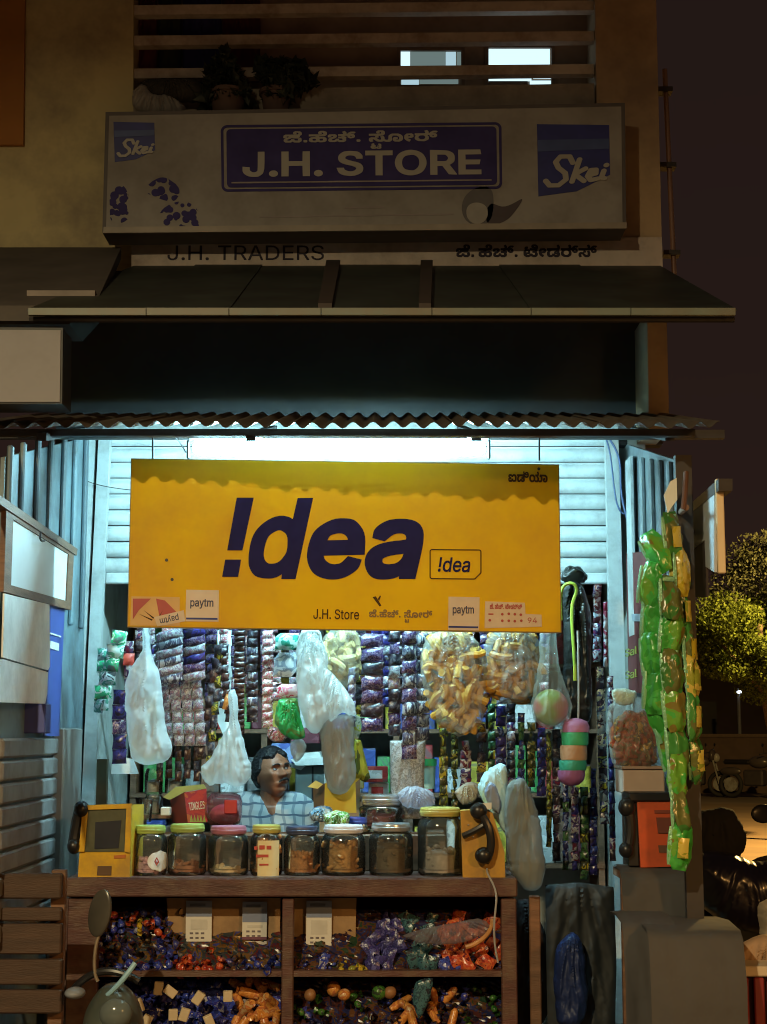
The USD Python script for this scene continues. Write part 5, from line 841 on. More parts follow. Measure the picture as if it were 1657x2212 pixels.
body = body + m3.Manifold.batch_hull([m3.Manifold.sphere(r, 20).translate(tuple(map(float, p))) for p, r in ((hip + [-.10, 0, .28], .10), (hip + [.10, 0, .28], .10), (hip + [-.09, 0, 0], .115), (hip + [.09, 0, 0], .115))])
for A_ in (AL, AR): body = body + hull_chain([((A_[0], .056), (A_[1], .043)), ((A_[1], .042), (A_[2], .028))])
for s in (-1, 1): body = body + hull_chain([((hip + [s * .09, 0, -.02], .10), (np.array([hip[0] + s * .10, hip[1], .50]), .062)), ((np.array([hip[0] + s * .10, hip[1], .50]), .06), (np.array([hip[0] + s * .10, hip[1] + .02, .12]), .042)), ((np.array([hip[0] + s * .10, hip[1] + .02, .105]), .042), (np.array([hip[0] + s * .11, hip[1] - .13, .095]), .033))])
def hand(wr, fwd, up_, s):
    fwd = fwd / np.linalg.norm(fwd); side = np.cross(fwd, up_); side /= np.linalg.norm(side); up2 = np.cross(side, fwd)
    P_ = lambda f, sd, u: wr + fwd * f + side * sd + up2 * u
    o = m3.Manifold.batch_hull([m3.Manifold.sphere(r, 14).translate(tuple(map(float, p))) for p, r in ((P_(.0, -.018, 0), .014), (P_(0, .018, 0), .014), (P_(.085, -.033, 0), .011), (P_(.085, .033, 0), .011))])
    for sd, L in ((-.031, .85), (-.0105, 1.0), (.0105, .95), (.031, .75)):
        a = P_(.085, sd, 0); b2 = P_(.085 + .036 * L, sd * 1.12, -.008); c2 = P_(.085 + .060 * L, sd * 1.15, -.024); d2 = P_(.085 + .073 * L, sd * 1.15, -.042); o = o + hull_chain([((a, .0098), (b2, .0090)), ((b2, .009), (c2, .0082)), ((c2, .0082), (d2, .0072))])
    a = P_(.022, s * .024, -.004); b2 = P_(.052, s * .052, -.016); c2 = P_(.080, s * .060, -.026); return o + hull_chain([((a, .013), (b2, .0105)), ((b2, .0105), (c2, .0085))])
body = body + hand(AL[2], np.array([.9, -.25, .25]), np.array([0, -.8, .6]), 1) + hand(AR[2], np.array([-.55, -.8, .05]), np.array([0, 0, 1.0]), -1)
hm = head.copy(); hm.vertices = toW(hm.vertices); hm.fix_normals()
def to_mani(m): 
    m = m.copy(); m.merge_vertices(); return m3.Manifold(m3.Mesh(np.asarray(m.vertices, np.float32), np.asarray(m.faces, np.uint32)))
ears = []
for s in (-1, 1): e = ear(s); e.vertices = toW(e.vertices); ears.append(to_mani(e))
body = body + to_mani(hm) + ears[0] + ears[1]
bm = tm(body.refine_to_length(.02)); hmask = np.linalg.norm(bm.vertices - hc, axis=1) > .135
v0_ = bm.vertices.copy(); bm.merge_vertices(); v0_ = bm.vertices.copy(); hmask = np.linalg.norm(v0_ - hc, axis=1) > .135
trimesh.smoothing.filter_taubin(bm, iterations=4); bm.vertices = np.where(hmask[:, None], bm.vertices, v0_)
t.part('body', bm, SK, smooth=True)
# hair: a shell over the skull
h = trimesh.creation.icosphere(5); base = sculpt_head(); hv = base.vertices; nrm = base.vertex_normals
front = -hv[:, 1] / .094; hl = .072 + .012 * np.cos((hv[:, 0]) * 90) - .05 * np.clip(np.abs(hv[:, 0]) / .07 - .62, 0, 1) + .010 * (meshkit.fbm(hv * 160, 2, 9) - .5)
cover = (hv[:, 2] > np.where(hv[:, 1] < -.03, hl, np.where(hv[:, 1] < .012, .018 - (hv[:, 1] + .03) * .9, -.052)))
hv2 = hv + nrm * (.006 + .011 * meshkit.fbm(hv * 150, 2, 4))[:, None] * cover[:, None] - nrm * .004 * (~cover)[:, None]; hv2[:, 2] += .003 * cover * (hv[:, 2] > .05)
fm = cover[base.faces].any(1); hmesh = trimesh.Trimesh(toW(hv2), base.faces[fm], process=False); hmesh.remove_unreferenced_vertices(); t.part('hair', hmesh, HAIR, smooth=True)
for s in (-1, 1):
    t.part('eye', ell(toW([s * .031, -.0735, .011]), (.0105, .0085, .0058), 2), M('eye_white', (.26, .25, .24), .3, .05)); t.part('pupil', ell(toW([s * .031 + .003, -.0795, .0118]), (.0046, .0042, .0046), 2), black_pl)
    t.part('eyebrow', tube([toW([s * .012, -.0935, .028]), toW([s * .028, -.0945, .033]), toW([s * .046, -.083, .028])], .0042, 8, .0022), HAIR)
t.part('moustache', [tube([toW([0, -.1035, -.037]), toW([s * .014, -.1020, -.040]), toW([s * .027, -.091, -.049])], .0062, 8, .003) for s in (-1, 1)], HAIR)
# checked shirt: the torso and sleeves pushed outwards
shirt = m3.Manifold.batch_hull([m3.Manifold.sphere(r, 24).translate(tuple(map(float, p))) for p, r in ((nb + [0, .012, -.045], .066), (shl + [.03, 0, -.005], .068), (shr - [.03, 0, .005], .068), (hip + [-.11, 0, .25], .112), (hip + [.11, 0, .25], .112))]) + m3.Manifold.batch_hull([m3.Manifold.sphere(r, 24).translate(tuple(map(float, p))) for p, r in ((hip + [-.11, 0, .27], .112), (hip + [.11, 0, .27], .112), (hip + [-.10, 0, .02], .128), (hip + [.10, 0, .02], .128))])
for A_ in (AL, AR): e = A_[0] + (A_[1] - A_[0]) * .72; shirt = shirt + hull_chain([((A_[0], .066), (e, .060))])
shirt = shirt - hull_chain([((nb + [0, -.005, .09], .060), (nb + [.006, -.065, .005], .026))])
sm_ = tm(shirt.refine_to_length(.014)); sm_.merge_vertices(); trimesh.smoothing.filter_taubin(sm_, iterations=8); wob(sm_, .018, 13, 5)
MATS['checked_shirt'] = usdkit.material(stage, '/World/Looks/checked_shirt', {'g': ('geometry', {}), 's': ('separate_xyz', {}), 'nx': ('noise_texture', {'scale': 7.0}), 'ax': ('math', {'math_type': 'multiply_add', 'value2': 130.0}), 'sx': ('math', {'math_type': 'sine'}), 'gx': ('math', {'math_type': 'greater_than', 'value2': .62}), 'az': ('math', {'math_type': 'multiply_add', 'value2': 120.0}), 'sz': ('math', {'math_type': 'sine'}), 'gz': ('math', {'math_type': 'greater_than', 'value2': .80}), 'w': ('math', {'math_type': 'multiply', 'value2': 9.0}),
    'm1': ('mix', {'color1': (.46, .50, .52), 'color2': (.24, .29, .34)}), 'm2': ('mix', {'color2': (.10, .14, .20)}), 'p': ('principled_bsdf', {'roughness': .85})},
    [('g.position', 's.vector'), ('g.position', 'nx.vector'), ('nx.fac', 'w.value1'), ('s.x', 'ax.value1'), ('w.value', 'ax.value3'), ('ax.value', 'sx.value1'), ('sx.value', 'gx.value1'), ('s.z', 'az.value1'), ('w.value', 'az.value3'), ('az.value', 'sz.value1'), ('sz.value', 'gz.value1'), ('gx.value', 'm1.fac'), ('m1.color', 'm2.color1'), ('gz.value', 'm2.fac'), ('m2.color', 'p.base_color')], surface='p.BSDF')
shp = t.part('shirt', sm_, MATS['checked_shirt'], smooth=40)
for s in (-1, 1):
    a = nb + [s * .058, .02, .022]; b2 = nb + [s * .030 + .006, -.070, -.035]; c2 = nb + [s * .075 + .006, -.078, -.082]; d2 = nb + [s * .098, -.012, -.020]
    V = np.array([a, b2, c2, d2]); V = np.vstack([V, V + [s * .004, -.006, .002]]); t.part('collar', trimesh.convex.convex_hull(V), MATS['checked_shirt'], under=shp)
t.part('placket', tube([nb + [.006, -.082, -.07], nb + [.006, -.098, -.16], nb + [.006, -.105, -.30]], .007, 6), M('shirt_trim', (.12, .16, .24), .8), under=shp)
tr = hull_chain([((hip + [-.09, 0, .04], .122), (hip + [.09, 0, .04], .122))])
for s in (-1, 1): tr = tr + hull_chain([((hip + [s * .09, 0, -.02], .112), (np.array([hip[0] + s * .10, hip[1], .50]), .078)), ((np.array([hip[0] + s * .10, hip[1], .50]), .076), (np.array([hip[0] + s * .10, hip[1] + .02, .16]), .062))])
t.part('trousers', tr, M('dark_trousers', (.03, .032, .04), .9), smooth=40)
t.done()

# ---------------------------------------------------------------- hanging goods
N3 = {}
def strip(u, v0, v1, wpx, y, n, mats, label, du=0.0, name='sachet_strip', T=.010, wig=.12, group=None, cord=True, two=False, puffy=1.0, hshrink=.98):
    t = Thing(name, label, 'sachet strip' if 'sachet' in name else 'packet strip', group); r_ = np.random.default_rng(int(u * 7 + v0))
    k = (y - CY) / F; h = abs(v1 - v0) / n
    for i in range(n):
        f_ = (i + .5) / n; p = W(u + du * f_, v0 + (v1 - v0) * f_, y + r_.uniform(-.006, .006)); m_ = mats[i % len(mats)] if r_.random() > .15 else mats[r_.integers(len(mats))]
        t.part('sachet' if 'sachet' in name else 'packet', packet(p, wpx * k, h * k * hshrink, T * r_.uniform(.8, 1.2), rz=r_.normal() * wig * .3 - du / max(1, (v1 - v0)) * 0, yaw=r_.normal() * wig * 2, tilt=r_.normal() * .10, puffy=puffy), m_, smooth=True)
    if cord: t.part('string', tube([W(u, v0, y + .004), W(u + du * .5, (v0 + v1) / 2, y + .016), W(u + du, v1, y + .004)], .0022, 5), M('string_pale', (.4, .4, .38), .8))
    return t.done()
# rails that carry the hanging goods
for yy, v in ((-.18, 1352), (.10, 1345), (.34, 1330)):
    one('hanging_rail', cyl(W(292, v, yy), W(1196, v, yy), .008, 8), grey_steel, {-.18: 'front steel rail carrying the hanging packets just below the yellow sign', .10: 'middle steel rail carrying the hanging bags behind the yellow sign', .34: 'rear steel rail carrying goods in front of the shutter'}[yy], 'rail')
gw = PRINT('green_white_foil', [(.03, .34, .14), (.55, .68, .62), (.04, .42, .20), (.12, .2, .18)], 26); gw2 = PRINT('aqua_white_foil', [(.45, .66, .64), (.1, .38, .28), (.62, .72, .72), (.07, .10, .11)], 26); dkr = PRINT('wine_foil', [(.16, .02, .06), (.05, .03, .10), (.3, .3, .33), (.10, .015, .03)], 28); nav = PRINT('navy_foil', [(.012, .012, .07), (.03, .025, .16), (.02, .015, .04)], 30)
silv = PRINT('grey_sachet', [(.20, .21, .24), (.34, .35, .38), (.16, .13, .19), (.30, .16, .19)], 75, .25); blk = PRINT('black_foil', [(.012, .01, .014), (.03, .02, .03), (.05, .05, .07), (.14, .14, .16)], 40); brn = PRINT('brown_foil', [(.045, .018, .016), (.07, .03, .025), (.03, .014, .016), (.10, .06, .05)], 40); pinkw = PRINT('pink_white_foil', [(.5, .46, .47), (.45, .12, .16), (.6, .55, .54), (.12, .05, .08)], 70); vio = PRINT('plum_foil', [(.07, .035, .13), (.03, .02, .07), (.16, .12, .20), (.08, .03, .06)], 80, .2); brit = PRINT('bright_green_foil', [(.02, .28, .05), (.03, .36, .10), (.10, .22, .05)], 18); aqua = PRINT('aqua_foil', [(.05, .42, .36), (.4, .62, .58), (.03, .30, .22)], 22); hatch = PRINT('grey_hatch_foil', [(.16, .17, .21), (.05, .05, .09), (.34, .36, .40)], 60, stretch=(1, 1, .3)); goldb = PRINT('gold_black_foil', [(.02, .015, .012), (.30, .24, .03), (.05, .06, .02), (.01, .01, .03)], 40); yel_f = PRINT('yellow_black_foil', [(.45, .36, .03), (.05, .05, .02), (.22, .26, .03)], 40, stretch=(1, 1, .4))
strip(262, 1362, 1540, 40, -.02, 6, [gw, gw2], 'green and white sachet strip slanting down at the far left of the shop', du=-52, wig=.3, T=.014)
strip(228, 1400, 1535, 34, .06, 5, [gw2, gw], 'paler green sachet strip behind the slanting one at the far left', du=-10, wig=.3, T=.014)
strip(276, 1385, 1490, 26, .0, 4, [dkr, redm, dkr], 'short red and wine sachet strip right of the green ones', du=6)
strip(258, 1490, 1650, 32, -.05, 5, [nav, nav, vio], 'dark navy sachet strip hanging left of the white bag', du=0, T=.012)
strip(306, 1362, 1430, 30, .05, 3, [dkr, blk], 'short dark strip tucked behind the top of the white bag')
for k in range(5): strip(345 + 20 * k, 1600, 1688 - 6 * (k % 2), 15, -.04, 4, [blk, brn], 'narrow dark strip hanging below the grey sachet sheet', name='sachet_strip', group='dark strips below the grey sachet sheet', T=.006)
t = Thing('sachet_sheet', 'wide sheet of grey sachets hanging left of centre under dark stripes', 'sachet sheet')
for i in range(6):
    for j in range(4): t.part('sachet', packet(W(352 + 24 * j + 2 * i, 1474 + 25 * i, -.06 + .004 * (i % 2)), 24 * .00187, 25 * .00187, .008, yaw=nr.normal() * .08), silv, smooth=True)
t.done()
t = Thing('packet_stack', 'stack of grey and navy packets slanting under the left end of the yellow sign', 'packets')
for i in range(6):
    t.part('packet', packet(W(366, 1372 + 19 * i, -.10), 64 * .00187, 22 * .00187, .016, yaw=.0, rz=-.22, n=6), [silv, hatch][i % 2], smooth=True); t.part('packet', packet(W(420, 1366 + 19 * i, -.085), 52 * .00187, 22 * .00187, .016, rz=-.18, n=6), [nav, vio, silv][i % 3], smooth=True)
t.done()
film_w = FILM('white_bag_film', (.76, .82, .84), .34, .22, .55); film_g = FILM('grey_bag_film', (.46, .49, .47), .45, .22, .45); film_b = FILM('bright_bag_film', (.84, .89, .90), .22, .22, .6); film_c = FILM('clear_bag_film', (.66, .66, .58), .90, .10, .25, edge=.62)
one('plastic_bag', puff([(312, 1352), (322, 1352), (326, 1410), (342, 1450), (352, 1500), (356, 1560), (372, 1620), (366, 1640), (330, 1652), (290, 1650), (276, 1590), (270, 1520), (272, 1470), (290, 1430), (308, 1404)], -.16, .06, seed=11, wrinkle=.7), film_w, 'limp white plastic bag hanging left of the grey sachet sheet', 'plastic bag')
# crossed dark garlands
t = Thing('packet_garland', 'dark garland of packets spread like an inverted V right of the grey sachets', 'packet strip')
for (ua, va, ub, vb, w_, mm) in ((474, 1392, 432, 1640, 22, [blk, blk, brn]), (476, 1400, 452, 1660, 18, [goldb, blk]), (480, 1400, 496, 1560, 18, [blk, brn])):
    n = 9
    for i in range(n):
        f_ = (i + .5) / n; t.part('packet', packet(W(ua + (ub - ua) * f_, va + (vb - va) * f_, -.04), w_ * .00188, (vb - va) / n * .00188, .008, rz=(ub - ua) / (vb - va) * 1.0), mm[i % len(mm)], smooth=True)
t.part('lime_packet', packet(W(481, 1608, -.07), 18 * .00188, 30 * .00188, .012, rz=-.3), PRINT('lime_bright', [(.48, .58, .05), (.3, .42, .04)], 20), smooth=True); t.part('orange_packet', packet(W(489, 1516, -.06), 12 * .00188, 34 * .00188, .008, rz=.2), orange_f, smooth=True); t.done()
one('white_board', P([(470, 1362), (516, 1362), (512, 1620), (505, 1640), (470, 1560)], .30, .01), M('bright_gap_panel', (.74, .78, .76), .7, .04, 6), 'white panel added for the bright gap behind the dark garland', 'card')  # panel added to stand for the bright gap between the goods
strip(517, 1362, 1588, 24, -.02, 20, [brn], 'long brown serrated strip of tiny sachets, leftmost of the three beside the man', T=.008, puffy=.8, hshrink=1.0)
strip(545, 1362, 1560, 26, .0, 11, [blk, blk, hatch], 'black and silver strip, middle of the three long ones above the man', T=.008)
strip(578, 1362, 1572, 26, -.01, 12, [pinkw], 'pink and white serrated strip, right of the three long ones above the man', T=.012, puffy=1.6)
one('aqua_packet', packet(W(619, 1386, -.05), .10, .07, .02), aqua, 'aqua green packet right under the sign above the green packet', 'packet', smooth=True)
one('milk_packet', packet(W(616, 1436, -.02), .10, .10, .02), PRINT('white_blue_foil', [(.6, .66, .7), (.3, .36, .45), (.62, .64, .66)], 20), 'white packet between the aqua and the pink packets', 'packet', smooth=True)
one('pink_packet', packet(W(622, 1492, -.03), .10, .055, .015), PRINT('pink_foil', [(.6, .2, .3), (.62, .5, .55), (.5, .04, .10)], 30), 'pink labelled packet above the green packet', 'packet', smooth=True)
one('green_packet', puff([(602, 1512), (640, 1508), (652, 1560), (660, 1592), (640, 1600), (600, 1580)], -.03, .025, seed=21, wrinkle=.6), brit, 'bright green packet hanging above the man', 'packet')
one('red_white_bundle', puff([(582, 1570), (606, 1574), (622, 1588), (610, 1602), (586, 1600), (576, 1586)], .0, .02, seed=22, wrinkle=.8), pinkw, 'small red and white bundle below the pink and white strip', 'packet')
one('grey_pouch', puff([(628, 1604), (650, 1594), (662, 1612), (650, 1640), (638, 1646), (630, 1632)], .02, .02, seed=23), film_g, 'small grey pouch hanging beside the big white bags', 'pouch')
one('plastic_bag', puff([(652, 1362), (690, 1362), (702, 1400), (712, 1440), (700, 1480), (720, 1540), (700, 1572), (668, 1592), (656, 1560), (640, 1490), (640, 1430)], -.12, .07, seed=12, wrinkle=.8), film_b, 'bright white knotted bag cluster hanging in the middle under the sign', 'plastic bag')
one('plastic_bag', puff([(700, 1440), (740, 1480), (770, 1530), (768, 1548), (740, 1540), (716, 1560), (700, 1530), (690, 1480)], -.14, .05, seed=13, wrinkle=.9), film_b, 'bright white bag knot spreading over the long beige bag', 'plastic bag')
t = Thing('filled_bag', 'long milky bag of beige snacks hanging above the yellow carton', 'bag'); t.part('film', puff([(684, 1530), (720, 1545), (762, 1540), (764, 1600), (768, 1680), (750, 1712), (714, 1716), (700, 1680), (692, 1600)], -.10, .055, seed=14, wrinkle=.6), film_g); t.part('contents', puff([(700, 1590), (725, 1580), (752, 1590), (756, 1680), (742, 1704), (720, 1706), (706, 1670)], -.085, .03, seed=15), M('beige_snack', (.30, .21, .13), .8, .3, 30)); t.done()
# puffed golden snacks in clear bags
def pellets(pts, y, T, n, seed, L, rr):
    r_ = np.random.default_rng(seed); poly = xz(smooth_path(pts), y).buffer(-.03); x0, z0, x1, z1 = poly.bounds; ms = []
    protos = []
    for k in range(3):
        a = np.linspace(-.9, .9, 5) * (.7 + .3 * k); protos.append(tube([(math.sin(q) * L * .55, 0, math.cos(q) * L * .35) for q in a], rr, 7, rr * .85))
    k = 0
    while k < n:
        x, z = r_.uniform(x0, x1), r_.uniform(z0, z1)
        if not poly.contains(Point(x, z)): continue
        m = protos[k % 3].copy(); m.apply_transform(trimesh.transformations.random_rotation_matrix(r_.random(3))); m.apply_translation((x, y + r_.uniform(-T * .7, T * .5), z)); ms.append(m); k += 1
    return trimesh.util.concatenate(ms)
gold = M('golden_pellet', (.60, .32, .045), .5, .3, 14, .2, 60, trans=.2); gold2 = M('pale_gold_pellet', (.66, .48, .20), .5, .25, 14, .2, 60, trans=.25); amberp = M('amber_pellet', (.50, .23, .03), .45, .3, 14, .2, 60, trans=.2)
def snack_bag(pts, y, T, n, seed, mat, label, L=.075, rr=.016):
    t = Thing('snack_bag', label, 'snack bag', 'bags of golden puffed snacks'); t.part('pellets', pellets(pts, y, T, n, seed, L, rr), mat, smooth=50, kind='stuff'); t.part('film', puff(pts, y - .012, T * 1.45, back=1.0, seed=seed, wrinkle=.4), film_c); t.part('knot', puff([(pts[0][0] - 8, pts[0][1] - 8), (pts[0][0] + 8, pts[0][1] - 8), (pts[0][0] + 12, pts[0][1] + 8), (pts[0][0] - 12, pts[0][1] + 8)], y, .02, seed=seed + 1), film_c); t.done()
snack_bag([(985, 1352), (1020, 1370), (1048, 1420), (1052, 1500), (1042, 1560), (1000, 1592), (950, 1570), (920, 1510), (908, 1440), (920, 1380)], -.16, .085, 150, 31, gold, 'large bag of golden puffed snacks, left of the two at right of centre')
snack_bag([(1110, 1352), (1150, 1364), (1175, 1410), (1172, 1465), (1140, 1510), (1090, 1520), (1050, 1490), (1040, 1420), (1060, 1370)], -.14, .085, 130, 32, amberp, 'amber bag of puffed snacks, right of the two near the sign corner')
snack_bag([(735, 1352), (772, 1366), (784, 1410), (776, 1460), (750, 1490), (712, 1478), (690, 1430), (700, 1372)], .10, .08, 90, 33, gold2, 'pale brightly lit bag of puffed snacks behind the white bags')
snack_bag([(925, 1356), (960, 1366), (960, 1400), (935, 1440), (915, 1420), (905, 1380)], .06, .05, 40, 34, gold2, 'small pale bag of puffed snacks behind the large golden one')
strip(804, 1368, 1580, 52, -.04, 7, [vio, vio, blk], 'wide plum coloured sachet strip hanging right of the bright bags', T=.018)
strip(760, 1440, 1570, 18, .02, 7, [PRINT('lilac_foil', [(.45, .48, .58), (.2, .2, .36), (.55, .55, .6)], 30)], 'narrow lilac strip left of the plum one')
strip(852, 1362, 1590, 28, .0, 9, [silv, vio, blk], 'dark strip with one pale sachet between the plum and grey ones')
strip(884, 1362, 1640, 34, -.05, 9, [vio, hatch], 'long plum and grey hatched strip reaching down beside the grey roll', T=.014)
strip(912, 1368, 1600, 34, -.02, 8, [hatch], 'grey hatched strip left of the golden snack bags', T=.014)
one('sachet_sheet', puff([(842, 1600), (920, 1598), (916, 1680), (918, 1768), (846, 1772), (844, 1690)], -.02, .02, seed=41, wrinkle=.5, rounded=False), PRINT('grey_pattern_sheet', [(.30, .32, .35), (.20, .21, .21), (.36, .38, .40), (.26, .27, .26)], 50, .35), 'grey patterned sachet sheet hanging low left of the green tub', 'sachet sheet')
t = Thing('green_tub', 'small green topped tub on the back shelf right of the grey sheet', 'tub'); p = W(922, 1704, .5); t.part('body', lathe([(0, 0), (.035, 0), (.04, .10), (0, .10)], p, 18), M('tub_pale', (.3, .5, .45), .5)); t.part('lid', lathe([(0, .10), (.044, .10), (.044, .13), (0, .13)], p, 18), M('tub_green', (.03, .35, .12), .4)); t.done()
# grey film bag with the pink ball, colourful roll, black raincoat-like hangings
t = Thing('ball_bag', 'grey plastic bag with a pink and green ball in its bottom', 'bag'); t.part('film', puff([(1172, 1356), (1196, 1356), (1206, 1420), (1222, 1480), (1236, 1530), (1228, 1562), (1190, 1574), (1156, 1562), (1146, 1530), (1154, 1480), (1166, 1420)], -.24, .07, seed=51, wrinkle=.4), film_c)
bl = ell(W(1190, 1528, -.235), (.070, .05, .072), 3); t.part('ball', bl, MATS.setdefault('pink_ball', usdkit.material(stage, '/World/Looks/pink_ball', {'g': ('geometry', {}), 'n': ('noise_texture', {'scale': 9.0, 'detail': 1.0}), 'r': ('rgb_ramp', {'ramp': [(.42, (.45, .11, .15)), (.55, (.40, .16, .12)), (.66, (.22, .28, .06))]}), 'p': ('principled_bsdf', {'roughness': .4})}, [('g.position', 'n.vector'), ('n.fac', 'r.fac'), ('r.color', 'p.base_color')], surface='p.BSDF')), smooth=True); t.done()
t = Thing('candy_roll', 'fat roll banded pink, green and beige hanging right of the pink ball', 'roll'); yq = -.24
bands = [(1553, 1582, (.42, .16, .30)), (1582, 1610, (.04, .36, .15)), (1610, 1642, (.48, .26, .14)), (1642, 1664, (.03, .28, .17)), (1664, 1696, (.30, .10, .24))]
for k, (v0, v1, colr) in enumerate(bands):
    f0, f1 = (v0 - 1553) / 143, (v1 - 1553) / 143; a = W(1247 - 12 * f0, v0, yq); b2 = W(1247 - 12 * f1, v1, yq); rr = 29 * .00184
    hgt = a[2] - b2[2]; prof = [(0, 0), (rr * .96, 0), (rr, .006), (rr * 1.01, hgt * .5), (rr, hgt - .006), (rr * .96, hgt), (0, hgt)]
    if k == 4: prof = [(0, -.004), (rr * .55, .002), (rr * .9, .018), (rr, .035), (rr, hgt), (0, hgt)]
    if k == 0: prof = [(0, 0), (rr, 0), (rr, hgt - .03), (rr * .85, hgt - .01), (rr * .4, hgt), (0, hgt + .004)]
    t.part('band', wob(lathe(prof, b2 + (a - b2) * 0 + [0, 0, 0], 24), .004, 20, k), M(f'roll_band_{k}', colr, .6, .12, 20, .2), smooth=50)
t.part('tie', tube([W(1248, 1556, yq), W(1250, 1500, yq), W(1248, 1362, yq)], .004, 6), M('string_pale', (.4, .4, .38), .8)); t.done()
rain = M('black_vinyl', (.012, .012, .010), .35, .4, 9, .3)
one('black_cloth', puff([(1222, 1262), (1250, 1255), (1272, 1290), (1280, 1370), (1278, 1480), (1272, 1560), (1246, 1566), (1222, 1550), (1214, 1440), (1216, 1330)], -.05, .05, seed=52, wrinkle=.8, wf=14), rain, 'long black hanging bag with lime piping right of the yellow sign', 'bag')
lim = M('lime_piping', (.45, .55, .06), .45, .1); one('lime_strap', tube([W(1212, 1340, -.12), W(1211, 1290, -.12), W(1220, 1264, -.13), W(1240, 1262, -.14), W(1245, 1280, -.13), W(1236, 1310, -.12), W(1238, 1380, -.12), W(1242, 1470, -.11)], .007, 7), lim, 'bright lime strap looped over the black bag', 'strap')
one('black_bundle', wob(ell(W(1240, 1246, 0), (.055, .05, .045), 3), .05, 22, 8), rain, 'crumpled black knot above the lime strap', 'bag')
strip(1290, 1262, 1430, 20, .1, 6, [PRINT('blue_white_foil', [(.5, .58, .68), (.12, .04, .06), (.3, .34, .44)], 30), dkr], 'blue-white strip hanging beside the right shutter channel')
strip(1308, 1300, 1440, 10, .15, 7, [PRINT('wine_white_foil', [(.2, .02, .06), (.4, .42, .48)], 20)], 'thin wine red strip against the right shutter channel')
strip(1296, 1440, 1780, 20, .0, 14, [PRINT('blue_lime_foil', [(.05, .10, .32), (.35, .48, .45), (.02, .02, .06), (.3, .36, .05)], 30), PRINT('sky_dark_foil', [(.16, .26, .36), (.02, .02, .05)], 30)], 'long blue and lime strip beside the candy roll', du=10)
strip(1318, 1460, 1860, 14, .12, 16, [blk, nav, dkr], 'long dark strip at the right edge of the shop opening', du=6)
cols = [goldb, nav, yel_f, blk, PRINT('royal_foil', [(.03, .06, .30), (.02, .02, .08), (.15, .2, .4)], 40), PRINT('olive_foil', [(.10, .10, .02), (.03, .04, .015), (.26, .24, .05)], 40), dkr, PRINT('green_dark_foil', [(.02, .07, .03), (.06, .14, .05), (.015, .02, .02)], 40)]
for k, (u, v0, v1, ci, yy, w_) in enumerate(((958, 1570, 1760, 2, .02, 20), (982, 1575, 1770, 5, .06, 16), (1006, 1600, 1720, 6, -.02, 26), (1040, 1560, 1690, 0, .0, 22), (1062, 1520, 1660, 7, .04, 18), (1082, 1525, 1680, 1, .0, 24), (1104, 1520, 1700, 3, .06, 20), (1126, 1540, 1760, 4, -.06, 16), (1148, 1560, 1700, 5, .0, 20), (1170, 1572, 1720, 1, .04, 22), (1186, 1580, 1830, 2, -.02, 12), (1202, 1576, 1860, 3, .0, 18), (1222, 1690, 1880, 4, .02, 14), (1242, 1700, 1880, 6, .0, 18), (1262, 1700, 1900, 7, .04, 20), (1282, 1660, 1890, 1, .06, 18), (1140, 1700, 1770, 4, -.20, 14), (1122, 1680, 1760, 4, -.22, 16))):
    nm = ['gold and black', 'navy', 'yellow and black', 'black', 'royal blue', 'olive', 'wine red', 'dark green'][ci]
    wh = ['left of the blue-white paper arch', 'right below the large golden snack bag', 'below the amber snack bag', 'above the large clear bag', 'below the pink ball', 'behind the candy roll', 'below the candy roll', 'near the right shutter channel', 'in front of the large clear bag'][0 if u < 975 else 1 if u < 1030 else 2 if u < 1100 else 8 if yy < -.15 else 3 if u < 1150 else 4 if u < 1195 else 5 if u < 1215 else 6 if u < 1270 else 7]
    strip(u, v0, v1, w_, yy, max(4, int((v1 - v0) / 20)), [cols[ci], cols[ci], cols[(ci + 3) % 8]], f'{nm} sachet strip {wh}' + ('' if k not in (8, 9, 14, 17) else ', left one of two'), T=.008, wig=.25)
# second row of strips filling the gaps behind the front goods
r2_ = np.random.default_rng(5); fl = [('dark', blk), ('brown', brn), ('plum', vio), ('navy', nav), ('grey', silv), ('gold and black', goldb), ('pink', pinkw), ('aqua', gw2)]
for k in range(30):
    u = 300 + 30 * k + r2_.uniform(-8, 8); 
    if 655 < u < 712: continue
    n_, m_ = fl[r2_.integers(8)]; v1 = r2_.uniform(1470, 1590)
    strip(u, 1350, v1, r2_.uniform(16, 30), .22 + r2_.uniform(-.06, .06), int((v1 - 1350) / 20), [m_, m_, fl[r2_.integers(8)][1]], f'{n_} sachet strip in the second row behind the front goods', group=f'{n_} strips in the second row', wig=.2)
# big clear sheet and paper arch at the right
one('clear_bag', puff([(1100, 1690), (1130, 1678), (1150, 1720), (1166, 1770), (1176, 1850), (1172, 1910), (1150, 1930), (1110, 1900), (1096, 1850), (1090, 1760)], -.36, .05, seed=53, wrinkle=.35), FILM('smoky_film', (.28, .30, .28), .35, .35, .35), 'big smoky plastic bag hanging right of the ochre payphone', 'plastic bag')
t = Thing('paper_bag', 'pale blue-white paper bag with a grey arched window beside the ochre payphone', 'bag'); t.part('outer', puff([(1032, 1700), (1044, 1672), (1074, 1650), (1092, 1648), (1098, 1690), (1096, 1760), (1092, 1800), (1070, 1770), (1050, 1740)], -.30, .03, seed=54, wrinkle=.4), M('pale_blue_paper', (.40, .60, .66), .6, .08, 8)); t.part('window', puff([(1046, 1712), (1056, 1692), (1066, 1690), (1078, 1710), (1080, 1760), (1062, 1748)], -.335, .012, seed=55), M('grey_blue_window', (.16, .20, .29), .4)); t.done()
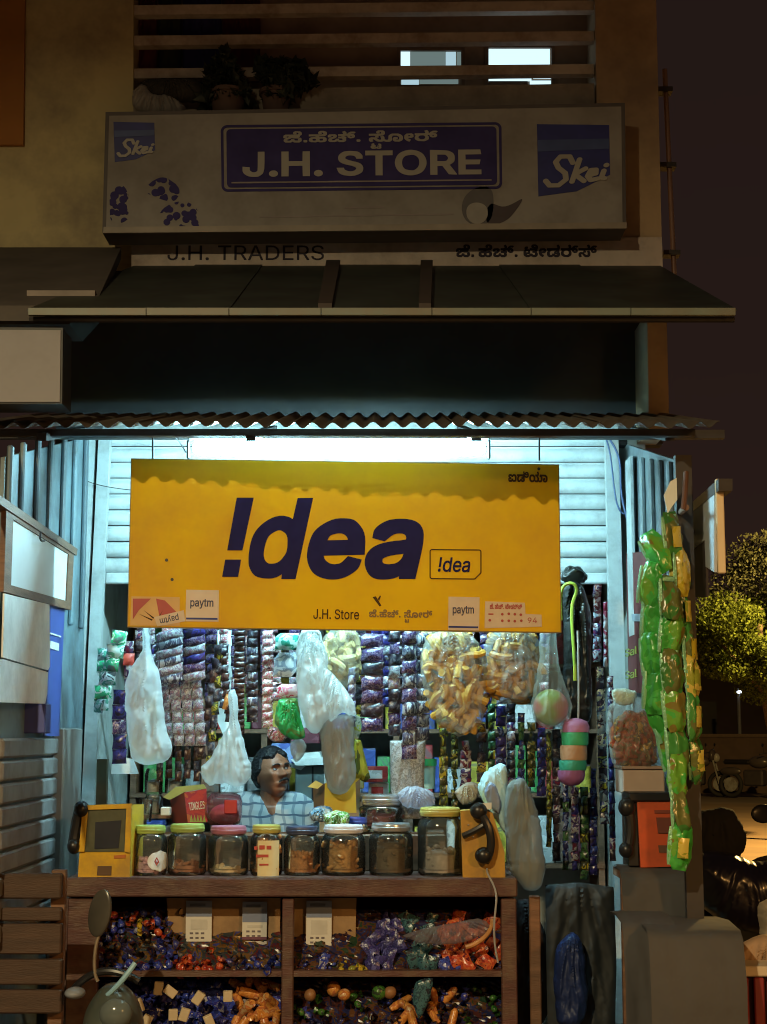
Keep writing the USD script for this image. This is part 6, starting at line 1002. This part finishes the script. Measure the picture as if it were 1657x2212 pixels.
one('plastic_bag', puff([(452, 1640), (474, 1598), (494, 1566), (498, 1490), (506, 1490), (512, 1566), (540, 1620), (546, 1690), (530, 1706), (505, 1690), (470, 1700), (440, 1690), (432, 1660)], -.16, .065, seed=16, wrinkle=.6), film_w, 'white carrier bag with red print hanging just left of the man', 'plastic bag')
one('bag_print', puff([(478, 1640), (500, 1636), (512, 1650), (504, 1664), (484, 1662)], -.228, .004, seed=17, rounded=True), M('faded_red_print', (.45, .16, .16), .6), 'faded red printed patch on the white carrier bag', 'print') if False else None
one('paper_sheet', P([(244, 1632), (288, 1640), (300, 1672), (240, 1672)], .20, .004), white_paper, 'small white paper pinned low at the left inside the shop', 'paper')
one('yellow_triangle_pack', puff([(766, 1594), (780, 1600), (800, 1680), (790, 1690), (752, 1676)], .10, .02, seed=71, rounded=False), PRINT('olive_yellow_foil', [(.26, .24, .02), (.4, .36, .03), (.10, .12, .02)], 20, stretch=(1, 1, .3)), 'yellow pleated packet hanging over the back shelf', 'packet')
one('lemon_packet', packet(W(768, 1570, .05), .045, .10, .012), PRINT('lemon_foil', [(.55, .58, .10), (.6, .62, .5), (.2, .3, .2)], 30), 'lemon coloured packet above the pleated yellow one', 'packet', smooth=True)

# ---------------------------------------------------------------- back shelves of the shop
t = Thing('back_shelves', 'wooden shelves along the back wall behind the shopkeeper', 'shelves')
X0, X1 = rx0 + .02, rx1 - .02
for z in (.55, .95, 1.30, 1.62, 1.95, 2.3): t.part('shelf', bx(X0, 1.55, z - .02, X1, 1.94, z), wood)
for x in (X0, -.62, .05, .62, X1 - .03): t.part('upright', bx(x, 1.56, .06, x + .03, 1.94, 2.6), wood)
t.done()
gcol = [('red', (.36, .03, .03)), ('white', (.6, .62, .62)), ('green', (.05, .26, .07)), ('blue', (.04, .08, .34)), ('yellow', (.5, .38, .04)), ('brown', (.12, .06, .035)), ('grey', (.22, .24, .25)), ('maroon', (.12, .015, .03))]
gm = {n: PRINT('carton_' + n, [tuple(np.array(c) * .8), c, tuple(np.minimum(1, np.array(c) * 1.3 + .03)), tuple(np.array(c) * .5 + .1)], 14, .45, 0.0) for n, c in gcol}
r_ = np.random.default_rng(21)
for zi, z in enumerate((.95, 1.30, 1.62, 1.95)):
    x = X0 + .06
    while x < X1 - .10:
        w_ = r_.uniform(.05, .13); h_ = r_.uniform(.12, .27); n, _c = gcol[r_.integers(8)]
        if r_.random() < .7:
            one('goods_carton', bx(x, 1.58 + r_.uniform(0, .05), z + .001, x + w_ - .008, 1.80, z + h_, .004), gm[n], f'{n} carton on the {["lowest", "second", "third", "top"][zi]} back shelf', 'box', f'{n} cartons on the {["lowest", "second", "third", "top"][zi]} back shelf')
        else:
            tt = Thing('goods_tin', f'{n} tin on the {["lowest", "second", "third", "top"][zi]} back shelf', 'tin', f'{n} tins on the {["lowest", "second", "third", "top"][zi]} back shelf'); rr = w_ * .45; tt.part('can', lathe([(0, 0), (rr, 0), (rr, h_ * .8), (rr * .9, h_ * .82), (0, h_ * .82)], (x + w_ / 2, 1.68, z + .001), 20), gm[n]); tt.part('lid', lathe([(0, h_ * .82), (rr * .95, h_ * .82), (rr * .95, h_ * .88), (0, h_ * .88)], (x + w_ / 2, 1.68, z + .001), 20), silver); tt.done()
        x += w_
# things between the hanging goods and the back shelves
t = Thing('grey_cupboard', 'grey-green metal cupboard behind the man with papers on top', 'cupboard'); t.part('body', R(636, 1654, 712, 2200, 1.15, .35, .006), M('grey_green_paint', (.13, .17, .17), .5, .12, 8)); t.part('door_gap', R(672, 1656, 676, 2190, 1.145, .006), black_pl); t.part('side', R(712, 1656, 716, 2200, 1.16, .3), M('grey_green_dark', (.07, .09, .09), .5)); t.done()
t = Thing('paper_stack', 'untidy stack of white papers on top of the grey cupboard', 'papers')
for k, q in enumerate(([(628, 1640), (700, 1636), (706, 1652), (640, 1654)], [(636, 1628), (690, 1624), (694, 1637), (640, 1640)], [(620, 1648), (660, 1655), (650, 1664), (618, 1654)])): t.part('sheet', P(q, 1.10 + .02 * k, .25), white_paper)
t.done()
one('blue_carton', R(586, 1606, 640, 1650, 1.2, .16, .004), PRINT('blue_carton_print', [(.12, .2, .5), (.25, .32, .55), (.08, .12, .4)], 14, .45, 0), 'blue printed carton above the head of the man', 'box')
one('maroon_carton', R(628, 1572, 690, 1606, 1.25, .16, .004), gm['maroon'], 'maroon carton above the blue one behind the white bags', 'box')
for k, (u0, v0, u1, v1, mm, lb) in enumerate(((790, 1656, 838, 1690, 'red', 'red and white box uppermost right of the pleated yellow packet'), (796, 1692, 840, 1724, 'white', 'white and red box below the uppermost red one'), (752, 1668, 786, 1704, 'yellow', 'yellow-green box left of the red boxes'), (700, 1656, 720, 1700, 'white', 'narrow white box beside the grey cupboard'), (728, 1690, 752, 1730, 'brown', 'brown box behind the yellow carton'))):
    tt = Thing('small_carton', lb, 'box'); tt.part('carton', R(u0, v0, u1, v1, .55 + .02 * k, .12, .003), gm[mm]); tt.part('printed_patch', R(u0 + 6, v0 + 8, u1 - 12, v1 - 8, .546 + .02 * k, .005), gm['white' if mm != 'white' else 'red']); tt.done()
one('carton_support', bx(W(690, 1735, .5)[0], .52, zt - .1, W(845, 1735, .5)[0], .72, W(760, 1732, .53)[2]), card_m, 'brown cardboard case carrying the small cartons right of the man', 'box')
t = Thing('clear_jar_stack', 'dim clear jars stacked behind the left payphone', 'jars')
for k, (u0, v0, u1, v1) in enumerate(((312, 1660, 352, 1715), (356, 1650, 402, 1712), (312, 1715, 352, 1760))):
    a, b2 = W(u0, v1, .05), W(u1, v0, .05); rr = (b2[0] - a[0]) / 2; t.part('jar', lathe([(0, 0), (rr, 0), (rr, (b2[2] - a[2]) * .8), (rr * .8, b2[2] - a[2]), (rr * .76, b2[2] - a[2]), (rr * .95, (b2[2] - a[2]) * .78), (rr * .95, .006), (0, .006)], (a[0] + rr, .05, a[2]), 22), jarc, smooth=35)
    t.part('contents', lathe([(0, .008), (rr * .9, .008), (rr * .9, .05), (0, .06)], (a[0] + rr, .05, a[2]), 16), gm['grey'])
t.part('plank', R(300, 1760, 420, 1768, -.02, .16), wood); t.part('plank_leg', R(300, 1768, 308, 1900, -.01, .1), wood); t.done()
one('dark_post', R(206, 1640, 228, 1900, .10, .04), M('olive_post', (.05, .042, .018), .7), 'dark olive wooden post at the left end of the shop opening', 'post')

# ---------------------------------------------------------------- strip of green snack packets at the right
gpk = PRINT('green_chips_foil', [(.05, .36, .05), (.08, .48, .08), (.16, .42, .05), (.24, .20, .04)], 8, .25, .18, bump=.5); gsil = M('silver_green_seal_glint', (.22, .50, .30), .28, .25, 20, .4, metal=.2); ychip = PRINT('yellow_chip_print', [(.55, .42, .03), (.62, .5, .10), (.30, .34, .04)], 14, .25, .1); dgreen = PRINT('dark_green_foil', [(.05, .20, .04), (.13, .15, .04), (.06, .26, .05)], 8, .25, .12)
def crinkle(*a, **k):
    m = packet(*a, **k); v = m.vertices; c = v.mean(0); q = v - c; f = np.abs(((v @ np.array([31.0, 9, 22])) % 1) - .5) + np.abs(((v @ np.array([-17.0, 5, 41])) % 1) - .5); m.vertices = v + np.array([0, -1, 0]) * ((f - .5) * .012)[:, None] + (meshkit.noise(v * 30, 4) - .5)[:, None] * np.array([.014, 0, .006]); return m
def chips(label, pts, y0, w, h, seed, mats):
    t = Thing('chips_packet_strip', label, 'packet strip'); nP = len(pts); r_ = np.random.default_rng(seed)
    for i, (u, v, rot, yaw, ww) in enumerate(pts):
        p = W(u, v, y0 + r_.uniform(-.02, .02)); k = (y0 - CY) / F; mt = mats[i % len(mats)]
        pk = t.part('packet', crinkle(p, w * ww * k, h * k * 1.2, .020 * r_.uniform(.8, 1.25), rz=-rot, yaw=yaw + r_.normal() * .2, tilt=r_.normal() * .12, n=15, puffy=-1.25), mt, smooth=True)
        for s in (-1, 1):
            e = packet(p, w * ww * k * .55, h * k * .12, .003, n=4, puffy=0); e.apply_translation(-p + np.array([0, 0, s * h * k * .47])); e.apply_transform(trimesh.transformations.euler_matrix(0, -rot, yaw, 'sxyz')); e.apply_translation(p); t.part('seal', e, gsil, under=pk, smooth=True)
        e = packet((0, 0, 0), w * ww * k * .20, h * k * .95, .006, n=9, puffy=-1.2); e.apply_translation(np.array([-w * ww * k * .41, -.006, 0])); e.apply_transform(trimesh.transformations.euler_matrix(0, -rot, yaw, 'sxyz')); e.apply_translation(p); t.part('highlight_edge', e, gsil, under=pk, smooth=True)  # tube light highlight built as a pale strip along the left edge
        if not (mt is ychip or seed == 3 or (seed == 2 and i >= nP - 1)): continue
        q = packet(p, w * ww * k * .42, h * k * .5, .004, n=5); q.apply_translation(-p + np.array([0, -.027, -.005])); q.apply_transform(trimesh.transformations.euler_matrix(0, -rot, yaw, 'sxyz')); q.apply_translation(p); t.part('printed_patch', q, ychip, under=pk, smooth=True)
    return t.done()
chips('front strip of bright green snack packets curling down at the right', [(1418, 1192, .5, -.5, .8), (1404, 1264, -.15, -.6, .82), (1412, 1340, -.10, -.5, .86), (1408, 1417, .08, -.6, .8), (1416, 1492, -.08, -.5, .86), (1436, 1558, .4, -.45, .9), (1450, 1622, .2, -.4, .8)], -.86, 68, 86, 1, [gpk])
chips('middle strip of green snack packets ending in the lowest yellow printed one', [(1446, 1290, .0, .3, .8), (1448, 1372, -.1, .2, .85), (1452, 1450, .05, .1, .8), (1456, 1530, .1, .2, .85), (1462, 1606, .05, .1, .8), (1464, 1680, .05, .3, .75), (1470, 1748, .0, .4, .8), (1470, 1828, -.1, .2, .9)], -.90, 68, 84, 2, [dgreen, gpk])
chips('rear strip of dull green packets with yellow fronts facing the road', [(1452, 1158, .1, .5, .95), (1468, 1236, .05, .7, .8), (1474, 1318, .08, .7, .8), (1486, 1400, .05, .8, .85), (1494, 1466, .05, .7, .85), (1496, 1545, .0, .8, .8), (1502, 1640, .05, .6, .85)], -.84, 62, 90, 3, [dgreen, ychip, dgreen])
# jar of orange sweets, shelf and box next to the red payphone
t = Thing('snack_jar', 'clear bag of orange sweets with a pale lid beside the green packets', 'jar'); yj2 = -.35
t.part('contents', wob(puff([(1322, 1560), (1360, 1536), (1404, 1545), (1420, 1590), (1412, 1650), (1370, 1664), (1330, 1650), (1318, 1600)], yj2, .055, seed=81), .03, 30, 2), PRINT('orange_mix', [(.42, .12, .02), (.30, .05, .02), (.14, .08, .03), (.48, .25, .04)], 28)); t.part('film', puff([(1316, 1525), (1370, 1500), (1410, 1530), (1424, 1590), (1416, 1656), (1370, 1670), (1326, 1656), (1314, 1600)], yj2, .07, seed=82, wrinkle=.7), film_c); t.part('lid', puff([(1322, 1492), (1360, 1488), (1376, 1496), (1368, 1520), (1340, 1524), (1326, 1514)], yj2 - .02, .02, seed=83), M('mint_lid', (.5, .6, .5), .5)); t.done()
t = Thing('beige_box', 'beige cardboard box behind the red payphone', 'box'); t.part('box', R(1346, 1660, 1436, 1714, -.40, .2, .004), M('beige_card', (.42, .30, .23), .7, .1, 9)); t.part('flap', R(1344, 1655, 1438, 1661, -.41, .22), M('beige_card_dark', (.3, .2, .15), .7)); t.part('leg', R(1346, 1714, 1352, 1880, -.38, .02), dark_steel); t.part('leg', R(1430, 1714, 1436, 1880, -.38, .02), dark_steel); t.done()

# ---------------------------------------------------------------- draped table, crates and dark bundles at the lower right
tarp = M('grey_tarpaulin', (.060, .057, .058), .8, .3, 4, .4, 14, dirt=(.05, .046, .046), dirt_scale=4)
def drape(uvtop, v_bot, y0, y1, seed, amp=.02):
    """cloth over a block: top sheet plus a folded front and sides"""
    (u0, u1, v) = uvtop; a, b2 = W(u0, v, y0), W(u1, v, y0); zb = W((u0 + u1) / 2, v_bot, y0)[2]; n = 40; V = []; Fq = []
    xs = np.linspace(a[0], b2[0], n); prof = [(y1, a[2] + .0), ((y0 + y1) / 2, a[2] + .008), (y0 + .03, a[2]), (y0, a[2] - .03)] + [(y0, a[2] - .03 - (a[2] - .03 - zb) * k / 8) for k in range(1, 9)]
    for (yy, zz) in prof:
        for i, x in enumerate(xs):
            d = max(0, (a[2] - zz)) ; w_ = min(1, d * 6); V.append((x, yy - w_ * (amp * 3.0 * (meshkit.fbm(np.array([i * .11, seed, zz * 4.5]), 3, 5) - .5)) - .04 * w_, zz + .012 * (meshkit.noise(np.array([x * 9, yy * 9, seed]), 3) - .5)))
    for j in range(len(prof) - 1):
        for i in range(n - 1): q = j * n + i; Fq += [(q, q + n + 1, q + 1), (q, q + n, q + n + 1)]
    N = len(V); V = np.array(V); V2 = V + [0, .006, -.006]; return trimesh.Trimesh(np.vstack([V, V2]), Fq + [(N + a_, N + c_, N + b_) for a_, b_, c_ in Fq], process=False)
t = Thing('draped_table', 'table draped in grey cloth under the red payphone', 'table'); t.part('cloth', drape((1342, 1490, 1878), 2010, -.60, -.35, 1, .006), tarp, smooth=True); t.part('tabletop', bx(W(1346, 1890, -.58)[0], -.58, W(1400, 1890, -.58)[2] - .02, W(1486, 1890, -.58)[0], -.32, W(1400, 1884, -.58)[2]), wood); t.part('leg', R(1350, 1890, 1362, 2700, -.55, .03), wood); t.part('leg', R(1470, 1890, 1482, 2700, -.55, .03), wood); t.done()
t = Thing('draped_box', 'big box under a stiff grey tarpaulin at the lower right', 'box'); t.part('tarpaulin', [drape((1400, 1604, 2010), 2420, -1.05, -.62, 2, .008), drape((1345, 1460, 1990), 2300, -.92, -.60, 4, .006)], tarp, smooth=True); t.part('box', bx(W(1410, 2100, -1.0)[0], -1.0, .01, W(1590, 2100, -1.0)[0], -.64, W(1500, 2022, -1.0)[2]), card_m); t.done()
t = Thing('red_crate', 'red plastic crate with a pale rim at the lower right corner', 'crate'); rc = M('red_plastic', (.20, .022, .026), .45, .15, 9); yb = -.90
t.part('rim', R(1598, 2088, 1760, 2110, yb - .01, .34, .004), M('pale_rim', (.52, .42, .30), .6)); 
for k in range(5): t.part('slat', R(1600 + 34 * k, 2112, 1622 + 34 * k, 2420, yb, .02, .004), rc)
t.part('panel', R(1602, 2112, 1756, 2420, yb + .03, .02), M('dark_red_plastic', (.09, .012, .014), .5)); t.part('side', bx(W(1600, 2200, yb)[0], yb + .02, .02, W(1600, 2200, yb)[0] + .02, yb + .32, W(1600, 2112, yb)[2]), rc); t.done()
one('tan_cloth', puff([(1580, 2060), (1640, 2020), (1700, 2030), (1720, 2090), (1600, 2100)], -.70, .05, seed=91), M('tan_cloth', (.30, .19, .11), .8, .2, 8), 'tan cloth folded on top of the red crate', 'cloth')
one('cream_sack', puff([(1640, 1950), (1680, 1935), (1740, 1960), (1750, 2060), (1660, 2075), (1640, 2010)], -.2, .10, seed=92), M('cream_sack', (.34, .27, .19), .85, .2, 9), 'cream sack at the right edge beside the dark motorbike', 'sack')
one('blue_sack', puff([(1205, 2040), (1240, 2010), (1262, 2040), (1268, 2120), (1258, 2215), (1210, 2220), (1196, 2130)], -.30, .06, seed=93, wrinkle=.35), M('blue_sack', (.012, .025, .10), .5, .4, 12, .3), 'dark blue plastic sack standing right of the counter', 'sack')
one('grey_sheet', puff([(1178, 1912), (1250, 1906), (1326, 1916), (1332, 2080), (1328, 2260), (1184, 2260), (1180, 2080)], -.22, .018, seed=94, wrinkle=1.0, rounded=False), M('dark_grey_sheet', (.018, .021, .023), .6, .3, 8), 'dark grey plastic sheet hanging right of the counter', 'plastic sheet')
one('wooden_post', R(1148, 1935, 1172, 2700, -.30, .03, .004), wood, 'thin wooden post right of the counter beside the blue sack', 'post')
one('dark_cloth', puff([(1118, 1945), (1146, 1940), (1180, 2000), (1186, 2260), (1120, 2270)], -.18, .04, seed=95, wrinkle=.7), M('dark_cloth', (.028, .024, .026), .9, .3, 9), 'dark cloth hanging at the right end of the counter', 'cloth')

# ---------------------------------------------------------------- scooter parts built in place of window reflections, left foreground
t = Thing('reflection_scooter', 'stand-in scooter for window reflections at the lower left with an oval mirror and pale blue lever', 'scooter')
ym = -1.0
mc = W(219, 1972, ym); mir = lathe([(0, 0), (.043, 0), (.046, .004), (.046, .012), (.040, .018), (0, .022)], (0, 0, 0), 32); mir.vertices = mir.vertices * [.95, 1.75, 1]; 
Rm = trimesh.transformations.rotation_matrix(math.pi / 2, (1, 0, 0)); mir.apply_transform(Rm); mir.apply_transform(trimesh.transformations.rotation_matrix(.22, (0, 1, 0))); mir.apply_transform(trimesh.transformations.rotation_matrix(-.45, (0, 0, 1))); mir.apply_translation(mc)
mp = t.part('mirror', mir, M('mirror_back', (.07, .065, .055), .3, .2, 12, metal=.3)); 
gl = lathe([(0, 0), (.037, 0), (.037, .002), (0, .002)], (0, 0, 0), 28); gl.vertices = gl.vertices * [.95, 1.75, 1]; gl.apply_transform(Rm); gl.apply_transform(trimesh.transformations.rotation_matrix(.22, (0, 1, 0))); gl.apply_transform(trimesh.transformations.rotation_matrix(-.45, (0, 0, 1))); gl.apply_translation(mc + np.array([-.012, -.024, 0]) * .25); t.part('mirror_glass', gl, M('mirror_glass', (.25, .26, .24), .12, .05, metal=.9), under=mp)
t.part('mirror_stalk', tube([mc - [0, 0, .07], W(208, 2040, ym), W(204, 2085, ym), W(212, 2120, ym)], .006, 8), M('chrome_dull', (.35, .28, .2), .35, .2, 9, metal=.6))
t.part('handlebar', tube([W(150, 2150, ym + .05), W(190, 2110, ym + .02), W(240, 2098, ym), W(300, 2120, ym)], .013, 10), black_pl)
t.part('lever', tube([W(232, 2150, ym - .05), W(262, 2120, ym - .06), W(292, 2080, ym - .05)], .009, 8), M('pale_blue_plastic', (.22, .40, .52), .4, .1))
t.part('indicator', ell(W(162, 2145, ym), (.035, .05, .02), 2), M('smoke_lens', (.20, .22, .26), .25)); t.part('fairing', wob(ell(W(245, 2235, ym + .02), (.105, .14, .17), 3), .012, 8, 3), M('grey_green_fairing', (.06, .07, .06), .3, .2, 9, coat=.3), smooth=True); t.part('headlamp', ell(W(250, 2190, ym - .10), (.055, .04, .05), 3), M('lamp_lens', (.10, .12, .12), .12), smooth=True)
wz = .27
tz = trimesh.creation.torus(.20, .055, 36, 14); tz.apply_transform(trimesh.transformations.rotation_matrix(math.pi / 2, (0, 1, 0))); tz.apply_translation((W(245, 2300, ym)[0], ym - .05, wz)); t.part('wheel', tz, black_pl, smooth=True); t.part('fork', tube([W(245, 2260, ym), [W(245, 2300, ym)[0], ym - .05, wz]], .03, 10), grey_steel); t.done()

# ---------------------------------------------------------------- motorbikes, tree, lamps and dark street at the right
def motorbike(label, pos, rot, s=1.0, paint=None, group=None):
    t = Thing('motorbike', label, 'motorbike', group); A = trimesh.transformations.rotation_matrix(rot, (0, 0, 1)); 
    def X(m): m = tm(m).copy(); m.vertices *= s; m.apply_transform(A); m.apply_translation(pos); return m
    tyre = M('tyre_rubber', (.012, .012, .012), .8); pt = paint or M('dark_blue_paint', (.010, .010, .045), .2, .1, 9, coat=.6)
    for y in (-.62, .62):
        w_ = trimesh.creation.torus(.26, .05, 32, 12); w_.apply_transform(trimesh.transformations.rotation_matrix(math.pi / 2, (0, 1, 0))); w_.apply_translation((0, y, .31)); wp = t.part('wheel', X(w_), tyre, smooth=True); t.part('rim', X(cyl((-.03, y, .31), (.03, y, .31), .17, 20)), grey_steel, under=wp)
    t.part('tank', X(wob(ell((0, -.12, .84), (.15, .27, .15), 3), .01, 5, 2)), pt, smooth=True); t.part('seat', X(puff_box(-.13, .08, .78, .13, .78, .90)), black_pl); t.part('engine', X(bx(-.14, -.25, .28, .14, .25, .66, .04)), dark_steel)
    t.part('fork', [X(tube([(x, -.62, .31), (x, -.46, .95)], .022, 8)) for x in (-.09, .09)], grey_steel); t.part('handlebar', X(tube([(-.38, -.30, 1.02), (-.2, -.42, 1.06), (.2, -.42, 1.06), (.38, -.30, 1.02)], .014, 8)), dark_steel)
    t.part('headlight', X(ell((0, -.54, .93), (.10, .09, .11), 2)), M('headlamp_glass', (.3, .3, .28), .12), smooth=True); t.part('fairing', X(wob(ell((0, -.45, .98), (.17, .09, .16), 3), .01, 6, 4)), pt, smooth=True)
    for sx in (-1, 1): q = t.part('mirror', X(ell((sx * .40, -.40, 1.24), (.065, .018, .042), 2)), black_pl, smooth=True); t.part('mirror_stem', X(tube([(sx * .28, -.37, 1.05), (sx * .34, -.39, 1.15), (sx * .39, -.40, 1.23)], .007, 6)), dark_steel, under=q)
    t.part('mudguard', X(wob(ell((0, .62, .62), (.09, .28, .10), 2), .004, 6, 1)), pt, smooth=True); return t.done()
def puff_box(x0, y0, y1, x1, z0, z1): return bx(x0, y0, z0, x1, y1, z1, .05)
motorbike('near motorbike in dark blue, its mirror standing up against the lit road', (1.88, 1.1, .008), math.radians(24), 1.0)
one('dark_jacket', puff([(1490, 1764), (1520, 1750), (1582, 1748), (1596, 1770), (1612, 1800), (1606, 1850), (1560, 1870), (1500, 1860), (1484, 1800)], .62, .08, seed=96, wrinkle=.12), M('black_jacket', (.010, .009, .010), .9, .3), 'black jacket slung over the handlebar of the near motorbike', 'jacket')
one('bike_cover', puff([(1484, 1850), (1540, 1838), (1600, 1850), (1625, 1862), (1700, 1858), (1720, 1960), (1690, 2030), (1640, 2020), (1560, 1995), (1500, 1940), (1480, 1890)], .40, .14, seed=97, wrinkle=.10), M('navy_cover', (.010, .010, .030), .30, .2, 8, coat=.3), 'dark navy cover wrapped over the near motorbike below the jacket', 'cover')
gold3 = M('grey_paint_bike', (.06, .05, .045), .3, .1, 9, coat=.3)
for k, (x, y, rt, lb) in enumerate(((6.6, 33.5, 1.0, 'parked motorbike far off under the tree, leftmost of three'), (7.9, 34, 1.1, 'parked motorbike far off under the tree, middle of three'), (9.2, 33, .9, 'parked motorbike far off under the tree, rightmost of three'))): motorbike(lb, (x, y, .008), rt, 1.05, gold3, 'parked motorbikes beyond the lit road')
t = Thing('tree', 'leafy roadside tree lit deep amber beside the green packets', 'tree')
tc = W(1586, 1385, 17.5); tx, tyy = tc[0] + .45, 17.5
def blob_leaves(c, R_, n, seed, size):
    r_ = np.random.default_rng(seed); cs = []
    for _ in range(46):
        d = r_.normal(size=3); d /= np.linalg.norm(d); cs.append((np.array(c) + d * np.array(R_) * r_.uniform(.35, 1.0) ** .6, r_.uniform(.22, .5)))
    V = []; Fq = []
    for k in range(n):
        cc, rr = cs[r_.integers(len(cs))]; d = r_.normal(size=3); d /= np.linalg.norm(d); p = cc + d * rr * r_.uniform(.5, 1) * np.array([1, 1, .75])
        a = r_.normal(size=3); a[2] -= .5; a /= np.linalg.norm(a); b2 = np.cross(a, r_.normal(size=3)); b2 /= np.linalg.norm(b2); L = size * r_.uniform(.7, 1.4); i = len(V)
        V += [p - a * L / 2, p + b2 * L * .28, p + a * L / 2, p - b2 * L * .28]; Fq += [(i, i + 1, i + 2), (i, i + 2, i + 3)]
    return trimesh.Trimesh(np.array(V), np.array(Fq), process=False)
cz_ = tc[2]
t.part('crown', blob_leaves((tx, tyy, cz_), (1.05, 1.0, .85), 36000, 5, .055), M('tree_leaf', (.085, .115, .018), .85, .5, 4, trans=.3, spec=.1), smooth=False, kind='stuff'); t.part('crown_top', blob_leaves((tx + .5, tyy + .5, cz_ + 1.0), (1.0, .9, .7), 14000, 6, .055), M('tree_leaf_dark', (.03, .035, .010), .9, .4, 3), smooth=False, kind='stuff')
bark = M('bark', (.10, .07, .045), .9, .3, 12, .5); t.part('trunk', tube([(tx + .3, tyy, 0), (tx + .2, tyy, 1.1), (tx, tyy, 2.2), (tx - .05, tyy, cz_ + .5)], .13, 12, .05), bark)
for a, dz in ((.3, .4), (1.9, .7), (3.4, .3), (4.9, .8)): t.part('limb', tube([(tx, tyy, 2.2), (tx + .5 * math.cos(a), tyy + .4 * math.sin(a), 2.6 + dz * .4), (tx + .9 * math.cos(a), tyy + .7 * math.sin(a), 2.9 + dz)], .05, 8, .015), bark)
t.done()
def street_lamp(label, pos, arm):
    t = Thing('street_lamp', label, 'street lamp'); x, y, z = pos; gp = M('lamp_post_paint', (.12, .12, .12), .5); bx_ = (x + arm[0], y + arm[1])
    t.part('pole', cyl((bx_[0], bx_[1], 0), (bx_[0], bx_[1], z + .1), .06, 12), gp); t.part('arm', tube([(bx_[0], bx_[1], z + .1), ((x + bx_[0]) / 2, (y + bx_[1]) / 2, z + .28), (x, y, z + .12)], .03, 8), gp); t.part('hood', lathe([(0, .14), (.10, .14), (.19, .06), (.21, .004), (.195, .004), (.17, .05), (0, .10)], (x, y, z), 24), gp); t.done()
street_lamp('street lamp across the road behind the photographer', LAMP_POS, (-1.2, -.3)); street_lamp('street lamp across the road to the right of the photographer', LAMP3_POS, (1.2, -.3)); street_lamp('street lamp standing by the amber lit tree', LAMP2_POS, (1.4, .5))
t = Thing('distant_lamp', 'small white lamp on a dark post far off below the tree', 'lamp'); lp = W(1597, 1495, 38); t.part('bulb', ell(lp, (.07, .07, .05), 2), EMIT('distant_bulb', (.75, .85, 1.0), 3.0)); t.part('post', cyl((lp[0], lp[1] + .1, 0), (lp[0], lp[1] + .1, lp[2] + .1), .05, 8), M('pale_post', (.16, .17, .19), .6)); t.done()
t = Thing('far_building', 'dark low building beyond the parked motorbikes', 'building'); fb = M('far_wall', (.06, .042, .035), .9, .2, 2); t.part('wall', bx(4.5, 44, 0, 40, 50, 5.0), fb); t.part('roof', bx(4.2, 43.6, 5.0, 40.3, 50, 5.2), fb)
for k in range(6): t.part('window', bx(6 + 3.2 * k, 43.96, 1.2, 7.4 + 3.2 * k, 44.02, 2.6), M('far_window', (.012, .011, .012), .3))
t.done()
t = Thing('compound_wall', 'low dark wall running behind the parked motorbikes', 'wall'); t.part('wall', bx(5.6, 36.5, 0, 40, 36.75, 1.5), M('low_wall', (.09, .06, .045), .9, .3, 2)); t.part('coping', bx(5.5, 36.45, 1.5, 40, 36.8, 1.58), M('low_coping', (.12, .085, .06), .9)); t.done()
